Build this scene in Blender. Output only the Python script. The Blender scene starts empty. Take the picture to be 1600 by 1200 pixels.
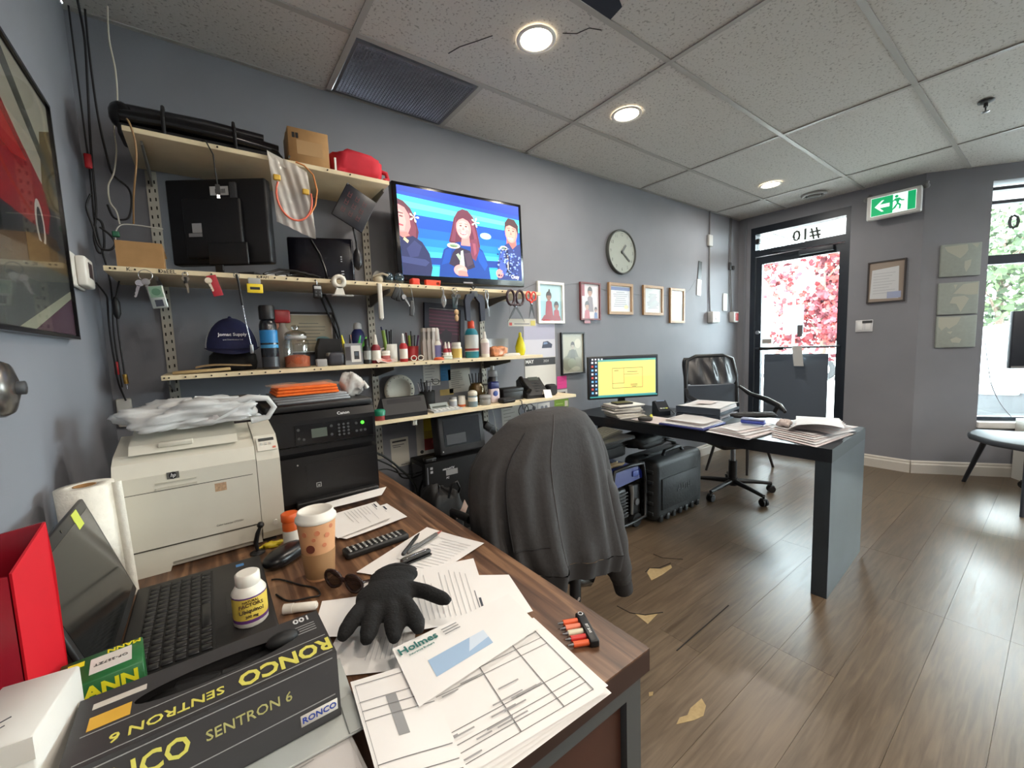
import bpy, bmesh, math, random
from mathutils import Vector, Matrix, Euler
random.seed(7)
SC = bpy.context.scene
COL = SC.collection
rad = math.radians
PI = math.pi

# ---------------------------------------------------------------- camera, sky, light, exposure
cam_d = bpy.data.cameras.new('camera'); cam = bpy.data.objects.new('camera', cam_d); COL.objects.link(cam)
cam_d.sensor_width = 36.0; cam_d.lens = 645.0 / 1600.0 * 36.0; cam_d.clip_start = 0.02; cam_d.clip_end = 300
_r = ((0.80175, -0.08439, 0.59168), (-0.59662, -0.05459, 0.80066), (-0.03527, -0.99494, -0.09412))
cam.matrix_world = Matrix(((_r[0][0], -_r[0][1], -_r[0][2], 0.0), (_r[1][0], -_r[1][1], -_r[1][2], 0.0),
                           (_r[2][0], -_r[2][1], -_r[2][2], 1.21), (0, 0, 0, 1)))
SC.camera = cam
vs = SC.view_settings
vs.view_transform = 'Standard'; vs.look = 'None'; vs.gamma = 1.0; vs.use_curve_mapping = False; vs.exposure = 0.38

SKY = 36.0
LAMP_W = 9.0
wd = bpy.data.worlds.new('overcast_sky'); SC.world = wd; wd.use_nodes = True
bgn = wd.node_tree.nodes['Background']; bgn.inputs[0].default_value = (0.90, 0.96, 1.0, 1); bgn.inputs[1].default_value = SKY

def portal(name, loc, rot, sx, sy):
    l = bpy.data.lights.new(name, 'AREA'); l.shape = 'RECTANGLE'; l.size = sx; l.size_y = sy
    l.cycles.is_portal = True
    o = bpy.data.objects.new(name, l); o.location = loc; o.rotation_euler = rot; COL.objects.link(o)
    return o

# ---------------------------------------------------------------- colours and materials
def lin(c):
    return tuple(((v / 255.0) / 12.92 if v / 255.0 <= 0.04045 else ((v / 255.0 + 0.055) / 1.055) ** 2.4) for v in c)
_M = {}
def mat(rgb, rough=0.6, metal=0.0, emit=0.0, noise=0.0, scale=30.0, bump=0.0, alpha=1.0, coat=0.0, stretch=None, trans=0.0, spec=0.5):
    key = (tuple(rgb), rough, metal, emit, noise, scale, bump, alpha, coat, stretch, trans, spec)
    if key in _M: return _M[key]
    m = bpy.data.materials.new('surface_%03d' % len(_M)); m.use_nodes = True
    nt = m.node_tree; b = nt.nodes['Principled BSDF']; c = lin(rgb)
    b.inputs['Base Color'].default_value = (*c, 1); b.inputs['Roughness'].default_value = rough
    b.inputs['Metallic'].default_value = metal; b.inputs['Coat Weight'].default_value = coat
    b.inputs['Specular IOR Level'].default_value = spec
    if trans: b.inputs['Transmission Weight'].default_value = trans
    if emit:
        b.inputs['Emission Color'].default_value = (*c, 1); b.inputs['Emission Strength'].default_value = emit
    if alpha < 1: b.inputs['Alpha'].default_value = alpha
    if noise or bump:
        tc = nt.nodes.new('ShaderNodeTexCoord'); nz = nt.nodes.new('ShaderNodeTexNoise')
        nz.inputs['Scale'].default_value = scale; nz.inputs['Detail'].default_value = 5
        src = tc.outputs['Object']
        if stretch:
            mp = nt.nodes.new('ShaderNodeMapping'); mp.inputs['Scale'].default_value = stretch
            nt.links.new(src, mp.inputs[0]); src = mp.outputs[0]
        nt.links.new(src, nz.inputs['Vector'])
        if noise:
            mr = nt.nodes.new('ShaderNodeMapRange'); mr.inputs[3].default_value = 1 - noise; mr.inputs[4].default_value = 1 + noise
            mr.inputs[1].default_value = 0.3; mr.inputs[2].default_value = 0.7
            nt.links.new(nz.outputs['Fac'], mr.inputs[0])
            mx = nt.nodes.new('ShaderNodeMix'); mx.data_type = 'RGBA'; mx.blend_type = 'MULTIPLY'; mx.inputs[0].default_value = 1
            mx.inputs['A'].default_value = (*c, 1)
            nt.links.new(mr.outputs[0], mx.inputs['B']); nt.links.new(mx.outputs['Result'], b.inputs['Base Color'])
        if bump:
            bp = nt.nodes.new('ShaderNodeBump'); bp.inputs['Strength'].default_value = bump; bp.inputs['Distance'].default_value = 0.004
            nt.links.new(nz.outputs['Fac'], bp.inputs['Height']); nt.links.new(bp.outputs[0], b.inputs['Normal'])
    _M[key] = m
    return m
def glassy(rgb=(235, 240, 240), mixf=0.08, rough=0.05):
    key = ('glass', rgb, mixf, rough)
    if key in _M: return _M[key]
    m = bpy.data.materials.new('clear_%03d' % len(_M)); m.use_nodes = True; nt = m.node_tree
    for n in list(nt.nodes):
        if n.type != 'OUTPUT_MATERIAL': nt.nodes.remove(n)
    out = nt.nodes['Material Output']
    t = nt.nodes.new('ShaderNodeBsdfTransparent'); t.inputs[0].default_value = (*lin(rgb), 1)
    g = nt.nodes.new('ShaderNodeBsdfGlossy'); g.inputs['Roughness'].default_value = rough; g.inputs[0].default_value = (.9, .9, .9, 1)
    mx = nt.nodes.new('ShaderNodeMixShader'); mx.inputs[0].default_value = mixf
    nt.links.new(t.outputs[0], mx.inputs[1]); nt.links.new(g.outputs[0], mx.inputs[2]); nt.links.new(mx.outputs[0], out.inputs[0])
    _M[key] = m
    return m

# ---------------------------------------------------------------- mesh builder
class MB:
    def __init__(s): s.v = []; s.f = []; s.m = []; s.s = []
    def add(s, vs, fs, m=0, sm=False):
        b = len(s.v); s.v += [tuple(p) for p in vs]
        for f in fs: s.f.append(tuple(b + i for i in f)); s.m.append(m); s.s.append(sm)
        return s
    def xf(s, M, start=0):
        for i in range(start, len(s.v)): s.v[i] = tuple(M @ Vector(s.v[i]))
        return s
    def box(s, x0, x1, y0, y1, z0, z1, m=0):
        v = [(x0, y0, z0), (x1, y0, z0), (x1, y1, z0), (x0, y1, z0), (x0, y0, z1), (x1, y0, z1), (x1, y1, z1), (x0, y1, z1)]
        return s.add(v, [(0, 3, 2, 1), (4, 5, 6, 7), (0, 1, 5, 4), (1, 2, 6, 5), (2, 3, 7, 6), (3, 0, 4, 7)], m)
    def bb(s, x0, x1, y0, y1, z0, z1, r=0.004, seg=2, m=0):
        bm = bmesh.new(); bmesh.ops.create_cube(bm, size=1)
        for v in bm.verts: v.co = Vector(((x0 + x1) / 2 + v.co.x * (x1 - x0), (y0 + y1) / 2 + v.co.y * (y1 - y0), (z0 + z1) / 2 + v.co.z * (z1 - z0)))
        bmesh.ops.bevel(bm, geom=list(bm.edges), offset=min(r, .49 * min(x1 - x0, y1 - y0, z1 - z0)), segments=seg, profile=.5, affect='EDGES', clamp_overlap=True)
        bm.verts.index_update()
        s.add([v.co for v in bm.verts], [[v.index for v in f.verts] for f in bm.faces], m, True); bm.free()
        return s
    def cyl(s, p0, p1, r0, r1=None, n=14, m=0, caps=True):
        r1 = r0 if r1 is None else r1; p0 = Vector(p0); p1 = Vector(p1); d = (p1 - p0).normalized()
        a = d.orthogonal().normalized(); c = d.cross(a)
        v = []
        for p, r in ((p0, r0), (p1, r1)):
            v += [p + r * (math.cos(2 * PI * i / n) * a + math.sin(2 * PI * i / n) * c) for i in range(n)]
        s.add(v, [(i, (i + 1) % n, n + (i + 1) % n, n + i) for i in range(n)], m, True)
        if caps: s.add(v, [tuple(reversed(range(n))), tuple(range(n, 2 * n))], m)
        return s
    def lathe(s, prof, c=(0, 0, 0), n=20, m=0, cap0=True, cap1=True):
        v = []
        for r, z in prof: v += [(c[0] + r * math.cos(2 * PI * i / n), c[1] + r * math.sin(2 * PI * i / n), c[2] + z) for i in range(n)]
        k = len(prof)
        f = [(j * n + i, j * n + (i + 1) % n, (j + 1) * n + (i + 1) % n, (j + 1) * n + i) for j in range(k - 1) for i in range(n)]
        s.add(v, f, m, True)
        if cap0: s.add(v[:n], [tuple(reversed(range(n)))], m)
        if cap1: s.add(v[-n:], [tuple(range(n))], m)
        return s
    def tube(s, pts, r, n=6, m=0, closed=False):
        pts = [Vector(p) for p in pts]; k = len(pts); v = []
        rr = r if isinstance(r, (list, tuple)) else [r] * k
        ref = None
        for i, p in enumerate(pts):
            a = pts[i - 1] if (i or closed) else p; b = pts[(i + 1) % k] if (i < k - 1 or closed) else p
            d = (b - a); d = d.normalized() if d.length > 1e-9 else Vector((0, 0, 1))
            if ref is None: ref = d.orthogonal().normalized()
            ref = (ref - d * ref.dot(d)); ref = ref.normalized() if ref.length > 1e-6 else d.orthogonal().normalized()
            c = d.cross(ref)
            v += [p + rr[i] * (math.cos(2 * PI * j / n) * ref + math.sin(2 * PI * j / n) * c) for j in range(n)]
        K = k if closed else k - 1
        s.add(v, [(i * n + j, i * n + (j + 1) % n, ((i + 1) % k) * n + (j + 1) % n, ((i + 1) % k) * n + j) for i in range(K) for j in range(n)], m, True)
        if not closed: s.add(v[:n], [tuple(reversed(range(n)))], m); s.add(v[-n:], [tuple(range(n))], m)
        return s
    def prism(s, pts, z0, z1, m=0, ax='z'):
        """polygon in xy (ax z), xz (ax y) or yz (ax x), extruded along the axis"""
        n = len(pts)
        def q(p, w): return (p[0], p[1], w) if ax == 'z' else ((p[0], w, p[1]) if ax == 'y' else (w, p[0], p[1]))
        v = [q(p, z0) for p in pts] + [q(p, z1) for p in pts]
        f = [tuple(reversed(range(n))), tuple(range(n, 2 * n))] + [(i, (i + 1) % n, n + (i + 1) % n, n + i) for i in range(n)]
        return s.add(v, f, m)
    def grid(s, fn, nu, nv, m=0, wrap=False):
        v = [fn(i / (nu if wrap else nu - 1), j / (nv - 1)) for j in range(nv) for i in range(nu)]
        U = nu if wrap else nu - 1
        return s.add(v, [(j * nu + i, j * nu + (i + 1) % nu, (j + 1) * nu + (i + 1) % nu, (j + 1) * nu + i) for j in range(nv - 1) for i in range(U)], m, True)
    def ball(s, c, r, n=12, m=0):
        r = (r, r, r) if not isinstance(r, (tuple, list)) else r
        k = max(4, n // 2)
        return s.grid(lambda u, w: (c[0] + r[0] * math.cos(2 * PI * u) * math.sin(PI * (.001 + .998 * w)), c[1] - r[1] * math.sin(2 * PI * u) * math.sin(PI * (.001 + .998 * w)), c[2] + r[2] * math.cos(PI * (.001 + .998 * w))), n, k + 1, m, True)
    def mesh(s, mats, name):
        me = bpy.data.meshes.new(name); me.from_pydata(s.v, [], s.f)
        for m in (mats if isinstance(mats, (list, tuple)) else [mats]): me.materials.append(m)
        me.polygons.foreach_set('material_index', s.m); me.polygons.foreach_set('use_smooth', s.s); me.update()
        return me
    def build(s, name, mats, parent=None, loc=None, rot=None):
        o = bpy.data.objects.new(name, s.mesh(mats, name)); COL.objects.link(o)
        if parent is not None: o.parent = parent
        if loc is not None: o.location = loc
        if rot is not None: o.rotation_euler = rot
        return o
def B(*a, **k): return MB().box(*a, **k)
def BB(*a, **k): return MB().bb(*a, **k)
def tag(o, label, cat, group=None):
    o['label'] = label; o['category'] = cat
    if group: o['group'] = group
    return o
def thing(name, label, cat, loc=(0, 0, 0), rz=0.0, group=None, rot=None):
    o = bpy.data.objects.new(name, None); o.empty_display_size = 0.05; COL.objects.link(o)
    o.location = loc; o.rotation_euler = rot if rot else (0, 0, rz)
    return tag(o, label, cat, group)
def struct(o): o['kind'] = 'structure'; return o
def dup(root, loc, rot=None, label=None):
    r = root.copy(); COL.objects.link(r); r.location = loc
    if rot: r.rotation_euler = rot
    if label: r['label'] = label
    for ch in root.children:
        c = ch.copy(); COL.objects.link(c); c.parent = r
        for g in ch.children:
            d = g.copy(); COL.objects.link(d); d.parent = c
    return r
BK = (rad(90), 0, 0)                 # flat thing facing the room from the long wall
DR = (rad(90), 0, rad(-90))          # ... from the door wall
LF = (rad(90), 0, rad(90))           # ... from the left wall
def text(s, size, m, parent, loc=(0, 0, 0), rot=(0, 0, 0), bold=0.0, al='CENTER', ext=0.0003, sx=1.0, name='lettering', shear=0.0):
    cu = bpy.data.curves.new('t', 'FONT'); cu.body = s; cu.size = size; cu.align_x = al; cu.align_y = 'CENTER'; cu.extrude = ext
    cu.offset = bold * size; cu.resolution_u = 2; cu.shear = shear
    t = bpy.data.objects.new('t', cu); COL.objects.link(t)
    me = bpy.data.meshes.new_from_object(t.evaluated_get(bpy.context.evaluated_depsgraph_get()))
    bpy.data.objects.remove(t); bpy.data.curves.remove(cu)
    me.materials.clear(); me.materials.append(m)
    if sx != 1.0:
        for v in me.vertices: v.co.x *= sx
    o = bpy.data.objects.new(name, me); COL.objects.link(o); o.parent = parent; o.location = loc; o.rotation_euler = rot
    return o
def rc(x0, y0, x1, y1): return [(x0, y0), (x1, y0), (x1, y1), (x0, y1)]
def el(cx, cy, rx, ry, n=16, a0=0, a1=360): return [(cx + rx * math.cos(rad(a0 + (a1 - a0) * i / n)), cy + ry * math.sin(rad(a0 + (a1 - a0) * i / n))) for i in range(n)]
def coll(name, polys, parent=None, loc=(0, 0, 0), rot=(0, 0, 0), emit=0.0, rough=.5, step=.00012, k=1.0):
    """flat print: coloured shapes laid one over the other"""
    mb = MB(); ms = []; cols = []
    for i, (c, pts) in enumerate(polys):
        if c not in cols: cols.append(c); ms.append(mat(c, rough, emit=emit))
        mb.add([(p[0] * k, p[1] * k, (i + 1) * step) for p in pts], [tuple(range(len(pts)))], cols.index(c))
    return mb.build(name, ms, parent, loc, rot)
def lines(x0, x1, ytop, n, dy, h, c, seed=0, jag=.4):
    rn = random.Random(seed); r = []
    for i in range(n):
        y = ytop - i * dy; r.append((c, rc(x0, y - h, x0 + (x1 - x0) * (1 - jag * rn.random()), y)))
    return r
def place(o, loc, rot=None):
    o.location = loc
    if rot: o.rotation_euler = rot
    return o

# common materials
WHITE = mat((235, 234, 230), .5); BLACK = mat((16, 16, 18), .45); BLK_GLOSS = mat((10, 10, 12), .15); BLK_MATTE = mat((20, 20, 22), .75)
GREY = mat((120, 122, 124), .5); DGREY = mat((60, 62, 65), .55); CHROME = mat((200, 200, 205), .2, 1.0); STEEL = mat((150, 152, 155), .35, 1.0)
RED = mat((185, 25, 35), .45); YELLOW = mat((235, 205, 40), .5); PAPER = mat((236, 233, 230), .8, noise=.03, scale=6); CARD = mat((160, 122, 78), .8, noise=.08, scale=25)
INK = (60, 60, 66); LINE = (150, 150, 152)
# ================================================================ the room
H = 2.46; YB = 2.21; XL = -0.30; XD = 4.771; YR = -3.30
AX, AY = XD, 0.76; AANG = rad(37); ADX, ADY = math.sin(AANG), -math.cos(AANG); AL = 3.40   # angled shop-front wall
def aw(s, d, z): return (AX + ADX * s - ADY * d, AY + ADY * s + ADX * d, z)     # s along the wall, d outward
XR, YA = AX + ADX * AL, AY + ADY * AL
AROT = (rad(90), 0, math.atan2(ADY, ADX))
WALL = mat((138, 140, 152), .55, noise=.035, scale=2.5, bump=.05)
WALL_B = mat((130, 136, 150), .55, noise=.03, scale=2.5, bump=.05)
BASEM = mat((196, 192, 184), .4)
FRAME = mat((38, 46, 56), .4, metal=.3)

def wallmat():
    m = bpy.data.materials.new('painted_wall'); m.use_nodes = True; nt = m.node_tree; b = nt.nodes['Principled BSDF']
    tc = nt.nodes.new('ShaderNodeTexCoord'); n1 = nt.nodes.new('ShaderNodeTexNoise'); n1.inputs['Scale'].default_value = 1.7; n1.inputs['Detail'].default_value = 6
    n2 = nt.nodes.new('ShaderNodeTexNoise'); n2.inputs['Scale'].default_value = 260; cr = nt.nodes.new('ShaderNodeValToRGB')
    cr.color_ramp.elements[0].position = .3; cr.color_ramp.elements[0].color = (*lin((124, 126, 133)), 1)
    cr.color_ramp.elements[1].position = .7; cr.color_ramp.elements[1].color = (*lin((135, 137, 144)), 1)
    bp = nt.nodes.new('ShaderNodeBump'); bp.inputs['Strength'].default_value = .12; bp.inputs['Distance'].default_value = .002
    for a, c in ((tc.outputs['Object'], n1.inputs['Vector']), (tc.outputs['Object'], n2.inputs['Vector']), (n1.outputs['Fac'], cr.inputs[0]), (cr.outputs[0], b.inputs['Base Color']), (n2.outputs['Fac'], bp.inputs['Height']), (bp.outputs[0], b.inputs['Normal'])): nt.links.new(a, c)
    b.inputs['Roughness'].default_value = .62; b.inputs['Specular IOR Level'].default_value = .3
    return m
WALLM = wallmat()
struct(B(XL - .15, XD + .15, YB, YB + .15, 0, H + .02).build('wall_back', WALLM))
struct(B(XL - .15, XL, YR - .15, YB, 0, H + .02).build('wall_left', WALLM))
struct(B(XL, XR + .15, YR - .15, YR, 0, H + .02).build('wall_rear', WALLM))
RY0, RY1 = YR + .12, YA - .12      # unseen window added in the right wall for more daylight
struct(MB().box(XR, XR + .15, YR, RY0, 0, H + .02).box(XR, XR + .15, RY1, YA, 0, H + .02).box(XR, XR + .15, RY0, RY1, 0, .40).box(XR, XR + .15, RY0, RY1, 2.345, H + .02).build('wall_right', WALLM))
DY0, DY1, DZ = 1.235, 2.085, 2.345          # door opening
w = MB().box(XD, XD + .15, DY1, YB, 0, H + .02).box(XD, XD + .15, AY, DY0, 0, H + .02).box(XD, XD + .15, DY0, DY1, DZ, H + .02)
struct(w.build('wall_front', WALLM))
WS0, WS1, WZ0, WZ1 = .425, 3.25, .40, 2.345  # shop window opening
w = MB()
for s0, s1, z0, z1 in ((0, WS0, 0, H + .02), (WS1, AL + .1, 0, H + .02), (WS0, WS1, 0, WZ0), (WS0, WS1, WZ1, H + .02)):
    p = [aw(s0, 0, z0), aw(s1, 0, z0), aw(s1, .15, z0), aw(s0, .15, z0), aw(s0, 0, z1), aw(s1, 0, z1), aw(s1, .15, z1), aw(s0, .15, z1)]
    w.add(p, [(0, 3, 2, 1), (4, 5, 6, 7), (0, 1, 5, 4), (1, 2, 6, 5), (2, 3, 7, 6), (3, 0, 4, 7)])
struct(w.build('wall_window', WALLM))
# baseboards with a moulded top
def base_prof(): return [(0, 0), (-.016, 0), (-.016, .075), (-.010, .085), (-.010, .098), (-.004, .108), (0, .108)]
def baseboard(name, a, b, inward):
    a = Vector((*a, 0)); b = Vector((*b, 0)); n = Vector((*inward, 0)).normalized(); pr = base_prof(); v = []
    for p in (a, b): v += [p - n * q[0] + Vector((0, 0, q[1])) for q in pr]
    k = len(pr)
    struct(MB().add(v, [(i, (i + 1) % k, k + (i + 1) % k, k + i) for i in range(k)] + [tuple(range(k)), tuple(reversed(range(k, 2 * k)))]).build(name, BASEM))
baseboard('baseboard_back', (XL, YB), (XD, YB), (0, -1)); baseboard('baseboard_front', (XD, AY), (XD, DY0 - .002), (-1, 0))
baseboard('baseboard_front', (XD, DY1 + .002), (XD, YB), (-1, 0))
baseboard('baseboard_window', (AX, AY), (XR, YA), (ADY, -ADX)); baseboard('baseboard_left', (XL, YR), (XL, YB), (1, 0))

# floor of vinyl planks
def plankmat():
    m = bpy.data.materials.new('vinyl_plank'); m.use_nodes = True; nt = m.node_tree; b = nt.nodes['Principled BSDF']; L = nt.links.new
    tc = nt.nodes.new('ShaderNodeTexCoord'); oi = nt.nodes.new('ShaderNodeObjectInfo'); mp = nt.nodes.new('ShaderNodeMapping')
    mp.inputs['Scale'].default_value = (1.6, 22, 1); cx = nt.nodes.new('ShaderNodeCombineXYZ')
    mu = nt.nodes.new('ShaderNodeMath'); mu.operation = 'MULTIPLY'; mu.inputs[1].default_value = 37
    L(oi.outputs['Random'], mu.inputs[0]); L(mu.outputs[0], cx.inputs[0]); L(mu.outputs[0], cx.inputs[2]); L(cx.outputs[0], mp.inputs['Location']); L(tc.outputs['Object'], mp.inputs['Vector'])
    n1 = nt.nodes.new('ShaderNodeTexNoise'); n1.inputs['Scale'].default_value = 3.0; n1.inputs['Detail'].default_value = 8; n1.inputs['Distortion'].default_value = .6; L(mp.outputs[0], n1.inputs['Vector'])
    cr = nt.nodes.new('ShaderNodeValToRGB'); e = cr.color_ramp.elements
    e[0].position = .30; e[0].color = (*lin((80, 66, 51)), 1); e[1].position = .72; e[1].color = (*lin((107, 91, 73)), 1)
    L(n1.outputs['Fac'], cr.inputs[0])
    mr = nt.nodes.new('ShaderNodeMapRange'); mr.inputs[3].default_value = .84; mr.inputs[4].default_value = 1.06; L(oi.outputs['Random'], mr.inputs[0])
    n2 = nt.nodes.new('ShaderNodeTexNoise'); n2.inputs['Scale'].default_value = 2.2; L(tc.outputs['Object'], n2.inputs['Vector'])
    mx = nt.nodes.new('ShaderNodeMix'); mx.data_type = 'RGBA'; mx.blend_type = 'MULTIPLY'; mx.inputs[0].default_value = 1
    L(cr.outputs[0], mx.inputs['A']); L(mr.outputs[0], mx.inputs['B']); L(mx.outputs['Result'], b.inputs['Base Color'])
    r2 = nt.nodes.new('ShaderNodeMapRange'); r2.inputs[3].default_value = .26; r2.inputs[4].default_value = .40; L(n1.outputs['Fac'], r2.inputs[0]); L(r2.outputs[0], b.inputs['Roughness'])
    bp = nt.nodes.new('ShaderNodeBump'); bp.inputs['Strength'].default_value = .25; bp.inputs['Distance'].default_value = .0015; L(n1.outputs['Fac'], bp.inputs['Height']); L(bp.outputs[0], b.inputs['Normal'])
    return m
fl = struct(B(XL - .15, XR + .3, YR - .15, YB + .15, -.06, -.004).build('floor', mat((52, 46, 40), .8)))
PLK = plankmat(); PW, PL = .178, 1.22; pm = {}
def plank(x0, x1, y0, y1):
    key = (round(x1 - x0, 3), round(y1 - y0, 3))
    if key not in pm:
        a, b = x1 - x0, y1 - y0
        g = .0005; pm[key] = MB().add([(g, g, 0), (a - g, g, 0), (a - g, b - g, 0), (g, b - g, 0), (0, 0, -.004), (a, 0, -.004), (a, b, -.004), (0, b, -.004)],
            [(0, 1, 2, 3), (4, 5, 1, 0), (5, 6, 2, 1), (6, 7, 3, 2), (7, 4, 0, 3)]).mesh(PLK, 'plank')
    o = bpy.data.objects.new('plank', pm[key]); COL.objects.link(o); o.parent = fl; o.location = (x0, y0, 0)
rnd = random.Random(3); row = 0; y = YB
while y > YR + .01:
    y0 = max(YR, y - PW); x = XL - rnd.choice((.2, .45, .7, .95)) 
    while x < XR:
        if y0 > -1.6 or x > 50:
            a0, a1 = max(x, XL), min(x + PL, XR + .12)
            # stop at the angled wall
            if a1 - a0 > .02 and not (a0 > AX + ADX * max(0, (AY - y)) / max(.01, -ADY) + .2): plank(a0, a1, y0, y)
        x += PL
    y -= PW
rest = B(XL, XR, YR, y if y > 0 else -1.6 - .05, -.004, 0).build('worn_planking', PLK, fl); rest['kind'] = 'stuff'
# worn places where the vinyl has broken away to the backing
SUB = mat((160, 138, 98), .9, noise=.12, scale=60, bump=.3); CRK = mat((30, 26, 22), .9)
def chip(pts, cracks=()):
    mb = MB().prism(pts, -.002, .0008)
    o = mb.build('subfloor_patch', SUB, fl)
    for c in cracks: MB().tube([(p[0], p[1], .0006) for p in c], .0022, 4).build('crack', CRK, o)

# ceiling: hung grid with mineral-fibre tiles
def tilemat():
    m = bpy.data.materials.new('ceiling_tile'); m.use_nodes = True; nt = m.node_tree; b = nt.nodes['Principled BSDF']; L = nt.links.new
    tc = nt.nodes.new('ShaderNodeTexCoord'); oi = nt.nodes.new('ShaderNodeObjectInfo'); vo = nt.nodes.new('ShaderNodeTexNoise'); vo.inputs['Scale'].default_value = 95; vo.inputs['Detail'].default_value = 3
    ad = nt.nodes.new('ShaderNodeVectorMath'); L(tc.outputs['Object'], ad.inputs[0]); L(oi.outputs['Location'], ad.inputs[1]); L(ad.outputs[0], vo.inputs['Vector'])
    cr = nt.nodes.new('ShaderNodeValToRGB'); e = cr.color_ramp.elements; e[0].position = .34; e[0].color = (*lin((158, 156, 152)), 1); e[1].position = .42; e[1].color = (*lin((200, 198, 194)), 1)
    L(vo.outputs['Fac'], cr.inputs[0]); L(cr.outputs[0], b.inputs['Base Color']); b.inputs['Roughness'].default_value = .9
    bp = nt.nodes.new('ShaderNodeBump'); bp.inputs['Strength'].default_value = .3; bp.inputs['Distance'].default_value = .003; L(vo.outputs['Fac'], bp.inputs['Height']); L(bp.outputs[0], b.inputs['Normal'])
    return m
TILE = tilemat(); TBAR = mat((168, 166, 162), .45); TBAR_D = mat((128, 126, 122), .5)
ce = struct(B(XL - .15, XR + .2, YR - .15, YB + .15, H + .12, H + .2).build('ceiling', mat((90, 90, 90), .9)))
GX = [XL] + [.585 + 1.222 * k for k in range(0, 6)]; GX = [g for g in GX if g < XR] + [XR]
GY = [YB] + [1.762 - .6095 * k for k in range(0, 9)]; GY = [g for g in GY if g > YR] + [YR]
GR = (.60, 1.172, 1.79, 2.195)     # return-air grille, sits in the row along the wall
def tile(x0, x1, y0, y1):
    a, b = x1 - x0, y1 - y0; key = ('t', round(a, 3), round(b, 3))
    if key not in pm: pm[key] = B(0, a, 0, b, 0, .014).mesh(TILE, 'ceiling_tile')
    o = bpy.data.objects.new('ceiling_tile', pm[key]); COL.objects.link(o); o.parent = ce; o.location = (x0, y0, H + .006)
for i in range(len(GX) - 1):
    for j in range(len(GY) - 1):
        x0, x1, y1, y0 = GX[i], GX[i + 1], GY[j], GY[j + 1]
        if i == 1 and j == 0: x0 = GR[1] + .03
        tile(x0 + .004, x1 - .004, y0 + .004, y1 - .004)
def tee(x0, x1, y0, y1): MB().box(x0, x1, y0, y1, H, H + .005).build('grid_tee', TBAR, ce)
for g in GX[1:-1]: tee(g - .012, g + .012, YR, YB)
for g in GY[1:-1]:
    for i in range(len(GX) - 1): tee(GX[i] + .0125, GX[i + 1] - .0125, g - .012, g + .012)
tee(XL, XR, YB - .02, YB)
tee(GR[1] + .003, GR[1] + .028, 1.776, YB - .021)
# dark broken corner in one tile
MB().prism([(1.20, 1.160), (1.385, 1.148), (1.372, 1.075), (1.30, 1.045)], H + .0015, H + .005).build('tile_gap', mat((40, 46, 60), .9), ce)
for pts in ([(1.28, 1.30), (1.33, 1.27), (1.35, 1.22), (1.40, 1.20)], [(1.05, 1.47), (1.02, 1.52), (.97, 1.60), (.95, 1.66)]):
    MB().tube([(a, b, H + .0055) for a, b in pts], .0022, 4).build('tile_crack', mat((70, 70, 72), .9), ce)

# egg-crate return grille
g = thing('ceiling_grille', 'dark egg-crate air grille let into the ceiling above the television wall', 'vent', (GR[0], GR[2], H))
gw, gd = GR[1] - GR[0], GR[3] - GR[2]
MB().box(0, gw, 0, .012, 0, .02).box(0, gw, gd - .012, gd, 0, .02).box(0, .012, .012, gd - .012, 0, .02).box(gw - .012, gw, .012, gd - .012, 0, .02).build('grille_frame', mat((110, 112, 118), .5, metal=.4), g)
mb = MB(); n = 38
for i in range(1, n): x = gw * i / n; mb.box(x - .0011, x + .0011, .012, gd - .012, .001, .013)
for i in range(1, 27): yy = gd * i / 27; mb.box(.012, gw - .012, yy - .0011, yy + .0011, .0015, .0125)
o = mb.build('egg_crate_mesh', mat((150, 152, 160), .4, metal=.5), g); o['kind'] = 'stuff'
MB().box(0, gw, 0, gd, .075, .08).build('plenum_back', mat((58, 58, 62), .9), g)

# ceiling downlights
def downlight(x, y, label, r=.068):
    t = thing('downlight', label, 'ceiling light', (x, y, H), 0, 'recessed ceiling downlights')
    MB().lathe([(r + .014, 0), (r + .012, -.004), (r, -.004), (r - .004, .0)], n=28, cap0=False, cap1=False).build('trim_ring', WHITE, t)
    MB().lathe([(r - .003, -.001), (.001, -.0025)], n=28, cap0=False).build('diffuser', mat((255, 240, 214), .5, emit=14.0), t)
    l = bpy.data.lights.new('downlight_lamp', 'AREA'); l.shape = 'DISK'; l.size = r * 1.7; l.energy = LAMP_W; l.color = (1.0, .90, .78)
    lo = bpy.data.objects.new('downlight_lamp', l); COL.objects.link(lo); lo.parent = t; lo.location = (0, 0, -.008)
downlight(1.208, 1.382, 'glowing round downlight beside the cracked ceiling tile near the air grille')
downlight(1.992, 1.537, 'glowing round downlight in the ceiling between the cracked tile and the door')
downlight(3.901, 1.559, 'glowing round downlight in the ceiling next to the round air vent')
for x, y, lb in ((.35, -.45, 'above the open floor beside the car-picture wall'), (.35, -1.7, 'over the rear end of the car-picture wall'), (1.75, -.55, 'over the open floor before the wooden desk'), (1.75, -1.9, 'over the open floor towards the rear wall'), (3.1, -.75, 'over the open floor before the black desk'), (4.3, -1.3, 'over the floor in front of the shop window'), (3.1, -2.4, 'near the middle of the rear wall'), (1.05, -1.1, 'between the car-picture wall and the open floor'), (1.05, -2.6, 'near the rear wall on the car-picture side'), (2.4, -1.3, 'at the centre of the open floor'), (4.4, -2.4, 'in the rear corner by the added window')):  # unseen downlights, added to lift the room's light level
    downlight(x, y, 'added unseen round downlight in the ceiling ' + lb)
t = thing('ceiling_vent', 'round white air diffuser in the ceiling before the exit sign', 'vent', (4.519, 1.445, H))
MB().lathe([(.098, 0), (.094, -.012), (.078, -.016), (.07, -.004)], n=28, cap0=False, cap1=False).build('outer_ring', mat((170, 170, 168), .5), t)
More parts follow.
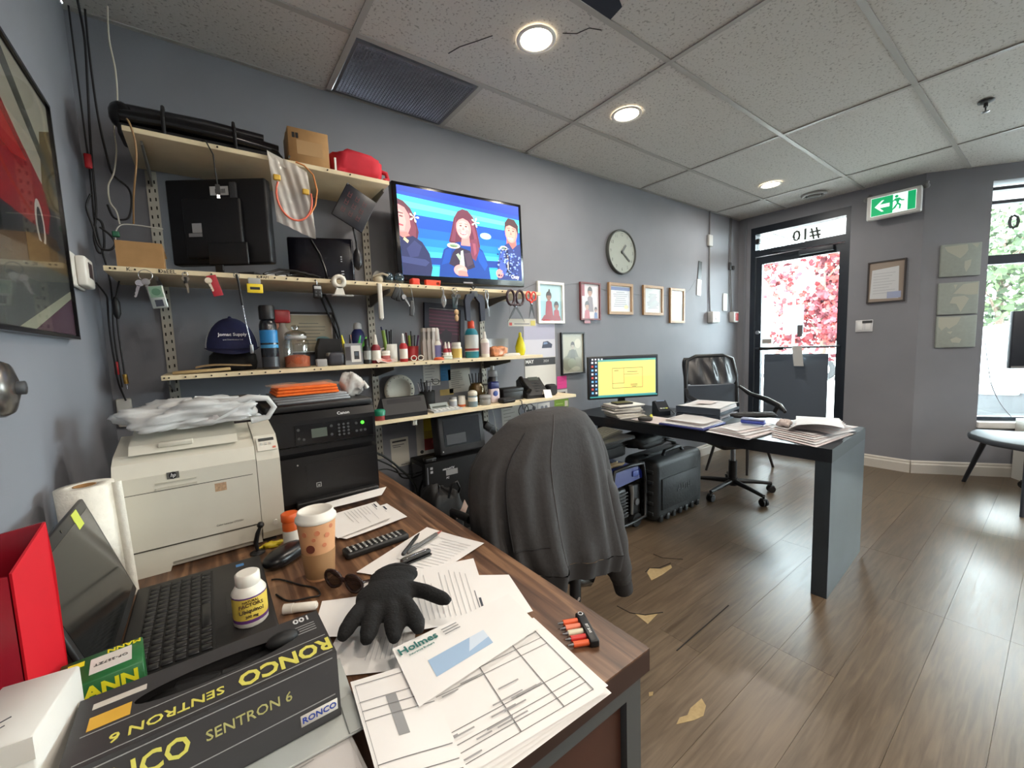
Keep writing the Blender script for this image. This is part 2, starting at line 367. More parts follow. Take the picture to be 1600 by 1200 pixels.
MB().lathe([(.05, -.002), (.052, -.018), (.035, -.024), (.001, -.024)], n=24, cap0=False).build('centre_disc', mat((120, 120, 118), .5), t)
MB().lathe([(.075, -.001), (.001, -.0015)], n=24, cap0=False).build('throat', BLK_MATTE, t)
t = thing('fire_sprinkler', 'small metal fire sprinkler head hanging from the bare ceiling tile', 'sprinkler', (3.588, .349, H))
MB().lathe([(.034, 0), (.032, -.006), (.02, -.009), (.012, -.01)], n=18, cap0=False).build('escutcheon', DGREY, t)
MB().cyl((0, 0, -.008), (0, 0, -.03), .009).tube([(.013, 0, -.03), (.015, 0, -.042), (.004, 0, -.055)], .002).tube([(-.013, 0, -.03), (-.015, 0, -.042), (-.004, 0, -.055)], .002).box(-.015, .015, -.004, .004, -.032, -.027).build('body', DGREY, t)
MB().lathe([(.017, -.055), (.017, -.058), (.002, -.060)], n=14).build('deflector', STEEL, t)
# worn floor patches
chip([(1.76, 1.253), (1.806, 1.27), (1.844, 1.23), (1.919, 1.217), (1.901, 1.198), (1.804, 1.192), (1.717, 1.196)], [[(1.948, 1.344), (1.949, 1.288), (2.021, 1.208)], [(1.76, 1.262), (1.806, 1.272), (1.846, 1.240), (1.936, 1.228)]])
chip([(1.44, 1.089), (1.463, 1.053), (1.517, 1.025), (1.426, 1.013)], [[(1.422, 1.174), (1.428, 1.105), (1.467, 1.055), (1.542, 1.016)]])
chip([(1.096, .675), (1.126, .682), (1.153, .671), (1.183, .679), (1.248, .676), (1.232, .652), (1.19, .638), (1.154, .648)])
chip([(1.132, .801), (1.146, .793), (1.131, .785), (1.119, .791)])
MB().tube([(1.38, .849, .0006), (1.60, .853, .0006), (1.81, .858, .0006)], .0025, 4).build('crack', CRK, fl)

# ================================================================ door and shop window
PANE = glassy((244, 250, 250), .06, .02)
dr = struct(thing('door_1', '', '', (XD + .05, 0, 0)))
for k in ('label', 'category'): del dr[k]
MB().box(-.05, .06, DY1 - .045, DY1, 0, DZ).box(-.05, .06, DY0, DY0 + .035, 0, DZ).box(-.05, .06, DY0 + .035, DY1 - .045, 2.275, DZ).box(-.05, .06, DY0 + .035, DY1 - .045, 2.045, 2.11).build('door_frame', FRAME, dr)
MB().box(.0, .006, DY0 + .035, DY1 - .045, 2.11, 2.275).build('transom_pane', PANE, dr)
a, b = DY0 + .038, DY1 - .048
lf = MB().box(-.02, .025, b - .055, b, .01, 2.04).box(-.02, .025, a, a + .045, .01, 2.04).box(-.02, .025, a + .045, b - .055, .01, .24).box(-.02, .025, a + .045, b - .055, 1.965, 2.04).build('door_leaf', FRAME, dr)
MB().box(0, .006, a + .045, b - .055, .24, 1.965).build('door_pane', PANE, lf)
MB().tube([(-.075, a + .02, 1.09), (-.075, b - .03, 1.08)], .009, 8).cyl((-.075, a + .02, 1.09), (-.02, a + .02, 1.09), .008).cyl((-.075, b - .03, 1.08), (-.02, b - .03, 1.08), .008).build('push_bar', mat((70, 76, 84), .4, metal=.6), lf)
MB().tube([(-.075, b - .07, 1.076), (-.075, b - .30, 1.079)], .017, 10).build('grip_sleeve', BLACK, lf)
MB().cyl((-.045, b - .03, 1.25), (-.02, b - .03, 1.25), .02).build('lock_cylinder', STEEL, lf)
MB().bb(-.075, -.02, a + .08, a + .36, 1.985, 2.035, .006).build('closer_body', mat((45, 52, 62), .5), lf)
MB().tube([(-.06, a + .3, 2.045), (-.12, a + .45, 2.05), (-.055, a + .6, 2.07)], .008, 6).build('closer_arm', mat((45, 52, 62), .5), lf)
LETT = mat((70, 70, 64), .6)
tt = text('#10', .15, LETT, dr, (.0075, 1.60, 2.185), DR, bold=.02); tt.scale = (-1, 1, 1)
MB().bb(-.05, .0, b + .002 - .035, b + .002 - .0, 2.18, 2.23, .005).build('door_sensor', BLACK, dr)
o = tag(B(0, .004, 0, .57, 0, .74).build('poster_board', mat((84, 94, 106), .7)), 'plain slate-grey poster board stuck over the lower glass of the door', 'poster'); place(o, (XD + .040, 1.378, .28))
t = thing('paper_tag', 'pale paper tag hanging from the bar of the glass door', 'paper', (XD - .036, 1.66, 1.10))
MB().grid(lambda u, v: (-.004 * math.sin(v * 2), -.085 * u - .02 * (1 - v), -.20 + .20 * v), 3, 6).build('tag_sheet', mat((190, 192, 190), .8), t)
MB().tube([(-.006, -.055, .0), (.0, -.05, .012), (.004, -.05, -.002)], .0015, 5).build('tape_loop', mat((200, 200, 195), .5), t)
o = tag(B(0, .002, 0, .045, 0, .115).build('opening_hours_sign', mat((92, 92, 96), .7)), 'small dark notice stuck to the upper glass of the door', 'sign'); place(o, (XD + .042, 1.60, 1.19))
o = tag(B(0, .002, 0, .09, 0, .045).build('alarm_sticker', mat((170, 168, 165), .7)), 'small grey sticker on the door glass above the push bar', 'sticker'); place(o, (XD + .042, 1.88, 1.13))
# trim strip of conduit in the corner, reveal of the door
struct(B(XD - .012, XD, 2.125, 2.15, 0, H).build('trim_1', mat((122, 126, 134), .5)))

wn = struct(bpy.data.objects.new('window_1', None)); COL.objects.link(wn); wn.location = (AX, AY, 0); wn.rotation_euler = (0, 0, math.atan2(ADY, ADX))
# local: x along wall, +y outward side is negative y in this frame -> build with d = -y? (x=s, y=-d rotated)
def WY_(d): return d
mb = MB()
for s0, s1, z0, z1 in ((WS0, WS0 + .012, WZ0, WZ1), (WS1 - .05, WS1, WZ0, WZ1), (WS0 + .012, WS1 - .05, WZ0 + .055, WZ0 + .085), (WS0 + .012, WS1 - .05, 1.715, 1.785), (WS0 + .012, WS1 - .05, 2.18, 2.205), (WS0 + .012, WS1 - .05, 2.285, 2.31), (1.32, 1.37, WZ0 + .085, 1.715), (2.28, 2.33, WZ0 + .085, 1.715)):
    mb.box(s0, s1, .05, .11, z0, z1)
mb.build('window_frame', FRAME, wn)
for z0, z1 in ((WZ0 + .085, 1.715), (1.785, 2.18), (2.205, 2.285), (2.31, WZ1)):
    MB().box(WS0 + .012, WS1 - .05, .078, .084, z0, z1).build('pane', PANE, wn)
BB(WS0 + .002, WS1 - .002, -.02, .11, WZ0, WZ0 + .05, .004).build('window_sill', mat((225, 226, 226), .5), wn)
wr = struct(bpy.data.objects.new('added_window', None)); COL.objects.link(wr); wr.location = (XR, 0, 0)  # added window out of view, brings in extra sky light
MB().box(.05, .11, RY0, RY0 + .05, .40, 2.345).box(.05, .11, RY1 - .05, RY1, .40, 2.345).box(.05, .11, RY0 + .05, RY1 - .05, .40, .46).box(.05, .11, RY0 + .05, RY1 - .05, 2.30, 2.345).box(.05, .11, RY0 + .05, RY1 - .05, 1.715, 1.785).build('window_frame', FRAME, wr)
for z0, z1 in ((.46, 1.715), (1.785, 2.30)): MB().box(.078, .084, RY0 + .05, RY1 - .05, z0, z1).build('pane', PANE, wr)
tt = text('0', .16, mat((60, 64, 66), .6), wn, (.615, .076, 2.03), (rad(90), 0, 0), bold=.02); tt.scale = (-1, 1, 1)

for o in (portal('door_daylight', (XD + .16, (DY0 + DY1) / 2, 1.15), (0, rad(90), 0), 2.25, .84),
          portal('window_daylight', aw((WS0 + WS1) / 2, .16, (WZ0 + WZ1) / 2), (rad(90), 0, math.atan2(ADY, ADX)), WS1 - WS0, WZ1 - WZ0),
          portal('added_window_daylight', (XR + .16, (RY0 + RY1) / 2, 1.37), (0, rad(90), 0), 1.94, RY1 - RY0)): pass

# ================================================================ outdoors
struct(B(XD + .15, 60, -40, 45, -.25, -.12).build('ground', mat((150, 148, 143), .9, noise=.06, scale=3)))
struct(B(XD + .15, XD + 2.6, -12, 14, -.119, -.03).build('pavement', mat((176, 174, 168), .9, noise=.05, scale=4)))
cp = struct(B(XD + .16, XD + 2.3, 1.1, 9, 2.62, 2.8).build('canopy', mat((140, 142, 138), .7)))
for i in range(13): B(XD + .17, XD + 2.28, 1.1 + i * .16, 1.1 + i * .16 + .008, 2.612, 2.619).build('soffit_seam', mat((120, 122, 124), .7), cp)
mb = MB(); p = [aw(s0, d, z) for z in (2.62, 2.8) for s0, d in ((-.25, .17), (4.2, .17), (4.2, 1.5), (-.25, 1.5))]
cp2 = struct(mb.add(p, [(0, 1, 2, 3), (4, 7, 6, 5), (0, 4, 5, 1), (1, 5, 6, 2), (2, 6, 7, 3), (3, 7, 4, 0)]).build('canopy_front', mat((140, 142, 138), .7)))
leafm = {}
def tree(name, label, loc, h, r, cols, n, seed, low=.35):
    t = thing(name, label, 'tree', loc); rn = random.Random(seed)
    tr = MB().tube([(0, 0, 0), (.05 * h * .3, .02, h * .3), (-.02, .05, h * .6), (0, 0, h * .85)], [.035 * h * .6, .028 * h * .6, .018 * h * .6, .006 * h])
    for k in range(9):
        a = rn.random() * 6.28; z = h * (.35 + .05 * k); L = r * (.5 + .4 * rn.random())
        tr.tube([(0, 0, z), (L * .5 * math.cos(a), L * .5 * math.sin(a), z + .12 * h), (L * math.cos(a), L * math.sin(a), z + .2 * h)], [.012 * h * .6, .008 * h * .6, .003 * h])
    tr.build('trunk', mat((96, 80, 70), .9), t)
    mb = MB()
    clumps = [(rn.gauss(0, r * .45), rn.gauss(0, r * .45), h * (low + (1 - low) * rn.random())) for _ in range(26)]
    for i in range(n):
        c = rn.choice(clumps); p = Vector((c[0] + rn.gauss(0, r * .17), c[1] + rn.gauss(0, r * .17), c[2] + rn.gauss(0, h * .05)))
        s = .045 + .05 * rn.random(); e = Euler((rn.random() * 6, rn.random() * 6, rn.random() * 6)).to_matrix()
        mb.add([p + e @ Vector(q) * s for q in ((-.5, -1, 0), (.5, -.6, .15), (.6, .5, 0), (0, 1, -.1), (-.6, .4, .1))], [(0, 1, 2, 3, 4)], rn.randrange(len(cols)))
    o = mb.build('foliage', [mat(c, .8) for c in cols], t); o['kind'] = 'stuff'
tree('maple_tree', 'red-leaved tree standing outside beyond the glass door', (10.9, 3.22, -.12), 3.35, .85, [(96, 20, 30), (116, 30, 36), (74, 18, 28), (128, 46, 40)], 1900, 4)
tree('leafy_tree', 'bushy green tree outside beyond the shop window', (13.6, .9, -.12), 4.2, 1.9, [(50, 66, 38), (66, 82, 48), (40, 54, 32)], 2400, 9)
tree('street_tree', 'tall thin green tree further back outside the shop window', (21.5, -3.5, -.12), 8.0, 2.4, [(48, 62, 42), (62, 76, 54)], 2600, 12, .25)
t = thing('concrete_barrier', 'low pale concrete barrier wall outside beyond the parked cars', 'barrier', (12.0, 0, -.12))
BB(0, .3, -6, 2.2, 0, .75, .03).build('barrier_body', mat((150, 148, 138), .9, noise=.08, scale=3), t); BB(-.03, .33, -6.02, 2.22, .75, .85, .02).build('coping', mat((168, 166, 158), .9), t)
def car(label, loc, rz, col):
    t = thing('parked_car', label, 'car', loc, rz, 'cars parked outside')
    prof = [(-2.1, .30), (-2.15, .62), (-1.9, .82), (-1.35, .90), (-.75, 1.35), (.55, 1.38), (1.25, .98), (2.0, .88), (2.2, .66), (2.15, .30)]
    body = MB()
    for y0, y1, q in ((-.86, .86, 1),): body.prism(prof, y0, y1, ax='y')
    body.build('body', mat(col, .25, metal=.4, coat=.5), t)
    for s in (-1, 1):
        MB().prism([(-1.2, .93), (-.72, 1.28), (.5, 1.31), (1.08, .97)], s * .865 - .004, s * .865 + .004, ax='y').build('side_window', BLK_GLOSS, t)
        for x in (-1.35, 1.4):
            w_ = MB().cyl((x, s * .70, .32), (x, s * .89, .32), .32, n=22).build('wheel', BLK_MATTE, t); MB().cyl((x, s * .885, .32), (x, s * .90, .32), .2, n=18).build('hub', STEEL, w_)
        MB().bb(-2.18, -2.08, s * .62 - .18, s * .62 + .18, .58, .74, .03).build('lamp', mat((225, 228, 230), .2), t)
    MB().add([(-1.30, -.75, .935), (-1.30, .75, .935), (-.80, .66, 1.33), (-.80, -.66, 1.33)], [(0, 1, 2, 3)]).build('windscreen', BLK_GLOSS, t)
car('silver car parked outside close to the shop window', (9.2, -.15, -.12), rad(0), (160, 164, 168))
car('white car parked outside beyond the glass door', (15.2, 5.6, -.12), rad(90), (190, 192, 194))
t = thing('safety_fence', 'orange mesh safety fence standing beyond the shop window', 'fence', (11.75, -2.6, -.12))
mb = MB()
for i in range(9): mb.tube([(0, -.9 + i * .3, .95), (0, -.75 + i * .3, 1.35)], .012, 4); mb.tube([(0, -.75 + i * .3, .95), (0, -.9 + i * .3, 1.35)], .012, 4)
mb.build('mesh_netting', mat((180, 70, 30), .7), t)
for i in (-.95, 1.85): MB().cyl((0, i, 0), (0, i, 1.45), .02).build('post', mat((150, 120, 100), .7), t)
t = thing('street_sign', 'small dark street sign on a thin post outside the door', 'sign', (8.4, 2.93, -.12))
MB().cyl((0, 0, 0), (0, 0, 2.0), .022).build('post', GREY, t); BB(-.03, -.025, -.16, .16, 1.35, 1.85, .002).build('sign_plate', DGREY, t)
# ================================================================ shelving on the long wall
SHM = mat((206, 190, 158), .5, noise=.05, scale=14); SHE = mat((222, 206, 170), .45, noise=.06, scale=20)
YF = 1.862
STDM = mat((172, 168, 156), .45, metal=.2); SLOT = mat((14, 14, 14), .9)
def standard(x, z0, z1, label, brackets):
    t = thing('shelf_standard', label, 'shelf rail', (x, YB, z0), 0, 'slotted shelf rails')
    h = z1 - z0
    MB().box(-.017, .017, -.014, -.001, 0, h).build('rail', STDM, t)
    mb = MB(); z = .02
    while z < h - .02:
        for s in (-.0085, .0085): mb.box(s - .0022, s + .0022, -.0152, -.0139, z + (0.004 if s > 0 else 0), z + .013 + (0.004 if s > 0 else 0))
        z += .033
    o = mb.build('slots', SLOT, t); o['kind'] = 'stuff'
    for zb, dep in brackets:
        MB().prism([(-.0145, zb - z0 - .002), (-dep, zb - z0 - .002), (-dep, zb - z0 - .016), (-.0145, zb - z0 - .062)], -.003, .003, ax='x').build('bracket', mat((108, 106, 102), .5, metal=.3), t)
Z1, Z2, Z3, Z4 = 1.943, 1.493, 1.129, .866     # undersides of the four boards, each 18 mm thick
T = .018
standard(-.110, .55, 1.941, 'slotted cream shelf rail on the wall behind the white printer', [(Z1, .30), (Z2, .30), (Z3, .30)])
standard(.720, .62, 1.941, 'slotted cream shelf rail on the wall just left of the television', [(Z1, .30), (Z2, .30), (Z3, .30), (Z4, .30)])
standard(1.408, .70, 1.491, 'slotted cream shelf rail on the wall below the television', [(Z2, .30), (Z3, .30), (Z4, .30)])
nail_m = MB().cyl((0, 0, 0), (0, -.007, 0), .0028, n=8).mesh(mat((44, 40, 36), .5, metal=.5), 'nail')
def shelf(label, x0, x1, z, nails=(), yb=YB - .016):
    t = thing('shelf_board', label, 'shelf', (x0, yb, z), 0, 'wall shelf boards')
    BB(0, x1 - x0, YF - yb, 0, 0, T, .0012, 1).build('board', SHM, t)
    B(0, x1 - x0, YF - yb - .0012, YF - yb, .0012, T - .0012).build('edge_band', SHE, t)
    for n in nails:
        o = bpy.data.objects.new('nail', nail_m); COL.objects.link(o); o.parent = t; o.location = (n - x0, YF - yb - .001, T * .5)
    return t
s1 = shelf('topmost cream wall shelf carrying the black case, carton and red bag', -.152, .730, Z1, (.10, .47, .56))
s2 = shelf('long cream wall shelf with keys and tools hung along its edge', -.236, 1.608, Z2, (-.22, -.208, -.16, -.098, -.03, .045, .12, .20, .245, .285, .325, .39, .45, .50, .55, .60, .645, .69, .73, .795, .84, .88, .96, 1.03, 1.13, 1.21, 1.33, 1.40, 1.52))
s3 = shelf('cream wall shelf crowded with glue, bottles, pens and the blue cap', -.126, 1.610, Z3, (-.118, -.105, -.06, -.03, .015, .06, .10, .14, .185, .235, .36, .385, .62, .80, .86, .95, 1.04, 1.12, 1.28))
s4 = shelf('lowest cream wall shelf carrying the phone, calculator and lotion', .42, 1.880, Z4)
PEN = mat((40, 36, 34), .7)
for s, x, w in (('K.', -.175, .016), ('DaEEL', -.078, .018), ('K.TAP?', .205, .014)):
    text(s, w, PEN, s2, (x + .236, YF - (YB - .016) - .0016, T * .5), BK, bold=.01)

# ================================================================ television
tv = thing('television', 'wall-hung flat television showing three smiling people on a blue set', 'television', (1.205, 2.03, 1.795), rot=(0, rad(-1.2), 0))
W_, H_ = .80, .487
BB(-W_ / 2, W_ / 2, -.018, .03, -H_ / 2, H_ / 2, .006).build('casing', BLK_GLOSS, tv)
B(-.18, .18, .03, .165, -.12, .12).build('wall_mount', BLACK, tv)
scr = B(-.378, .378, -.0192, -.0180, -.207, .226).build('screen', BLK_GLOSS, tv)
def P_(*p): return [((u - .5) * .756, v * .433 - .207) for u, v in p]
SK = (226, 152, 150); SK2 = (206, 118, 112); HR = (104, 46, 70); NV = (34, 44, 92)
def E_(u, v, ru, rv, n=18, a0=0, a1=360): return P_(*el(u, v, ru, rv, n, a0, a1))
BLU = (8, 84, 200)
pic = [((6, 74, 190), P_((0, 0), (1, 0), (1, 1), (0, 1))), ((10, 96, 206), P_((0, .0), (1, 0), (1, .52), (0, .55))), ((18, 118, 218), P_((0, 0), (1, 0), (1, .42), (0, .44))), ((34, 146, 224), P_((0, 0), (1, 0), (1, .33), (0, .35))), ((4, 66, 178), P_((0, .88), (1, .80), (1, 1), (0, 1))), ((2, 54, 160), P_((0, .94), (1, .87), (1, 1), (0, 1))),
       ((52, 190, 222), P_((0, .90), (1, .82), (1, .65), (0, .70))), ((92, 214, 230), P_((0, .84), (1, .76), (1, .71), (0, .77))), ((60, 186, 226), P_((0, .21), (1, .25), (1, .30), (0, .28))), ((16, 58, 140), P_((0, .13), (1, .16), (1, .25), (0, .21))), ((56, 196, 218), P_((0, 0), (1, 0), (1, .13), (0, .11))),
       ((150, 214, 250), E_(.675, .55, .050, .042)), ((248, 253, 255), E_(.675, .55, .040, .030)),
       # woman at the left edge
       ((84, 38, 58), P_((0, .40), (.115, .36), (.135, .50), (.115, .66), (.085, .76), (.04, .83), (0, .85))), ((112, 54, 74), P_((.06, .42), (.11, .40), (.12, .55), (.09, .70), (.07, .74))), ((216, 140, 140), P_((0, .44), (.05, .44), (.08, .55), (.075, .68), (.045, .76), (0, .79))), ((232, 160, 156), P_((0, .50), (.035, .50), (.05, .60), (.04, .70), (0, .74))), ((196, 84, 94), P_((.0, .555), (.028, .548), (.03, .565), (0, .575))), ((60, 30, 40), P_((.005, .655), (.03, .648), (.03, .660), (.006, .668))), ((70, 34, 44), P_((.0, .69), (.035, .685), (.034, .695), (0, .702))),
       ((30, 38, 80), P_((0, .0), (.205, .0), (.22, .10), (.205, .26), (.155, .39), (.09, .45), (.03, .41), (0, .45))), ((46, 54, 100), P_((.04, .30), (.10, .40), (.15, .34), (.12, .22), (.06, .20))), ((206, 122, 118), P_((.02, .42), (.07, .45), (.05, .49), (.0, .48), (0, .44))), ((52, 62, 108), P_((0, .14), (.17, .11), (.20, .16), (.17, .19), (0, .21))), ((214, 200, 150), P_((.02, .40), (.05, .36), (.06, .39), (.03, .43))),
       # woman in the middle
       ((92, 40, 62), P_((.36, .43), (.385, .56), (.41, .72), (.445, .81), (.485, .845), (.53, .835), (.575, .76), (.60, .60), (.62, .42), (.61, .30), (.57, .24), (.50, .28), (.43, .38))), ((126, 60, 82), P_((.54, .74), (.575, .68), (.60, .48), (.60, .34), (.575, .36), (.57, .52), (.55, .66))), ((112, 52, 76), P_((.375, .44), (.40, .58), (.425, .72), (.44, .74), (.425, .58), (.41, .44))),
       ((8, 58, 138), P_((.265, 0), (.28, .16), (.315, .33), (.40, .42), (.44, .44), (.57, .44), (.64, .36), (.685, .20), (.70, 0))), ((12, 74, 162), P_((.58, .40), (.64, .34), (.68, .18), (.65, .10), (.60, .22))), ((10, 70, 156), P_((.29, .14), (.33, .33), (.38, .36), (.36, .18))), ((112, 52, 76), P_((.54, .48), (.595, .50), (.61, .36), (.575, .22), (.535, .26))), ((140, 70, 92), P_((.555, .44), (.58, .44), (.585, .32), (.565, .28))),
       ((206, 130, 128), P_((.455, .40), (.535, .40), (.53, .52), (.47, .52))), ((222, 146, 144), E_(.487, .615, .062, .135)), ((236, 168, 162), E_(.482, .60, .048, .105)), ((230, 146, 148), E_(.452, .575, .016, .026)), ((230, 146, 148), E_(.516, .572, .016, .026)), ((92, 40, 62), P_((.425, .66), (.435, .75), (.485, .79), (.54, .75), (.55, .66), (.525, .71), (.485, .735), (.45, .71))),
       ((176, 56, 80), E_(.482, .552, .027, .022, 14, 180, 360)), ((252, 244, 244), P_((.462, .553), (.502, .550), (.497, .540), (.470, .541))), ((64, 30, 40), E_(.463, .640, .009, .008)), ((64, 30, 40), E_(.507, .638, .009, .008)), ((96, 50, 60), P_((.45, .662), (.475, .668), (.475, .673), (.45, .668))), ((96, 50, 60), P_((.496, .667), (.522, .658), (.522, .664), (.497, .673))), ((208, 128, 128), P_((.482, .63), (.494, .592), (.474, .590))),
       ((44, 34, 58), P_((.35, .16), (.385, .30), (.43, .38), (.53, .34), (.565, .14), (.47, .08))), ((66, 50, 70), P_((.48, .30), (.53, .32), (.55, .18), (.50, .14))), ((196, 206, 190), P_((.43, .10), (.452, .33), (.47, .34), (.478, .10))), ((150, 170, 150), P_((.44, .20), (.41, .28), (.43, .30), (.455, .25))), ((236, 226, 190), E_(.395, .385, .052, .034)), ((120, 150, 120), E_(.395, .385, .036, .018)), ((224, 150, 146), E_(.44, .09, .055, .07)), ((206, 126, 122), P_((.42, .02), (.50, .02), (.49, .08), (.42, .09))), ((236, 168, 162), P_((.41, .10), (.46, .13), (.47, .11), (.42, .08))),
       # man at the right
       ((198, 104, 98), P_((.86, .40), (.96, .42), (.96, .58), (.87, .58))), ((222, 132, 124), E_(.915, .645, .060, .145)), ((234, 150, 138), E_(.908, .62, .046, .11)), ((62, 36, 42), P_((.852, .64), (.858, .76), (.89, .825), (.95, .815), (.985, .74), (.982, .60), (.962, .70), (.90, .735), (.866, .71))), ((252, 246, 244), P_((.882, .575), (.93, .568), (.925, .545), (.893, .545))), ((170, 70, 70), P_((.878, .58), (.934, .572), (.93, .567), (.884, .574))), ((54, 32, 36), E_(.893, .665, .008, .008)), ((54, 32, 36), E_(.935, .660, .008, .008)), ((70, 42, 46), P_((.878, .69), (.905, .694), (.905, .70), (.878, .697))), ((70, 42, 46), P_((.922, .692), (.95, .685), (.95, .692), (.923, .699))), ((206, 108, 104), P_((.91, .65), (.922, .61), (.902, .61))),
       ((40, 56, 116), P_((.76, 0), (.77, .20), (.80, .38), (.85, .47), (.885, .50), (.92, .42), (.965, .48), (1, .50), (1, 0))), ((60, 84, 160), P_((.78, .05), (.79, .30), (.84, .42), (.85, .05))), ((24, 30, 62), P_((.85, .06), (.855, .38), (.875, .40), (.89, .06))), ((206, 190, 170), P_((.862, .14), (.868, .33), (.874, .33), (.872, .14))), ((222, 140, 138), E_(.785, .08, .034, .06)), ((240, 236, 214), E_(.835, .42, .036, .030)), ((90, 120, 110), E_(.835, .42, .024, .016))]
rn = random.Random(5)
for i in range(90):
    u, v = .775 + .21 * rn.random(), .04 + .38 * rn.random(); pic.append((rn.choice(((110, 138, 210), (22, 32, 84), (136, 158, 222), (74, 98, 176))), E_(u, v, .006 + .006 * rn.random(), .008 + .008 * rn.random(), 6)))
for cu, cv in ((.105, .66), (.585, .70)):
    for k in range(5):
        a = k * 72; pic.append(((246, 240, 220), [P_((cu, cv))[0]] + P_((cu + .030 * math.cos(rad(a - 14)), cv + .05 * math.sin(rad(a - 14))), (cu + .038 * math.cos(rad(a)), cv + .064 * math.sin(rad(a))), (cu + .030 * math.cos(rad(a + 14)), cv + .05 * math.sin(rad(a + 14))))))
coll('screen_picture', pic, scr, (0, -.0193, 0), BK, emit=.8, step=.00004)
text('Only', .030, mat((250, 250, 250), .5, emit=1.0), scr, (.325, -.0245, -.188), BK, bold=.01); text('SMITH', .012, mat((60, 70, 60), .5, emit=.2), scr, (-.08, -.0245, -.046), BK)
MB().box(-.03, .03, -.0188, -.0182, -.236, -.229).build('maker_badge', mat((150, 150, 160), .4), tv)

# ================================================================ things on the long wall
def frame(name, label, cat, x0, x1, z0, z1, col, bw, art, group=None, mat_border=None, depth=.018, glass=True, tilt=0.0):
    w, h = x1 - x0, z1 - z0
    t = thing(name, label, cat, ((x0 + x1) / 2, YB - .0022, (z0 + z1) / 2), 0, group, rot=(0, rad(tilt), 0))
    mb = MB().box(-w / 2, w / 2, -depth, 0, h / 2 - bw, h / 2).box(-w / 2, w / 2, -depth, 0, -h / 2, -h / 2 + bw).box(-w / 2, -w / 2 + bw, -depth, 0, -h / 2 + bw, h / 2 - bw).box(w / 2 - bw, w / 2, -depth, 0, -h / 2 + bw, h / 2 - bw)
    mb.build('frame', mat(col, .45, noise=.06, scale=30), t)
    B(-w / 2 + bw, w / 2 - bw, -.006, -.001, -h / 2 + bw, h / 2 - bw).build('backing', mat(mat_border or (230, 228, 222), .8), t)
    a, b = w / 2 - bw, h / 2 - bw
    coll('print', [(c, [(u * a, v * b) for u, v in p]) for c, p in art], t, (0, -.0062, 0), BK, rough=.35)
    return t
def txt_art(bg, head=None, seal=None, n=9, c=(120, 124, 130), seed=1):
    r = [(bg, rc(-.94, -.95, .94, .95))]
    if head: r.append((head, rc(-.94, .66, .94, .92)))
    rn = random.Random(seed)
    for i in range(n):
        y = .52 - i * 1.25 / n; q = .35 + .4 * rn.random(); r.append((c, rc(-q, y - .025, q, y + .02)))
    if seal: r.append((seal, el(.55, -.62, .2, .16)))
    return r
def kid(cx, cy, s, dress, hair=(52, 34, 30), skin=(150, 104, 88)):
    return [(dress, [(cx - .42 * s, cy - 1.0 * s), (cx + .42 * s, cy - 1.0 * s), (cx + .3 * s, cy - .1 * s), (cx + .1 * s, cy + .02 * s), (cx - .1 * s, cy + .02 * s), (cx - .3 * s, cy - .1 * s)]),
            (hair, el(cx, cy + .33 * s, .30 * s, .30 * s)), (skin, el(cx, cy + .22 * s, .22 * s, .25 * s)), (hair, [(cx - .26 * s, cy + .34 * s), (cx + .26 * s, cy + .34 * s), (cx + .18 * s, cy + .52 * s), (cx - .18 * s, cy + .52 * s)]),
            ((40, 26, 24), el(cx - .08 * s, cy + .24 * s, .025 * s, .03 * s, 8)), ((40, 26, 24), el(cx + .08 * s, cy + .24 * s, .025 * s, .03 * s, 8)), ((120, 60, 60), el(cx, cy + .1 * s, .06 * s, .02 * s, 8))]
art = [((150, 192, 202), rc(-.98, -.98, .98, .98)), ((174, 208, 212), rc(-.98, .1, .98, .98))] + kid(-.16, .12, .82, (150, 26, 44)) + [((46, 30, 28), el(-.12, .62, .08, .14))] + kid(.50, -.36, .72, (158, 24, 42), hair=(36, 26, 26)) + [((140, 24, 40), [(-.9, -.98), (.9, -.98), (.8, -.72), (-.6, -.68)])]
frame('photo_frame', 'white framed photo of two children dressed in red', 'picture', 1.868, 2.115, 1.352, 1.640, (228, 228, 224), .018, art, 'pictures hung along the wire')
art = [((206, 196, 198), rc(-.98, -.98, .98, .98)), ((150, 60, 70), rc(-.98, .3, -.6, .98))] + kid(.0, .30, .9, (110, 88, 92), skin=(176, 128, 104)) + kid(-.35, -.48, .8, (162, 44, 56), skin=(186, 140, 118)) + kid(.62, -.62, .5, (66, 92, 150))
frame('photo_frame', 'narrow dark red framed photo collage of children', 'picture', 2.285, 2.505, 1.378, 1.660, (112, 48, 52), .012, art, 'pictures hung along the wire')
OAK = (166, 128, 86)
frame('certificate_frame', 'wood framed certificate with a blue heading band', 'picture', 2.603, 2.905, 1.426, 1.676, OAK, .022, txt_art((212, 214, 220), (70, 84, 140), (206, 190, 130), 8), 'pictures hung along the wire')
frame('certificate_frame', 'wood framed plain grey certificate between two other wood frames', 'picture', 3.05, 3.34, 1.426, 1.680, OAK, .022, txt_art((196, 200, 198), None, None, 11, seed=4), 'pictures hung along the wire')
frame('certificate_frame', 'tall wood framed certificate with a glossy white card over its corner', 'picture', 3.448, 3.685, 1.360, 1.677, OAK, .020, txt_art((196, 206, 200), None, None, 10, seed=6) + [((222, 228, 226), rc(.05, .12, .92, .9))], 'pictures hung along the wire')
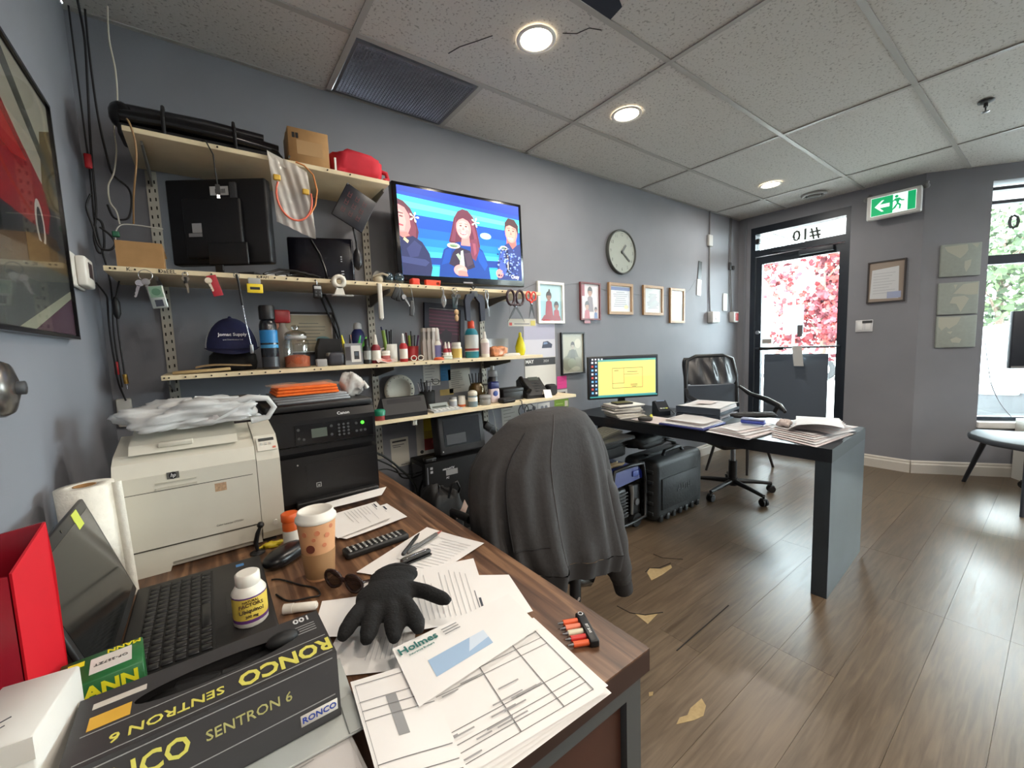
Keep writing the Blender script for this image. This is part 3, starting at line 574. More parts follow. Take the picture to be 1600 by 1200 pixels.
art = [((170, 168, 148), rc(-.98, -.98, .98, .98))] + [((196, 192, 170), el(.5, .5, .3, .25)), ((138, 142, 124), el(-.5, -.5, .45, .4)), ((150, 152, 134), el(.4, -.55, .5, .38)), ((120, 124, 110), [(-.6, -.2), (.55, -.2), (.3, .18), (-.3, .18)])] + kid(.0, .22, .62, (110, 112, 104), hair=(70, 64, 60), skin=(176, 166, 150)) + [((150, 156, 136), el(-.1, -.5, .4, .25)), ((186, 186, 164), el(.3, -.8, .4, .12))]
frame('sketch_frame', 'black framed pencil portrait of a child with hands raised', 'picture', 2.078, 2.318, .977, 1.287, (22, 22, 24), .011, art)
# hanging wire between frames
for i, pts in enumerate(([(1.62, 1.50), (1.74, 1.575), (1.866, 1.62)], [(2.117, 1.61), (2.2, 1.625), (2.283, 1.630)], [(2.507, 1.615), (2.60, 1.60)], [(2.907, 1.585), (3.048, 1.58)], [(3.342, 1.60), (3.446, 1.595)], [(3.687, 1.625), (3.80, 1.665), (3.905, 1.76)])):
    pass
wire = [(1.64, 1.50), (1.74, 1.575), (1.866, 1.625), (2.0, 1.63), (2.117, 1.625), (2.2, 1.64), (2.283, 1.645), (2.4, 1.64), (2.507, 1.625), (2.60, 1.61), (2.75, 1.605), (2.907, 1.60), (3.048, 1.595), (3.2, 1.60), (3.342, 1.61), (3.446, 1.605), (3.56, 1.61), (3.687, 1.63), (3.80, 1.68), (3.905, 1.78)]
tag(MB().tube([(x, YB - .001, z) for x, z in wire], .0008, 5).build('hanging_wire', DGREY), 'thin dark wire strung along the wall behind the picture frames', 'wire')
# clock
ck = thing('wall_clock', 'round pale wall clock with grey rim and grey hands', 'clock', (2.767, YB, 1.923))
rC = .176
MB().lathe([(rC, 0), (rC, .026), (rC - .006, .030), (rC - .012, .026), (rC - .014, .020)], n=48, cap0=True, cap1=False).build('rim', mat((70, 74, 72), .45), ck, rot=(rad(90), 0, 0))
MB().lathe([(rC - .013, .018), (.001, .018)], n=40, cap0=False).build('dial', mat((162, 168, 158), .6), ck, rot=(rad(90), 0, 0))
for h in range(1, 13):
    a = rad(90 - 30 * h); text(str(h), .036, mat((104, 110, 104), .6), ck, ((rC - .04) * math.cos(a), -.0186, (rC - .04) * math.sin(a)), (rad(90), 0, 0), ext=.0002)
def hand(ang, L, w, y): 
    o = MB().box(-w / 2, w / 2, -.0015, 0, -.015, L).build('clock_hand', mat((64, 68, 66), .5), ck, (0, y, 0), (0, rad(ang), 0))
hand(30 * 1 + 10, .075, .016, -.0205); hand(6 * 21, .115, .013, -.0225)
MB().cyl((0, -.018, 0), (0, -.026, 0), .01).build('hub', DGREY, ck)
# wiring and small fittings near the door
CON = mat((112, 112, 114), .5)
t = thing('cable_conduit', 'grey cable drop with inline box ending in a white junction box', 'conduit', (4.13, YB, 1.40))
MB().tube([(.01, -.01, 1.06), (.01, -.01, .70), (.012, -.01, .3), (.03, -.012, .06)], .0075, 8).build('cable', CON, t); BB(-.03, .045, -.028, -.001, .72, .83, .006).build('inline_box', mat((176, 176, 174), .5), t); BB(-.01, .14, -.06, -.001, -.04, .075, .012, 3).build('junction_box', mat((196, 198, 198), .5), t); MB().cyl((.075, -.06, .02), (.075, -.064, .02), .035, n=18).build('cover_disc', mat((178, 180, 178), .5), t)
t = thing('alarm_conduit', 'grey twin cable drop with clip ending in a red and white alarm station', 'conduit', (4.58, YB, 1.40))
MB().tube([(-.02, -.008, 1.06), (-.03, -.008, .6), (-.02, -.008, .3), (.02, -.012, .07)], .005, 6).tube([(.01, -.008, 1.06), (-.005, -.008, .6), (.02, -.008, .3), (.035, -.012, .07)], .005, 6).build('cable', CON, t); BB(-.04, .0, -.02, -.001, .52, .60, .004).build('cable_clip', DGREY, t); BB(.035, .07, -.02, -.001, .53, .57, .004).build('sensor', DGREY, t)
BB(-.005, .10, -.055, -.001, -.03, .08, .006).build('station_body', mat((196, 194, 192), .5), t); BB(.02, .09, -.0565, -.055, -.015, .065, .0006).build('station_panel', mat((160, 40, 44), .5), t)
o = tag(BB(4.43, 4.515, YB - .012, YB - .001, 1.49, 1.672, .004).build('blank_plate', mat((212, 214, 214), .5)), 'blank white cover plate beside the alarm cable drop', 'cover plate')
t = thing('key_strip', 'narrow black and white strip card hanging at the end of the wire', 'tag', (3.955, YB - .004, 1.70), rot=(0, rad(5), 0)); B(-.03, .03, -.003, 0, .08, .26).build('black_part', BLACK, t); B(-.036, .036, -.0045, -.0005, -.07, .085).build('white_part', WHITE, t)
# notes pinned to the wall
def note(name, label, cat, x0, x1, z0, z1, col, art=(), rot=0.0, curl=.0):
    w, h = x1 - x0, z1 - z0
    t = thing(name, label, cat, ((x0 + x1) / 2, YB - .0012, z1), rot=(0, rad(rot), 0))
    MB().grid(lambda u, v: ((u - .5) * w, -.0008 - curl * (1 - v) ** 2, -h * (1 - v)), 5, 7).build('sheet', mat(col, .8), t)
    if art: coll('print', [(c, [(u * w / 2, (v - 1) * h / 2) for u, v in p]) for c, p in art], t, (0, -.0014 - curl, 0), BK, rough=.7)
    return t
def hand_lines(n, c, seed, top=.75, x=.8):
    rn = random.Random(seed); return [(c, rc(-x, top - i * 1.5 / n - .04, -x + 1.6 * x / .8 * .8 * (.55 + .45 * rn.random()), top - i * 1.5 / n + .02)) for i in range(n)]
note('wall_note', 'white printed note hanging below the shelf next to a blue slip', 'paper', 1.000, 1.105, .990, 1.123, (196, 194, 188), hand_lines(6, (150, 150, 150), 1) + [((60, 60, 64), el(0, .86, .18, .06)), ((40, 40, 44), el(.0, -.45, .1, .07))])
note('sticky_note', 'blue sticky note on the wall below the shelf', 'sticky note', 1.110, 1.176, 1.012, 1.106, (52, 116, 160), hand_lines(4, (40, 90, 130), 2))
note('ruled_paper', 'square of ruled handwritten paper on the wall behind the jars', 'paper', 1.158, 1.310, .935, 1.078, (198, 196, 186), hand_lines(9, (150, 150, 146), 3), -2)
note('masking_tape_strip', 'short strip of yellow tape on the wall below the blue note', 'tape', 1.10, 1.19, .925, .960, (190, 170, 110))
note('memo_sheet', 'white memo sheet with bold heading beside the black printer', 'paper', .782, .886, .552, .715, (206, 203, 192), [((60, 60, 62), rc(-.8, .72, .75, .84)), ((110, 110, 112), rc(-.8, .50, .5, .56)), ((110, 110, 112), rc(-.75, .38, .1, .43)), ((110, 110, 112), rc(.0, -.92, .7, -.86))], -1)
t = note('colour_poster', 'poster with a yellow and red picture behind the black display', 'poster', .936, 1.30, .590, .822, (192, 188, 178), [((196, 170, 30), rc(-.74, -.1, .2, .84)), ((170, 140, 40), rc(-.74, -.25, .2, .2)), ((140, 48, 40), rc(-.74, -.78, .2, -.2)), ((176, 70, 60), el(-.2, -.4, .3, .2)), ((50, 50, 50), el(-.84, -.82, .06, .09))], 0)
note('pink_sticky_note', 'bright pink sticky note under the pencil portrait', 'sticky note', 2.040, 2.136, .878, .970, (236, 78, 158), hand_lines(3, (214, 60, 140), 6))
note('business_card', 'white business card below the pink sticky note', 'card', 2.040, 2.140, .808, .872, (206, 206, 204), [((60, 60, 66), rc(-.6, .1, .6, .4)), ((150, 150, 150), rc(-.5, -.4, .4, -.3))])
note('green_card', 'green and white business card below the shelf end', 'card', 2.008, 2.150, .708, .800, (120, 156, 62), [((206, 200, 180), rc(.45, -.2, .9, .7)), ((150, 182, 96), rc(-.8, .2, .2, .4)), ((90, 130, 50), rc(-.8, -.3, .2, -.1))], 1)
note('sticker_card', 'black and white sticker card under the lowest shelf', 'card', 1.735, 1.848, .708, .795, (190, 190, 188), [((40, 40, 44), rc(-.85, -.8, .1, .2)), ((90, 90, 94), el(.4, .3, .3, .4))])
note('sticker_card', 'white sticker card with a red strip under the lowest shelf', 'card', 1.852, 1.962, .700, .792, (206, 206, 204), [((170, 44, 50), rc(-.7, -.75, .6, -.4)), ((120, 124, 134), el(-.3, .3, .25, .3)), ((120, 124, 134), el(.35, .3, .25, .3))])
note('receipt_card', 'grey printed card on the wall behind the spectacles', 'card', 1.535, 1.685, .650, .800, (176, 174, 168), hand_lines(5, (130, 128, 124), 8), -3)
cal = note('wall_calendar', 'wall calendar with a car picture above a dark month band', 'calendar', 1.745, 2.030, .86, 1.352, (206, 204, 200), [((176, 176, 196), rc(-.98, .05, .98, .98)), ((206, 206, 216), rc(-.98, .05, .98, .55)), ((70, 76, 96), [(.1, .30), (.75, .30), (.8, .40), (.5, .50), (.2, .48)]), ((130, 150, 186), [(.2, .40), (.5, .42), (.45, .47), (.25, .47)]), ((60, 62, 66), rc(-.98, -.18, .98, .03)), ((210, 208, 202), rc(-.98, -.95, .98, -.18))])
text('MAY', .035, mat((230, 230, 230), .6), cal, (-.10, -.0024, -.263), BK, bold=.02); text('2024', .025, mat((200, 200, 200), .6), cal, (.05, -.0024, -.263), BK)
tag(BB(1.915, 1.975, YB - .02, YB - .002, 1.357, 1.377, .005).build('red_magnet', RED), 'small red magnet clip holding the wall calendar', 'magnet')
# dial gauge plate leaning under shelf three
t = thing('round_dial_plate', 'round pale dial plate with dots leaning under the crowded shelf', 'dial', (.842, YB - .03, .985), rot=(rad(-4), 0, 0))
MB().lathe([(.085, 0), (.085, .006), (.06, .007), (.058, .003), (.001, .003)], n=36, cap1=True).build('dial_ring', mat((190, 186, 172), .6), t, rot=(rad(90), 0, 0))
for k in range(11): MB().cyl((.072 * math.cos(rad(200 - 22 * k)), -.0068, .072 * math.sin(rad(200 - 22 * k))), (.072 * math.cos(rad(200 - 22 * k)), -.0085, .072 * math.sin(rad(200 - 22 * k))), .004 if k > 7 else .0025, n=8).build('dial_mark', DGREY, t)

# ================================================================ door wall and angled wall
def on_wall(rotz, loc): pass
t = thing('exit_sign', 'green and white running-man exit sign with arrow above the door wall', 'sign', (4.672, .93, 2.255))
BB(-.03, .03, -.168, .168, -.098, .098, .008).build('housing', mat((206, 208, 206), .5), t)
GRN = (0, 150, 92)
pol = [((226, 246, 238), rc(-.14, -.075, .14, .075)), (GRN, rc(-.137, -.072, .137, .072)), ((220, 246, 236), rc(-.0, -.072, .085, .072)),
       ((226, 246, 238), [(-.115, .0), (-.07, .045), (-.055, .045), (-.082, .014), (-.02, .014), (-.02, -.014), (-.082, -.014), (-.055, -.045), (-.07, -.045)]),
       (GRN, el(.022, .052, .011, .011)), (GRN, [(.015, .038), (.04, .038), (.055, .02), (.07, .016), (.068, .007), (.05, .012), (.042, .02), (.035, .0), (.052, -.018), (.048, -.05), (.038, -.05), (.04, -.022), (.022, -.006), (.012, -.03), (-.004, -.045), (.0, -.052), (.018, -.038), (.026, -.01), (.02, .016), (.008, .022), (.0, .012), (-.004, .018), (.006, .03)]), ((214, 244, 232), rc(.085, -.072, .10, .072)), (GRN, rc(.09, -.072, .137, .072))]
coll('sign_face', pol, t, (-.0305, 0, 0), DR, emit=.75)
for s in (-1, 1): MB().cyl((.02, s * .17, .09), (.098, s * .18, .14), .012).ball((.03, s * .185, .095), .022, 10).build('bracket_arm', GREY, t)
t = thing('framed_licence', 'dark framed notice with tilted white paper beside the light switch', 'picture', (XD - .002, .9735, 1.641), rot=(0, 0, rad(-90)))
w_, h_ = .25, .355
MB().box(-w_ / 2, w_ / 2, -.016, 0, h_ / 2 - .01, h_ / 2).box(-w_ / 2, w_ / 2, -.016, 0, -h_ / 2, -h_ / 2 + .01).box(-w_ / 2, -w_ / 2 + .01, -.016, 0, -h_ / 2 + .01, h_ / 2 - .01).box(w_ / 2 - .01, w_ / 2, -.016, 0, -h_ / 2 + .01, h_ / 2 - .01).build('frame', mat((50, 46, 46), .5), t)
B(-w_ / 2 + .01, w_ / 2 - .01, -.006, -.001, -h_ / 2 + .01, h_ / 2 - .01).build('backing', mat((146, 134, 124), .8), t)
coll('print', [((196, 200, 204), [(-.105, -.14), (.085, -.15), (.08, .12), (-.095, .105)])] + [((150, 156, 164), rc(-.085, .07 - i * .024, .06 - .02 * (i % 3), .073 - i * .024)) for i in range(8)] + [((150, 160, 190), rc(.01, -.145, .10, -.09))], t, (0, -.0062, 0), BK)
t = thing('light_switch', 'double white rocker light switch with a dark label beside the door', 'switch', (XD - .001, 1.109, 1.268), rot=(0, 0, rad(-90)))
BB(-.061, .061, -.007, 0, -.052, .052, .003).build('switch_plate', mat((212, 214, 218), .4), t)
for s in (-.028, .028): BB(s - .019, s + .019, -.011, -.006, -.036, .036, .002).build('rocker', mat((226, 228, 230), .4), t)
B(-.012, .058, -.0125, -.011, .024, .047).build('dark_label', DGREY, t)
MAPB = (150, 158, 152); MAPL = (172, 174, 162)
art = {0: ('square map canvas of the Americas, topmost of the stacked three', [[(-.9, .9), (.3, .98), (.35, .6), (.2, .35), (-.05, .1), (-.4, .35), (-.75, .6)], [(.2, -.1), (.55, .0), (.5, -.4), (.3, -.8), (.2, -.5)], [(.5, .98), (.9, .98), (.8, .7)]]),
       1: ('square map canvas of Europe and Africa, middle of the stacked three', [[(-.3, .1), (-.45, -.3), (-.1, -.35), (.15, -.9), (.4, -.4), (.55, -.05), (.3, .15)], [(-.3, .3), (.2, .9), (.98, .98), (.98, .2), (.5, .2), (0, .3)], [(-.2, .6), (-.1, .9), (-.3, .9)]]),
       2: ('square map canvas of Asia and Australia, lowest of the stacked three', [[(-.98, .98), (.2, .95), (.0, .5), (-.4, .2), (-.55, .35), (-.8, .1), (-.98, .4)], [(-.3, -.5), (0, -.35), (.3, -.5), (.2, -.75), (-.2, -.7)], [(-.5, .0), (-.2, .05), (-.3, -.15)]])}
for i, (zc) in enumerate((1.759, 1.457, 1.190)):
    p = aw(.243, -.001, zc); t = thing('map_canvas', art[i][0], 'wall art', p, group='map canvases on the angled wall', rot=(0, 0, math.atan2(ADY, ADX)))
    BB(-.127, .127, -.02, 0, -.127, .127, .003).build('canvas', mat(MAPB, .85, noise=.04, scale=40), t)
    coll('land_print', [(MAPL, [(u * .122, v * .122) for u, v in q]) for q in art[i][1]], t, (0, -.0202, 0), BK, rough=.85)

# ================================================================ left wall
t = thing('car_picture', 'large black framed picture of a red vintage car on the left wall', 'picture', (XL + .002, 1.22, 1.58), rot=(0, 0, rad(90)))
w_, h_ = .90, .624
MB().box(-w_ / 2, w_ / 2, -.022, 0, h_ / 2 - .008, h_ / 2).box(-w_ / 2, w_ / 2, -.022, 0, -h_ / 2, -h_ / 2 + .008).box(-w_ / 2, -w_ / 2 + .008, -.022, 0, -h_ / 2 + .008, h_ / 2 - .008).box(w_ / 2 - .008, w_ / 2, -.022, 0, -h_ / 2 + .008, h_ / 2 - .008).build('frame', BLK_GLOSS, t)
B(-w_ / 2 + .008, w_ / 2 - .008, -.014, -.001, -h_ / 2 + .008, h_ / 2 - .008).build('backing', BLACK, t)
a = [((106, 104, 98), rc(-.44, -.3, .44, .3)), ((176, 172, 156), [(-.44, .05), (.44, -.02), (.44, .3), (-.44, .3)]), ((120, 104, 70), [(.28, -.02), (.44, -.05), (.44, .24), (.34, .2)]), ((90, 92, 84), [(.0, .3), (.44, .06), (.44, .1), (.1, .3)]), ((50, 52, 54), [(-.44, -.16), (.44, -.1), (.44, .02), (-.44, .0)]),
     ((150, 30, 36), [(-.44, -.06), (.30, -.06), (.34, .0), (.30, .06), (.16, .12), (.0, .20), (-.44, .2)]), ((176, 52, 52), [(-.2, .14), (.05, .14), (.2, .08), (.1, .06), (-.2, .1)]), ((190, 186, 176), el(.24, -.05, .035, .06)), ((60, 60, 60), el(.24, -.05, .022, .042)), ((112, 92, 62), rc(.12, -.16, .44, -.09)), ((96, 100, 96), [(-.44, -.3), (.44, -.3), (.44, -.14), (-.44, -.17)]), ((170, 172, 150), [(.0, -.3), (.1, -.3), (.44, -.20), (.44, -.18)]), ((96, 70, 84), [(.1, -.3), (.44, -.3), (.44, -.20)])]
coll('print', a, t, (0, -.0142, 0), BK, rough=.2, step=.00008)
B(-w_ / 2 + .008, w_ / 2 - .008, -.0185, -.0175, -h_ / 2 + .008, h_ / 2 - .008).build('glass', glassy((250, 250, 250), .10, .03), t)
t = thing('thermostat', 'white wall thermostat with dark display on the left wall', 'thermostat', (XL, 1.80, 1.475))
BB(.001, .012, -.075, .10, -.045, .055, .004).build('back_plate', mat((206, 202, 194), .5), t); BB(.012, .036, -.01, .095, -.04, .05, .006).build('body', mat((216, 212, 204), .5), t); B(.036, .0372, .02, .07, -.012, .035).build('display', mat((62, 48, 48), .3), t)
t = thing('steel_fixture', 'rounded steel fitting standing off the left wall below the car picture', 'wall fitting', (XL, 1.105, 1.165)); MB().lathe([(.05, .001), (.05, .012), (.044, .022), (.02, .03), (.001, .032)], n=28, cap1=False).build('dome', mat((120, 116, 112), .25, metal=.8), t, rot=(0, rad(90), 0)); MB().lathe([(.012, .03), (.012, .04), (.001, .042)], n=14, cap1=False).build('knob', DGREY, t, rot=(0, rad(90), 0))
def cable(label, pts, r, col, extra=None, cat='cable'):
    # smooth the path
    P = [Vector(p) for p in pts]; out = []
    for i in range(len(P) - 1):
        p0, p1, p2, p3 = P[max(i - 1, 0)], P[i], P[i + 1], P[min(i + 2, len(P) - 1)]
        for k in range(5):
            t_ = k / 5; out.append(.5 * ((2 * p1) + (p2 - p0) * t_ + (2 * p0 - 5 * p1 + 4 * p2 - p3) * t_ ** 2 + (3 * p1 - p0 - 3 * p2 + p3) * t_ ** 3))
    out.append(P[-1])
    if extra is None: return tag(MB().tube(out, r, 6).build('cable', mat(col, .5)), label, cat, 'loose cables')
    t = thing('cable', label, cat, P[-1], 0, 'loose cables'); MB().tube([p - P[-1] for p in out], r, 6).build('lead', mat(col, .5), t)
    extra(t); return t
cable('loose white wire dangling from the ceiling in the shelf corner', [(-.171, 2.10, 2.455), (-.177, 2.10, 2.346), (-.170, 2.10, 2.242), (-.175, 2.10, 2.132), (-.192, 2.10, 2.04), (-.193, 2.10, 1.962), (-.207, 2.10, 1.882), (-.226, 2.10, 1.833), (-.227, 2.10, 1.777), (-.213, 2.10, 1.746), (-.208, 2.10, 1.701)], .0028, (206, 200, 184))
cable('stiff white cable tie bent over above the open carton', [(-.224, 2.06, 1.600), (-.222, 2.07, 1.631), (-.219, 2.08, 1.668), (-.201, 2.08, 1.695), (-.157, 2.08, 1.699), (-.085, 2.08, 1.695)], .0022, (210, 206, 196))
cable('tan cord hanging off the corner of the topmost shelf', [(-.137, 1.868, 1.985), (-.129, 1.850, 1.960), (-.122, 1.852, 1.908), (-.126, 1.86, 1.847), (-.145, 1.90, 1.752), (-.160, 1.98, 1.68)], .0028, (150, 116, 76))
cable('black cable running down the corner and ending in a tight loop', [(-.249, 2.12, 2.455), (-.243, 2.12, 2.333), (-.251, 2.12, 2.161), (-.261, 2.12, 1.986), (-.265, 2.12, 1.854), (-.269, 2.12, 1.743), (-.283, 2.12, 1.651), (-.275, 2.12, 1.596), (-.259, 2.12, 1.620), (-.257, 2.12, 1.700), (-.275, 2.12, 1.719)], .0038, (24, 24, 26), lambda t: BB(-.008, .012, -.008, .008, .17, .22, .004).build('red_connector', RED, t))
cable('black cable sweeping from the corner into a wide loop by the shelf rail', [(-.237, 2.16, 2.455), (-.240, 2.16, 2.303), (-.238, 2.16, 2.11), (-.227, 2.16, 1.958), (-.216, 2.16, 1.893), (-.179, 2.16, 1.855), (-.171, 2.15, 1.81), (-.180, 2.14, 1.75), (-.196, 2.14, 1.729), (-.226, 2.14, 1.732), (-.239, 2.14, 1.776)], .0036, (26, 26, 28))
cable('short knotted black cable coiled above the open carton', [(-.269, 2.05, 1.781), (-.283, 2.05, 1.735), (-.273, 2.05, 1.670), (-.263, 2.05, 1.604), (-.237, 2.05, 1.596), (-.221, 2.05, 1.620), (-.232, 2.05, 1.648), (-.256, 2.05, 1.672)], .0034, (22, 22, 24), lambda t: BB(.03, .05, -.01, .006, -.03, -.01, .003).build('green_plug', mat((30, 96, 66), .5), t))
cable('black lead from the thermostat down the corner to the wall outlet', [(-.262, 1.90, 1.458), (-.255, 2.0, 1.43), (-.262, 2.06, 1.407), (-.267, 2.08, 1.35), (-.270, 2.1, 1.259), (-.270, 2.12, 1.19), (-.268, 2.13, 1.12), (-.255, 2.14, 1.05)], .003, (26, 26, 28), lambda t: BB(-.02, -.008, -.01, .0, .10, .15, .003).build('red_splice', RED, t))
cable('black lead with a gold plug hanging below the long shelf', [(-.224, 2.06, 1.49), (-.239, 2.06, 1.419), (-.242, 2.06, 1.35), (-.242, 2.06, 1.258), (-.240, 2.06, 1.153)], .003, (24, 24, 26), lambda t: (MB().cyl((0, 0, 0), (.002, 0, -.035), .007).build('gold_plug', mat((176, 140, 70), .3, metal=.8), t), MB().cyl((.002, 0, -.035), (.003, 0, -.055), .003).build('tip', CHROME, t), MB().lathe([(.004, .20), (.012, .22), (.012, .26), (.004, .28)], n=10).build('inline_switch', BLACK, t)))
cable('black cable clipped down the corner beside the white wire', [(-.28, 2.17, 2.455), (-.281, 2.18, 2.2), (-.280, 2.18, 1.9), (-.282, 2.17, 1.7), (-.262, 2.18, 1.5), (-.27, 2.18, 1.3), (-.265, 2.18, 1.1)], .003, (30, 30, 32))
t = thing('wall_outlet', 'white wall outlet with a plugged adapter beside the white printer', 'outlet', (-.268, YB, 1.0)); BB(-.022, .022, -.03, -.001, -.055, .055, .005).build('outlet_box', mat((206, 202, 192), .5), t); BB(.023, .045, -.045, -.001, -.02, .01, .006).build('plug', mat((190, 186, 176), .5), t)
# ================================================================ things on the shelves
S1, S2, S3, S4 = Z1 + T, Z2 + T, Z3 + T, Z4 + T
# --- topmost shelf
t = thing('folded_tripod', 'long folded black tripod case with straps lying on the topmost shelf', 'tripod', (.075, 1.995, S1 + .0005), rad(-2))
BB(-.245, .25, -.055, .06, 0, .045, .012, 3).build('base_bar', BLK_MATTE, t)
MB().tube([(-.235, -.03, .07), (-.1, -.032, .078), (.1, -.03, .072), (.235, -.025, .06)], .026, 12).build('leg', BLK_GLOSS, t)
MB().tube([(-.235, .03, .075), (0, .03, .085), (.22, .03, .08)], .03, 12).build('leg', BLK_GLOSS, t)
MB().tube([(-.22, 0, .112), (0, 0, .118), (.19, .005, .112)], .017, 10).build('centre_column', mat((26, 26, 30), .3), t)
MB().ball((-.235, 0, .085), (.035, .05, .045), 14).build('tripod_head', BLK_GLOSS, t)
for x in (-.12, .09): MB().tube([(x, -.062, .012), (x, -.062, .09), (x, -.02, .138), (x, .04, .135), (x, .066, .08), (x, .064, .012)], .006, 6).build('strap', BLK_MATTE, t)
MB().tube([(.2, -.04, .06), (.23, -.06, .05), (.25, -.05, .02), (.22, -.064, .006), (.17, -.06, .03)], .004, 6).build('cord', BLK_MATTE, t)
t = thing('carton', 'small brown cardboard carton standing on the topmost shelf', 'box', (.338, 1.895, S1), rad(-3))
BB(0, .15, 0, .15, 0, .145, .002, 1).build('carton_body', CARD, t); B(.03, .125, -.0008, 0, .045, .10).build('shipping_label', mat((172, 136, 92), .5), t)
for k in (0, 1): B(.015 + k * .013, .025 + k * .013, -.0012, -.0003, .105, .125).build('printed_mark', BLACK, t)
B(-.001, .151, .06, .09, .1452, .1458).build('packing_tape', mat((176, 142, 96), .3), t)
from mathutils import noise as mnoise
def lump(mb, x0, x1, y0, y1, z0, z1, amp, seed, nu=28, nv=14, p=.45):
    ph = [random.Random(seed).random() * 6 for _ in range(6)]
    def f(u, v):
        a = 2 * PI * u; b = PI * (.002 + .996 * v); c, s = math.cos(a), math.sin(a); sb, cb = math.sin(b), math.cos(b)
        sg = lambda q: math.copysign(abs(q) ** p, q)
        k = 1 + amp * (math.sin(3 * a + ph[0] + 2 * b) + .6 * math.sin(5 * a + ph[1] - 3 * b) + .5 * math.sin(9 * a + ph[2] + 5 * b))
        k += amp * 1.6 * mnoise.noise(Vector((c * sb * 3.2, s * sb * 3.2, cb * 3.2 + seed))) + amp * .9 * mnoise.noise(Vector((c * sb * 8, s * sb * 8, cb * 8 + seed)))
        return ((x0 + x1) / 2 + (x1 - x0) / 2 * sg(c) * sb ** p * k, (y0 + y1) / 2 - (y1 - y0) / 2 * sg(s) * sb ** p * k, max(z0, (z0 + z1) / 2 + (z1 - z0) / 2 * sg(cb) * k))
    return mb.grid(f, nu, nv, wrap=True)
t = thing('red_bag', 'folded red fabric bag on the end of the topmost shelf', 'bag', (.615, 1.975, S1))
lump(MB(), -.108, .105, -.085, .07, 0.001, .112, .07, 3).build('bag_body', mat((186, 26, 46), .75, noise=.12, scale=12, bump=.4), t)
MB().tube([(.09, -.05, .06), (.125, -.06, .05), (.13, -.06, .026), (.11, -.07, .014)], .010, 8).build('bag_handle', mat((176, 22, 40), .75), t)
B(-.107, -.100, -.088, -.080, .002, .06).build('white_label', WHITE, t)
# clear bag with orange fibre lead
t = thing('clear_bag', 'clear zip bag holding a coral and orange lead, hung from the topmost shelf', 'bag', (.33, 1.855, 1.975))
MB().grid(lambda u, v: (-.075 + .135 * u + .015 * v * 0 + .012 * (1 - v), -.006 - .006 * math.sin(7 * u + 3 * v) - .003 * math.sin(26 * u + 9 * v) - .002 * math.sin(31 * v - 8 * u) - .008 * math.sin(PI * v), -.26 + .26 * v - .05 * u * 1.0), 30, 30).build('bag_film', mat((240, 232, 222), .12, alpha=.5), t)
MB().grid(lambda u, v: (-.075 + .135 * u, -.004, -.03 + .03 * v - .05 * u), 8, 3).build('zip_strip', mat((206, 200, 190), .3, alpha=.8), t)
loop = [(.0 + .062 * math.cos(rad(a)) + .004, -.021, -.16 + .09 * math.sin(rad(a))) for a in range(150, 381, 14)]
MB().tube(loop, .0035, 6).build('coral_lead', mat((232, 110, 84), .5), t)
MB().tube([(.055, -.02, -.22), (.078, -.018, -.18), (.09, -.014, -.12), (.08, -.012, -.06), (.05, -.01, -.03), (.02, -.008, -.022)], .0032, 6).build('orange_lead', mat((206, 128, 66), .5), t)
for x, z in ((-.052, -.10), (.045, -.135)): BB(x - .012, x + .012, -.03, -.014, z - .01, z + .01, .003).build('yellow_connector', mat((214, 170, 60), .5), t)
MB().cyl((.0, .0, -.008), (.0, -.012, -.006), .003).build('hook_nail', DGREY, t)
# black LED board
t = thing('led_sign_board', 'square black LED board hung by its corner from the topmost shelf', 'sign', (.542, 1.852, 1.913), rot=(0, rad(27.7), 0))
o = BB(-.0, .135, -.006, .002, -.155, .0, .002).build('board', mat((14, 16, 28), .35), t)
rn = random.Random(4); pol = []
for r_ in range(3):
    for c_ in range(3):
        x, y = .022 + c_ * .033, -.028 - r_ * .036
        for a in range(2): pol += [((92, 40, 46), rc(x + a * .012, y - .022, x + a * .012 + .0022, y)), ((92, 40, 46), rc(x, y - .022 + a * .012, x + .016, y - .020 + a * .012))]
coll('segment_print', pol, o, (0, -.0064, 0), BK)
MB().cyl((.004, 0, -.004), (.004, -.012, -.004), .003).build('hook_nail', STEEL, t)
t = thing('hanging_mouse', 'black pear-shaped plug on a cord below the LED board', 'cable', (.575, 1.885, 1.60))
MB().tube([(-.02, -.02, .18), (-.012, -.01, .13), (-.002, -.005, .08), (0, 0, .05)], .004, 6).build('cord', BLACK, t); MB().lathe([(.004, .055), (.014, .04), (.02, .01), (.018, -.02), (.008, -.036), (.001, -.04)], n=16).build('plug_body', mat((18, 18, 24), .4), t)
t = thing('usb_lead', 'thin black USB lead hanging over the front of the topmost shelf', 'cable', (.085, 1.856, 1.82))
MB().tube([(-.03, .058, .146), (-.026, .03, .150), (-.02, .008, .148), (-.016, -.004, .138), (.0, -.006, .10), (.002, -.003, .04), (.004, 0, .0)], .0022, 6).build('lead', BLACK, t); B(-.003, .011, -.003, .003, -.035, .0).build('usb_plug', BLACK, t); B(-.001, .009, -.002, .002, -.048, -.035).build('metal_tip', CHROME, t)
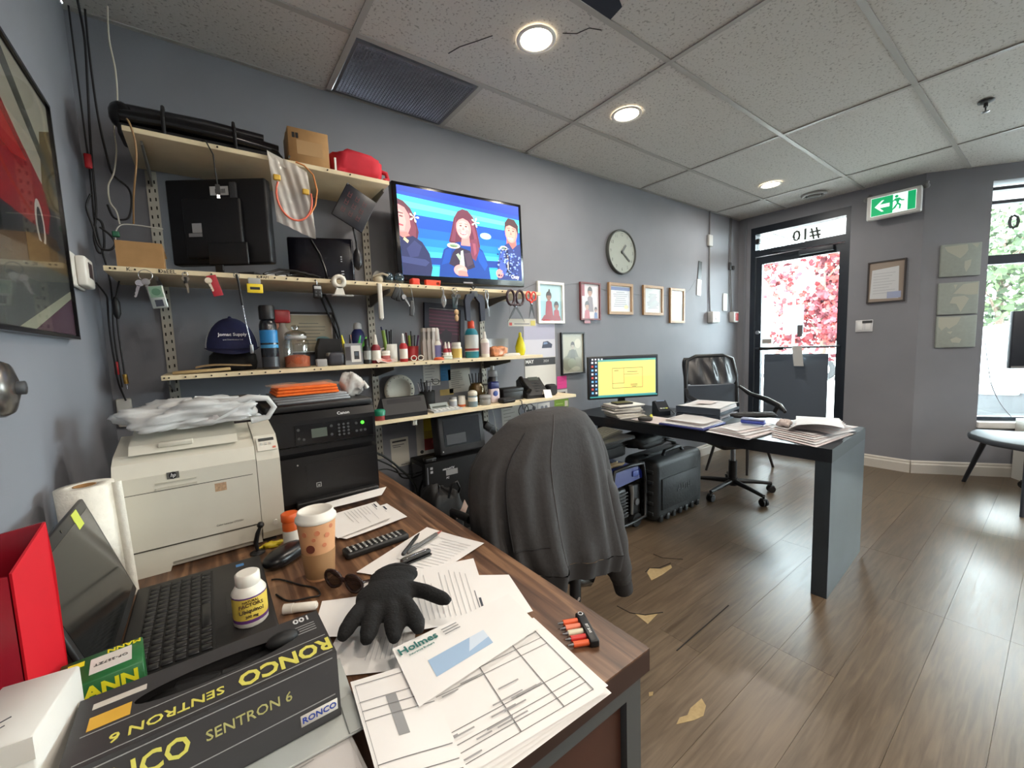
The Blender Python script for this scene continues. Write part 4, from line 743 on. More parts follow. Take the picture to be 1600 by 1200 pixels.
# --- second shelf
t = thing('open_carton', 'small open brown carton at the end of the long shelf', 'box', (-.205, 1.885, S2))
MB().box(0, .12, 0, .002, 0, .088).box(0, .12, .098, .10, 0, .088).box(0, .002, .002, .098, 0, .088).box(.118, .12, .002, .098, 0, .088).box(.002, .118, .002, .098, 0, .002).build('carton_body', CARD, t)
MB().add([(0, .10, .088), (.12, .10, .088), (.125, .125, .06), (-.002, .125, .06)], [(0, 1, 2, 3)]).build('flap', CARD, t)
t = thing('spare_monitor', 'spare black monitor turned back to front on the long shelf', 'monitor', (.10, 2.02, S2), rad(-35))
BB(-.19, .19, -.022, .022, .055, .378, .008).build('casing', mat((12, 12, 16), .5), t)
BB(-.12, .10, -.045, -.022, .075, .30, .008).build('rear_bulge', mat((14, 14, 18), .5), t)
BB(.06, .085, -.034, -.0215, .12, .36, .003).build('silver_strip', mat((70, 72, 76), .4), t); BB(-.03, .12, -.055, -.045, .045, .13, .01).build('stand_neck', BLACK, t); BB(-.09, .15, -.075, .07, 0, .012, .004).build('stand_foot', BLACK, t); BB(-.01, .02, -.052, -.045, .012, .06, .002).build('stand_post', BLACK, t)
o = B(-.02, .05, -.0235, -.022, .315, .348).build('barcode_label', mat((206, 206, 204), .6), t); coll('bar_print', [((60, 60, 60), rc(.0 + i * .0045, .004, .0 + i * .0045 + .0025, .02)) for i in range(9)], o, (0, -.0237, .318), BK)
B(-.085, -.05, -.0465, -.045, .17, .205).build('small_label', mat((170, 172, 176), .6), t); B(-.10, -.05, -.0465, -.045, .155, .168).build('small_label', mat((140, 142, 146), .6), t)
t = thing('set_top_box', 'black glossy box with white side lights leaning on the long shelf', 'set-top box', (.335, 2.08, S2), rad(-20))
BB(0, .27, -.018, .018, 0, .205, .008, 3).build('casing', mat((14, 14, 24), .25), t)
for z in (.02, .032, .044, .056, .10, .11, .12): B(.215, .221 + (.006 if z < .07 else 0), -.0192, -.0178, z, z + .005).build('indicator', mat((200, 204, 210), .4), t)
MB().tube([(.10, -.022, .19), (.13, -.024, .13), (.15, -.03, .06), (.16, -.05, .006), (.13, -.07, .005)], .006, 7).build('front_cable', BLK_GLOSS, t)
t = thing('cable_tangle', 'flat tangle of black cables lying at the front of the long shelf', 'cable', (.34, 1.882, S2))
for k, (a, b, c) in enumerate(((0, .09, .02), (.03, .08, .012), (-.03, .10, .028))):
    MB().tube([(a - b, -.012, .005), (a - b * .4, .01 + .01 * k, .006 + c), (a + b * .2, -.01, .008 + c * .6), (a + b * .7, .012, .006), (a + b, -.006, .005)], .0045, 6).build('cable_loop', BLACK, t)
BB(.10, .155, -.012, .02, 0, .012, .003).build('power_plug', BLACK, t); BB(-.12, -.05, 0, .03, 0, .008, .002).build('white_slip', WHITE, t)
t = thing('safety_goggles', 'clear safety goggles with round dark lenses beside the television', 'goggles', (.715, 1.935, S2))
for s in (-1, 1): MB().ball((.03 + s * .026, -.02, .03), (.026, .016, .028), 16).build('lens', mat((24, 44, 52), .06, coat=1), t)
MB().grid(lambda u, v: (-.075 + .075 * u, .02 * math.sin(3 * u) - .02 * v, .004 + .06 * v * math.sin(PI * (u * .8 + .1))), 8, 6).build('film_bag', mat((180, 178, 170), .3, alpha=.6), t); MB().tube([(-.07, -.03, .03), (-.03, -.04, .045), (.0, -.03, .04)], .005, 6).build('strap', mat((150, 140, 120), .6), t); MB().ball((-.045, -.02, .022), (.024, .02, .022), 12).build('ear_pad', mat((170, 160, 140), .7), t)
t = thing('tape_measure', 'small red tape measure under the television', 'tool', (.845, 1.905, S2)); BB(-.022, .02, -.02, .02, 0, .034, .008, 3).build('case', mat((216, 60, 34), .5), t); BB(.02, .026, -.006, .006, .004, .01, .001).build('tape_tongue', YELLOW, t)
t = thing('red_tape_dispenser', 'flat red bracket-shaped dispenser under the television', 'tool', (.93, 1.895, S2)); MB().prism([(-.034, 0), (.04, 0), (.04, .008), (.02, .008), (.02, .022), (.034, .022), (.04, .008), (.044, .03), (-.034, .03)], -.012, .012, ax='y').build('dispenser_body', mat((222, 74, 40), .5), t)

# --- hung from the edge of the long shelf
YH = YF - .0085
def hung(name, label, cat, x): return thing(name, label, cat, (x, YH, Z2 + .009), 0, 'keys and tools hung on the long shelf')
def ring(mb, c, r, w=.0012, ax='y'): return mb.tube([(c[0] + r * math.cos(rad(a)), c[1] + (.0), c[2] + r * math.sin(rad(a))) for a in range(0, 360, 24)], w, 5, closed=True)
def keymesh(L, m=STEEL): return MB().cyl((0, 0, 0), (0, -.002, 0), .011, n=14).prism([(-.004, -.008), (.004, -.008), (.004, -L + .004), (.001, -L), (-.003, -L + .003), (-.001, -L * .8), (-.004, -L * .7), (-.002, -L * .6), (-.004, -L * .5)], -.002, 0, ax='y')
t = hung('key_bunch', 'bunch of keys with a square metal bottle-opener tag', 'keys', -.135)
ring(MB(), (0, -.004, -.018), .018).build('key_ring', CHROME, t); keymesh(.05).build('key', CHROME, t, (-.017, -.006, -.045), (0, rad(18), 0)); keymesh(.05).build('key', STEEL, t, (.0, -.009, -.04), (0, rad(-6), 0))
o = BB(-.008, .034, -.02, -.012, -.130, -.055, .003).build('square_tag', mat((170, 176, 172), .3, metal=.6), t, rot=(0, rad(-8), 0)); coll('tag_print', [((110, 140, 120), rc(-.004, -.094, .03, -.058)), ((70, 110, 86), el(.013, -.076, .012, .012)), ((40, 46, 60), rc(.003, -.124, .024, -.102))], o, (0, -.0203, 0), BK)
t = hung('single_key', 'single slim key hung next to the bottle-opener tag', 'keys', -.03); keymesh(.05, STEEL).build('key', mat((120, 112, 100), .4, metal=.6), t, (0, -.004, -.022), (0, rad(-4), 0)); ring(MB(), (0, -.003, -.008), .008).build('key_ring', CHROME, t); BB(-.006, .006, -.006, -.003, -.04, -.015, .002).build('black_bow', BLACK, t)
t = hung('key_with_red_tag', 'brass key hung on a red tag', 'keys', .04); BB(-.014, .016, -.003, -.0005, -.08, -.006, .002).build('red_tag', mat((166, 24, 40), .5), t, rot=(0, rad(-14), 0)); keymesh(.04).build('key', mat((206, 196, 176), .35, metal=.5), t, (-.006, -.005, -.025), (0, rad(-16), 0))
t = hung('chain_pen', 'long black and chrome pull-chain with a hook', 'tool', .12); MB().tube([(0, -.004, .004), (.004, -.004, -.02), (.010, -.004, -.11)], .004, 8).build('black_strap', BLACK, t); MB().tube([(.010, -.004, -.11), (.016, -.004, -.18), (.026, -.004, -.26)], .0022, 6).build('chrome_rod', CHROME, t); BB(.020, .032, -.01, .002, -.29, -.255, .003).build('end_weight', STEEL, t); ring(MB(), (.0, -.004, .0), .009).build('ring', CHROME, t)
t = hung('yellow_level', 'small yellow tag with black lettering', 'tag', .175); BB(-.026, .026, -.006, -.001, -.062, -.028, .003).build('yellow_card', YELLOW, t); B(-.016, .016, -.0068, -.006, -.05, -.040).build('black_print', BLACK, t); BB(-.020, .020, -.004, -.001, -.028, -.006, .002).build('clear_top', mat((190, 190, 186), .3, alpha=.6), t)
t = hung('car_fob', 'black car key fob with silver top', 'keys', .392); BB(-.017, .017, -.016, -.004, -.075, -.02, .006, 3).build('fob_body', BLACK, t); BB(-.013, .013, -.0172, -.015, -.038, -.026, .001).build('silver_badge', mat((190, 190, 190), .4), t)
for x in (-.007, .007):
    for z in (-.05, -.063): BB(x - .004, x + .004, -.0172, -.0155, z - .004, z + .004, .001).build('button', DGREY, t)
MB().cyl((0, -.006, -.004), (0, -.006, -.024), .003).build('loop', CHROME, t)
t = thing('tape_roll', 'roll of clear tape standing on its holder at the shelf edge', 'tape', (.478, YF - .02, Z2 + .002)); MB().lathe([(.012, -.008), (.029, -.008), (.029, .008), (.012, .008), (.012, -.008)], n=28, cap0=False, cap1=False).build('tape_reel', mat((206, 200, 186), .35), t, (0, 0, .005), (rad(90), 0, 0)); MB().prism([(-.022, -.05), (.02, -.05), (.012, -.018), (-.010, -.018)], -.008, .008, ax='y').build('holder', mat((214, 210, 200), .4), t); BB(-.03, .055, -.012, .01, -.055, -.05, .001).build('holder_foot', mat((190, 190, 188), .4, alpha=.7), t)
t = hung('white_rod', 'short white blind wand hung from the shelf edge', 'wand', .65); BB(-.010, .010, -.016, -.002, -.155, .0, .004).build('wand', mat((206, 202, 190), .45), t); MB().cyl((0, -.009, -.155), (0, -.009, -.16), .006).build('end_cap', mat((180, 178, 170), .4), t)
t = hung('black_key_set', 'cluster of black car keys hung beside the white wand', 'keys', .735); ring(MB(), (0, -.003, -.006), .012).build('key_ring', CHROME, t)
for k, a in enumerate((-22, 4, 26)): BB(-.011, .011, -.012 - .008 * k, -.005 - .008 * k, -.075, -.018, .005).build('key_head', BLACK, t, rot=(0, rad(a), 0)); 
keymesh(.05).build('key', STEEL, t, (.022, -.02, -.055), (0, rad(-30), 0))
t = hung('folding_knife', 'grey folding knife hung on a thin wire', 'knife', .80); MB().tube([(0, -.002, 0), (.004, -.004, -.04), (.008, -.005, -.075)], .0012, 5).build('wire', STEEL, t); BB(-.002, .018, -.012, -.004, -.14, -.07, .006, 3).build('handle', mat((58, 60, 62), .4), t, rot=(0, rad(6), 0)); B(.006, .009, -.0126, -.012, -.125, -.09).build('inlay', STEEL, t)
t = hung('crystal_pendant', 'clear crystal pendant hung next to the charm keychain', 'pendant', .962); MB().lathe([(.001, -.1), (.010, -.085), (.014, -.065), (.010, -.045), (.004, -.035), (.004, -.02), (.001, -.004)], n=8).build('crystal', mat((214, 216, 220), .08, trans=.7), t, (0, -.014, 0)); ring(MB(), (0, -.004, -.006), .007).build('ring', CHROME, t)
t = hung('charm_keychain', 'crowded keychain with a small wooden figure charm', 'keys', 1.03); ring(MB(), (0, -.004, -.012), .014).build('key_ring', CHROME, t)
for k, (a, x) in enumerate(((-24, -.012), (10, .01), (30, .016))): keymesh(.05).build('key', (BLACK, STEEL, DGREY)[k], t, (x, -.008 - .004 * k, -.04), (0, rad(a), 0))
BB(-.02, .008, -.014, -.008, -.10, -.045, .004).build('teal_fob', mat((40, 60, 66), .4), t); MB().ball((-.004, -.02, -.12), (.013, .008, .015), 12).ball((-.004, -.02, -.148), (.011, .008, .018), 12).build('figure_charm', mat((196, 160, 120), .6), t)
t = hung('bolt_cutter_tool', 'big dark-blue handled crimping tool', 'pliers', 1.135)
MB().tube([(0, -.012, .0), (.014, -.012, .012), (.0, -.012, .022), (-.014, -.012, .012)], .004, 6, closed=True).build('hang_loop', BLACK, t)
for s in (-1, 1): MB().prism([(s * .004, -.02), (s * .05, -.03), (s * .062, -.06), (s * .058, -.16), (s * .034, -.165), (s * .03, -.07), (s * .008, -.045)], -.026 + .004 * s, -.008 + .004 * s, ax='y').build('handle', mat((28, 34, 52), .45), t)
BB(-.02, .02, -.024, -.006, -.04, -.01, .004).build('jaw', DGREY, t)
t = hung('needle_nose_pliers', 'slim steel pliers hung beside the crimping tool', 'pliers', 1.218)
for s in (-1, 1): MB().tube([(s * .004, -.008, .0), (s * .010, -.008, -.03), (s * .002, -.008, -.06), (-s * .004 + .006, -.008, -.10), (-s * .002 + .012, -.008, -.14)], [.003, .004, .005, .003, .0014], 6).build('pliers_arm', STEEL, t)
def scissors(name, label, x, L, hm, spread, hr, bm=STEEL):
    t = hung(name, label, 'scissors', x)
    for s in (-1, 1):
        o = MB().prism([(-.006, 0), (.006, 0), (.007, -L * .45), (.0, -L), (-.004, -L * .5)], -.0015 + s * .0012, .0015 + s * .0012 - .001, ax='y').build('blade', bm, t, (0, -.012, -L * .72), (0, rad(-s * spread), 0))
        c = (s * hr * 1.05, -.012, -hr)
        MB().tube([(c[0] + hr * .8 * math.cos(rad(a)) - s * .0, c[1] + s * .002, c[2] + hr * 1.25 * math.sin(rad(a))) for a in range(0, 360, 30)], hr * .24, 6, closed=True).tube([(c[0] - s * hr * .3, -.012 + s * .002, c[2] - hr * 1.1), (0, -.012, -L * .72)], hr * .24, 6).build('finger_loop', hm, t)
    MB().cyl((0, -.007, -L * .74), (0, -.018, -L * .74), .005).build('pivot', CHROME, t)
    return t
scissors('big_scissors', 'large shears with maroon plastic handles', 1.405, .108, mat((56, 34, 42), .4), 34, .032, mat((70, 72, 74), .4, metal=.6))
scissors('red_snips', 'small snips with bright red handles', 1.518, .085, mat((226, 60, 42), .4), 14, .020, mat((60, 60, 62), .4, metal=.5))
t = thing('long_tweezers', 'pair of long black tongs hanging on the wall under the shelf', 'tool', (.53, YB - .006, 1.36))
for s in (-1, 1): MB().tube([(-.045 + s * .012, -.02, .125), (-.02 + s * .014, -.02, .06), (.012 + s * .008, -.02, -.04), (.028, -.02, -.13)], .005, 6).build('tong_arm', BLACK, t)
BB(-.062, -.028, -.025, 0, .115, .13, .003).build('hang_bar', BLACK, t)
t = thing('label_strip', 'white price strip card hung behind the shears', 'card', (1.48, YF + .02, 1.335)); B(-.10, .10, -.0015, 0, -.02, .022).build('card', mat((206, 202, 190), .7), t); coll('print', [((190, 60, 50), rc(-.095, -.016, -.075, .0)), ((120, 120, 120), rc(-.06, -.01, .05, -.004)), ((206, 190, 90), rc(.06, -.016, .095, .012))], t, (0, -.0016, 0), BK); MB().tube([(-.09, 0, .02), (-.085, .002, .10), (-.08, .004, .155)], .0008, 4).build('string', GREY, t)
# --- third shelf
def bottle(name, label, cat, x, y, z, prof, m, cap=None, capm=None, band=None, bandm=None, n=20, bits=(), group=None):
    """lathe body, cap and label band as separate parts"""
    t = thing(name, label, cat, (x, y, z), 0, group)
    MB().lathe(prof, n=n).build('body', m, t)
    if cap: MB().lathe(cap, n=n).build('cap', capm, t)
    if band: MB().lathe([(band[0], band[1]), (band[0], band[2])], n=n, cap0=False, cap1=False).build('label_band', bandm, t)
    for nm, pr, mm in bits: MB().lathe(pr, n=n).build(nm, mm, t)
    return t
WP = mat((226, 222, 212), .4); WP2 = mat((206, 202, 196), .45)
t = thing('baseball_cap', 'navy baseball cap with white mesh sides and white stitched name', 'cap', (.095, 2.05, S3))
NAVY = mat((34, 38, 78), .8, noise=.1, scale=60)
MB().lathe([(.078, 0), (.084, .03), (.08, .062), (.06, .082), (.03, .09), (.001, .092)], n=28, cap0=True, cap1=False).build('dark_cap_below', BLK_MATTE, t)
def dome(a0, a1, k=1.0):
    return lambda u, v: (.092 * k * math.cos(a0 + (a1 - a0) * u) * math.cos(v * 1.5), .098 * k * math.sin(a0 + (a1 - a0) * u) * math.cos(v * 1.5), .085 + .128 * k * math.sin(v * 1.5))
MB().grid(dome(rad(-160), rad(-20)), 16, 9).build('front_panel', NAVY, t); MB().grid(dome(rad(-20), rad(40), .99), 8, 9).build('mesh_panel', mat((206, 204, 200), .8, noise=.2, scale=300), t); MB().grid(dome(rad(140), rad(200), .99), 8, 9).build('mesh_panel', mat((206, 204, 200), .8, noise=.2, scale=300), t); MB().grid(dome(rad(40), rad(140), .99), 8, 9).build('mesh_panel', mat((190, 188, 184), .8), t)
MB().grid(lambda u, v: ((.09 + .008 * v) * math.cos(rad(-165 + 150 * u)), (.096 + .055 * v * math.sin(PI * u)) * math.sin(rad(-165 + 150 * u)), .087 - .022 * v * math.sin(PI * u) + .012 * abs(u - .5)), 16, 5).build('brim', mat((26, 28, 60), .7), t); MB().ball((0, 0, .213), .007, 8).build('top_button', NAVY, t)
text('Jomac Supply', .0175, mat((220, 220, 224), .6), t, (0, -.0985, .142), (rad(72), 0, 0), bold=.02); text('and Distribution Ltd', .008, mat((200, 200, 206), .6), t, (0, -.1035, .122), (rad(76), 0, 0))
t = thing('manila_envelopes', 'stack of brown envelopes lying under the baseball cap', 'envelope', (-.095, 1.866, S3))
BB(0, .17, .0, .07, 0, .010, .001, 1).build('envelope', mat((176, 150, 104), .8), t, rot=(0, rad(-2), 0)); 
t.location.z += .001
t = thing('brown_folder', 'thin brown folder sagging on the envelopes', 'folder', (-.03, 1.872, S3 + .0185)); MB().grid(lambda u, v: (.175 * u, .06 * v - .0, .012 * math.sin(PI * (1 - u)) * (1 - u) + .006 * v), 10, 4).build('folder_sheet', mat((158, 130, 92), .8), t)
bottle('spray_can', 'tall black spray can with a blue band on the crowded shelf', 'spray can', .212, 1.905, S3, [(.029, 0), (.031, .004), (.031, .175), (.027, .19), (.020, .197)], mat((22, 26, 34), .25, coat=.5), [(.027, .197), (.028, .20), (.028, .245), (.025, .252)], BLACK, (.0314, .105, .155), mat((30, 120, 180), .4), bits=[('lower_band', [(.0313, .085), (.0313, .098)], mat((60, 140, 190), .4)), ('white_label', [(.0312, .01), (.0312, .05)], mat((50, 54, 60), .4))])
t = thing('red_spray', 'clear cleaner bottle with a red trigger top behind the candy jar', 'spray bottle', (.277, 2.01, S3)); MB().lathe([(.03, 0), (.032, .01), (.032, .12), (.026, .155), (.014, .175), (.012, .19)], n=18).build('body', mat((170, 160, 150), .2, alpha=.7), t); BB(-.03, .032, -.018, .018, .19, .245, .006).build('trigger_head', mat((150, 34, 38), .4), t); BB(-.032, -.012, -.006, .006, .155, .20, .004).build('trigger', mat((170, 110, 80), .4), t)
t = thing('candy_jar', 'glass storage jar half full of orange powder with glass lid', 'jar', (.312, 1.93, S3)); GLSC = glassy((240, 242, 240), .12, .04)
MB().lathe([(.046, 0), (.05, .004), (.05, .095), (.046, .112), (.038, .122), (.037, .132)], n=28, cap1=False).build('jar_glass', GLSC, t); MB().lathe([(.046, .004), (.047, .006), (.0475, .045), (.03, .052), (.001, .055)], n=28).build('orange_powder', mat((176, 84, 48), .8, noise=.15, scale=90), t); MB().lathe([(.040, .132), (.041, .14), (.034, .148), (.014, .154), (.010, .16), (.016, .168), (.012, .176), (.001, .178)], n=28).build('glass_lid', glassy((225, 226, 222), .22, .04), t); MB().lathe([(.0385, .118), (.041, .121), (.041, .131), (.0385, .132)], n=28, cap0=False, cap1=False).build('seal_ring', mat((190, 190, 186), .2, alpha=.7), t)
frame('certificate_frame', 'black framed certificate leaning on the wall behind the candy jar', 'picture', .30, .535, 1.2, 1.402, (20, 20, 22), .010, txt_art((168, 158, 134), None, None, 7, (110, 108, 96)) + [((110, 150, 150), el(.55, -.35, .3, .18))])
t = thing('camera_case', 'black angular phone holder at the back of the crowded shelf', 'holder', (.475, 2.09, S3)); MB().prism([(-.06, 0), (.06, 0), (.055, .12), (-.04, .125), (-.055, .08)], -.03, .03, ax='y').build('holder_body', BLACK, t)
t = thing('sticky_tape_pod', 'grey and black round tape pod on the crowded shelf', 'tape', (.462, 1.93, S3)); lump(MB(), -.036, .036, -.03, .03, 0, .06, .0, 1).build('pod_body', mat((46, 46, 54), .5), t); BB(-.036, .034, -.026, .02, .036, .058, .008).build('grey_lid', mat((128, 124, 114), .5), t)
t = thing('clear_clip_box', 'little clear box of clips before the tape pod', 'box', (.400, 1.90, S3)); BB(-.022, .018, -.015, .015, 0, .032, .003).build('box', mat((190, 190, 190), .2, alpha=.6), t); MB().ball((-.012, 0, .014), .010, 8).ball((.006, 0, .010), .008, 8).build('clip', BLACK, t)
t = thing('marker_tub', 'clear square tub of highlighters with a phone label', 'pen cup', (.535, 1.93, S3)); MB().box(-.038, .038, -.03, -.028, .0, .095).box(-.038, .038, .028, .03, 0, .095).box(-.038, -.036, -.028, .028, 0, .095).box(.036, .038, -.028, .028, 0, .095).box(-.036, .036, -.028, .028, 0, .002).build('tub', mat((170, 172, 176), .15, alpha=.55), t)
o = B(-.012, .03, -.0316, -.0302, .012, .085).build('phone_label', mat((206, 204, 200), .6), t); coll('label_print', [((40, 40, 44), rc(.0, .024, .022, .06)), ((70, 80, 90), rc(.004, .04, .018, .056))], o, (0, -.0318, 0), BK); B(-.036, -.016, -.0316, -.0302, .02, .08).build('side_label', mat((60, 56, 60), .6), t)
for k, (x, a, c) in enumerate(((-.022, -8, (226, 214, 40)), (-.008, 4, (220, 120, 60)), (.010, 14, (60, 190, 110)), (.022, 22, (120, 220, 80)), (.0, -2, (40, 40, 48)))):
    MB().cyl((0, 0, 0), (0, 0, .105), .006, n=10).cyl((0, 0, .105), (0, 0, .13), .005, .0025, n=10).build('highlighter', mat(c, .4), t, (x, .01 * (k % 2) - .004, .004), (0, rad(a), 0))
bottle('blue_bottle', 'blue plastic bottle with grey cap behind the highlighters', 'bottle', .605, 2.06, S3, [(.03, 0), (.033, .01), (.034, .12), (.028, .15), (.016, .165)], mat((36, 46, 100), .4), [(.019, .165), (.02, .168), (.018, .19), (.008, .197)], mat((176, 178, 180), .4))
bottle('black_nail_bottle', 'small black bottle beside the highlighter tub', 'bottle', .596, 1.91, S3, [(.016, 0), (.017, .004), (.017, .075), (.010, .084)], mat((30, 34, 36), .35), [(.009, .084), (.009, .11), (.006, .114)], BLACK, (.0173, .02, .06), mat((150, 154, 150), .5))
def glue(label, x, y, body, h=.075, r=.019, capm=WP, nozzle=.045):
    return bottle('glue_bottle', label, 'bottle', x, y, S3, [(r, 0), (r * 1.05, .003), (r * 1.05, h), (r * .6, h + .012)], body, [(r * .55, h + .012), (r * .5, h + .02), (r * .28, h + .012 + nozzle), (.001, h + .014 + nozzle)], capm, (r * 1.07, h * .2, h * .8), WP, group='glue bottles on the crowded shelf')
DRED = mat((130, 30, 44), .4)
glue('dark red glue bottle with a white nozzle next to the shelf rail', .640, 1.92, DRED, .075, .020)
t = thing('white_mug', 'white mug of pens on the crowded shelf', 'mug', (.738, 2.0, S3)); MB().lathe([(.030, 0), (.033, .004), (.034, .088), (.031, .088), (.029, .012), (.001, .010)], n=22, cap1=False).build('mug_body', mat((206, 204, 196), .35), t); MB().tube([(-.032, -.008, .07), (-.052, -.014, .065), (-.055, -.014, .035), (-.033, -.008, .02)], .005, 7).build('handle', mat((206, 204, 196), .35), t)
rn = random.Random(8)
for k in range(8):
    c = ((24, 24, 28), (30, 40, 80), (20, 20, 24), (60, 30, 60), (130, 160, 70), (26, 26, 30), (150, 150, 154), (40, 40, 44))[k]; x, y = rn.uniform(-.018, .018), rn.uniform(-.014, .014)
    MB().cyl((0, 0, 0), (0, 0, .125 + .03 * rn.random()), .0045 if k != 4 else .009, n=8).build('pen', mat(c, .4), t, (x, y, .02), (rn.uniform(-.15, .15), x * 9, 0))
t = thing('red_cup', 'red mug of pens behind the glue bottles', 'mug', (.868, 2.04, S3)); MB().lathe([(.028, 0), (.032, .004), (.036, .075), (.033, .075), (.027, .01), (.001, .008)], n=22, cap1=False).build('mug_body', mat((166, 36, 40), .4), t)
for k in range(7):
    c = ((30, 24, 30), (70, 30, 80), (24, 24, 28), (150, 180, 60), (80, 30, 40), (30, 30, 34), (120, 120, 124))[k]; x, y = rn.uniform(-.018, .018), rn.uniform(-.014, .014)
    MB().cyl((0, 0, 0), (0, 0, .115 + .03 * rn.random()), .0045 if k != 3 else .007, n=8).build('pen', mat(c, .4), t, (x, y, .012), (rn.uniform(-.15, .15), x * 9, 0))
glue('red and white glue bottle with wide red foot before the red mug', .772, 1.915, mat((176, 36, 44), .4), .078, .018, mat((190, 192, 190), .3))
bottle('small_white_jar', 'tiny white jar with a red label beside the white mug', 'jar', .690, 1.935, S3, [(.020, 0), (.021, .003), (.021, .038), (.019, .042)], WP, [(.020, .042), (.021, .044), (.021, .055), (.019, .057)], WP, (.0213, .008, .034), mat((176, 90, 86), .5))
t = thing('seed_packet', 'crumpled white and red packet lying at the shelf edge', 'packet', (.675, 1.872, S3)); MB().grid(lambda u, v: (-.045 + .09 * u, -.004 + .05 * v, .004 + .022 * v * (1 - .5 * u) + .004 * math.sin(8 * u)), 9, 5).build('packet_foil', mat((214, 200, 194), .4), t); MB().grid(lambda u, v: (-.02 + .045 * u, .008 + .02 * v, .0085 + .009 * v + .004 * math.sin(8 * (u * .5 + .28))), 5, 3).build('red_print', mat((200, 110, 100), .5), t)
t = thing('reading_glasses', 'white framed glasses lying folded on the crowded shelf', 'glasses', (.828, 1.885, S3)); 
for s in (-1, 1): MB().tube([(s * .018 + .014 * math.cos(rad(a)), 0, .016 + .012 * math.sin(rad(a))) for a in range(0, 360, 30)], .0022, 6, closed=True).build('rim', WP, t); MB().tube([(s * .033, 0, .018), (s * .034, .03, .015), (-s * .01, .05, .006)], .002, 5).build('temple', BLACK, t)
for k, x in enumerate((.905, .925, .945)):
    t = thing('sealant_tube', ('white sealant tube next to the red mug, before the dark picture', 'white sealant tube between two other tubes, before the dark picture', 'white sealant tube next to the pump spray, before the dark picture')[k], 'tube', (x + .008, 1.985 - .012 * k, S3), 0, 'white sealant tubes'); MB().prism([(-.012, 0), (.014, 0), (.012, .095), (.004, .11), (.006, .155), (-.008, .155), (-.010, .11), (-.014, .095)], -.014, .014, ax='y').build('tube_body', mat((176, 172, 168), .45), t); BB(-.011, .009, -.0145, .0145, .145, .165, .003).build('crimp', WP2, t)
bottle('spray_nozzle_bottle', 'white pump spray with an oval blue and red label', 'bottle', .972, 1.955, S3, [(.019, 0), (.020, .003), (.020, .085), (.013, .098)], WP, [(.014, .098), (.015, .10), (.012, .158), (.006, .165)], WP2, (.0203, .015, .075), mat((120, 120, 170), .5))
t = thing('orange_bottle_cap', 'small orange bottle cap lying at the shelf edge', 'bottle cap', (.945, 1.89, S3)); MB().lathe([(.026, 0), (.026, .008), (.018, .014), (.001, .015)], n=18).build('cap_shell', mat((216, 90, 50), .5), t); MB().lathe([(.0265, 0.002), (.0265, .005)], n=18, cap0=False, cap1=False).build('rim', mat((190, 76, 44), .5), t)
for k, x in enumerate((1.003, 1.028)):
    glue(('red capped' if k else 'white labelled') + ' small glue bottle with white nozzle beside the pill bottle', x, 1.925 + .01 * k, DRED if k else mat((170, 40, 50), .4), .045, .013, WP, .032)
t = thing('mint_tin', 'small pale tin at the shelf edge before the glue', 'tin', (.992, 1.885, S3)); BB(-.028, .024, -.012, .012, 0, .016, .005).build('tin_base', mat((190, 196, 184), .4), t); BB(-.028, .024, -.012, .012, .0165, .022, .003).build('tin_lid', mat((206, 210, 200), .4), t)
bottle('yellow_pill_bottle', 'white pill bottle with a yellow and red label on the crowded shelf', 'pill bottle', 1.078, 1.945, S3, [(.026, 0), (.028, .003), (.028, .058), (.023, .066)], WP, [(.023, .066), (.024, .068), (.024, .085), (.021, .087)], WP, (.0284, .006, .054), mat((206, 176, 90), .5))
t = bottle('teal_cleaner', 'teal cleaner bottle with an orange-red cap and white label', 'bottle', 1.18, 1.955, S3, [(.034, 0), (.038, .005), (.038, .12), (.032, .145), (.018, .16)], mat((36, 130, 150), .35), [(.017, .16), (.019, .163), (.018, .195), (.012, .203)], mat((222, 76, 48), .4), (.0385, .035, .125), mat((206, 210, 210), .5)); MB().lathe([(.0388, .04), (.0388, .052)], n=20, cap0=False, cap1=False).build('red_strip', mat((150, 60, 60), .5), t)
bottle('white_dropper', 'white dropper bottle standing beside the teal cleaner', 'bottle', 1.246, 1.925, S3, [(.022, 0), (.024, .003), (.024, .09), (.014, .102)], WP, [(.010, .102), (.010, .115), (.005, .14), (.001, .142)], WP2, (.0243, .02, .08), mat((206, 190, 190), .5))
t = thing('snack_wrapper', 'crumpled orange and white snack wrapper on the crowded shelf', 'wrapper', (1.33, 1.93, S3)); lump(MB(), -.045, .05, -.03, .03, 0, .055, .10, 5).build('wrapper_foil', mat((196, 130, 90), .35, noise=.4, scale=40), t); MB().ball((.05, -.02, .010), (.018, .016, .010), 10).build('black_cap', BLACK, t)
bottle('lemon_bottle', 'yellow lemon-juice squeeze bottle at the end of the crowded shelf', 'bottle', 1.497, 1.93, S3, [(.018, 0), (.024, .006), (.030, .035), (.029, .055), (.020, .085), (.012, .108)], mat((214, 206, 26), .35), [(.008, .108), (.009, .112), (.008, .13), (.005, .135)], mat((206, 196, 30), .4))
t = thing('stacked_cards', 'stack of white cards under the lemon bottle end of the shelf', 'cards', (1.42, 1.91, S3)); BB(-.07, .045, -.02, .05, 0, .010, .001, 1).build('card_stack', mat((206, 202, 192), .7), t); BB(-.06, .04, -.018, .045, .0102, .016, .001, 1).build('top_card', mat((220, 218, 212), .7), t)
art = [((66, 34, 50), rc(-.98, -.98, .98, .98))] + [((110, 48, 72), [(-.98, .9 - k * .16), (.98, .86 - k * .16), (.98, .80 - k * .16), (-.98, .85 - k * .16)]) for k in range(7)] + [((46, 34, 44), [(-.3, -.2), (.1, .1), (.5, -.1), (.4, -.5), (-.1, -.5)]), ((140, 84, 104), el(-.5, -.6, .35, .3)), ((150, 100, 116), el(.3, -.75, .4, .2))]
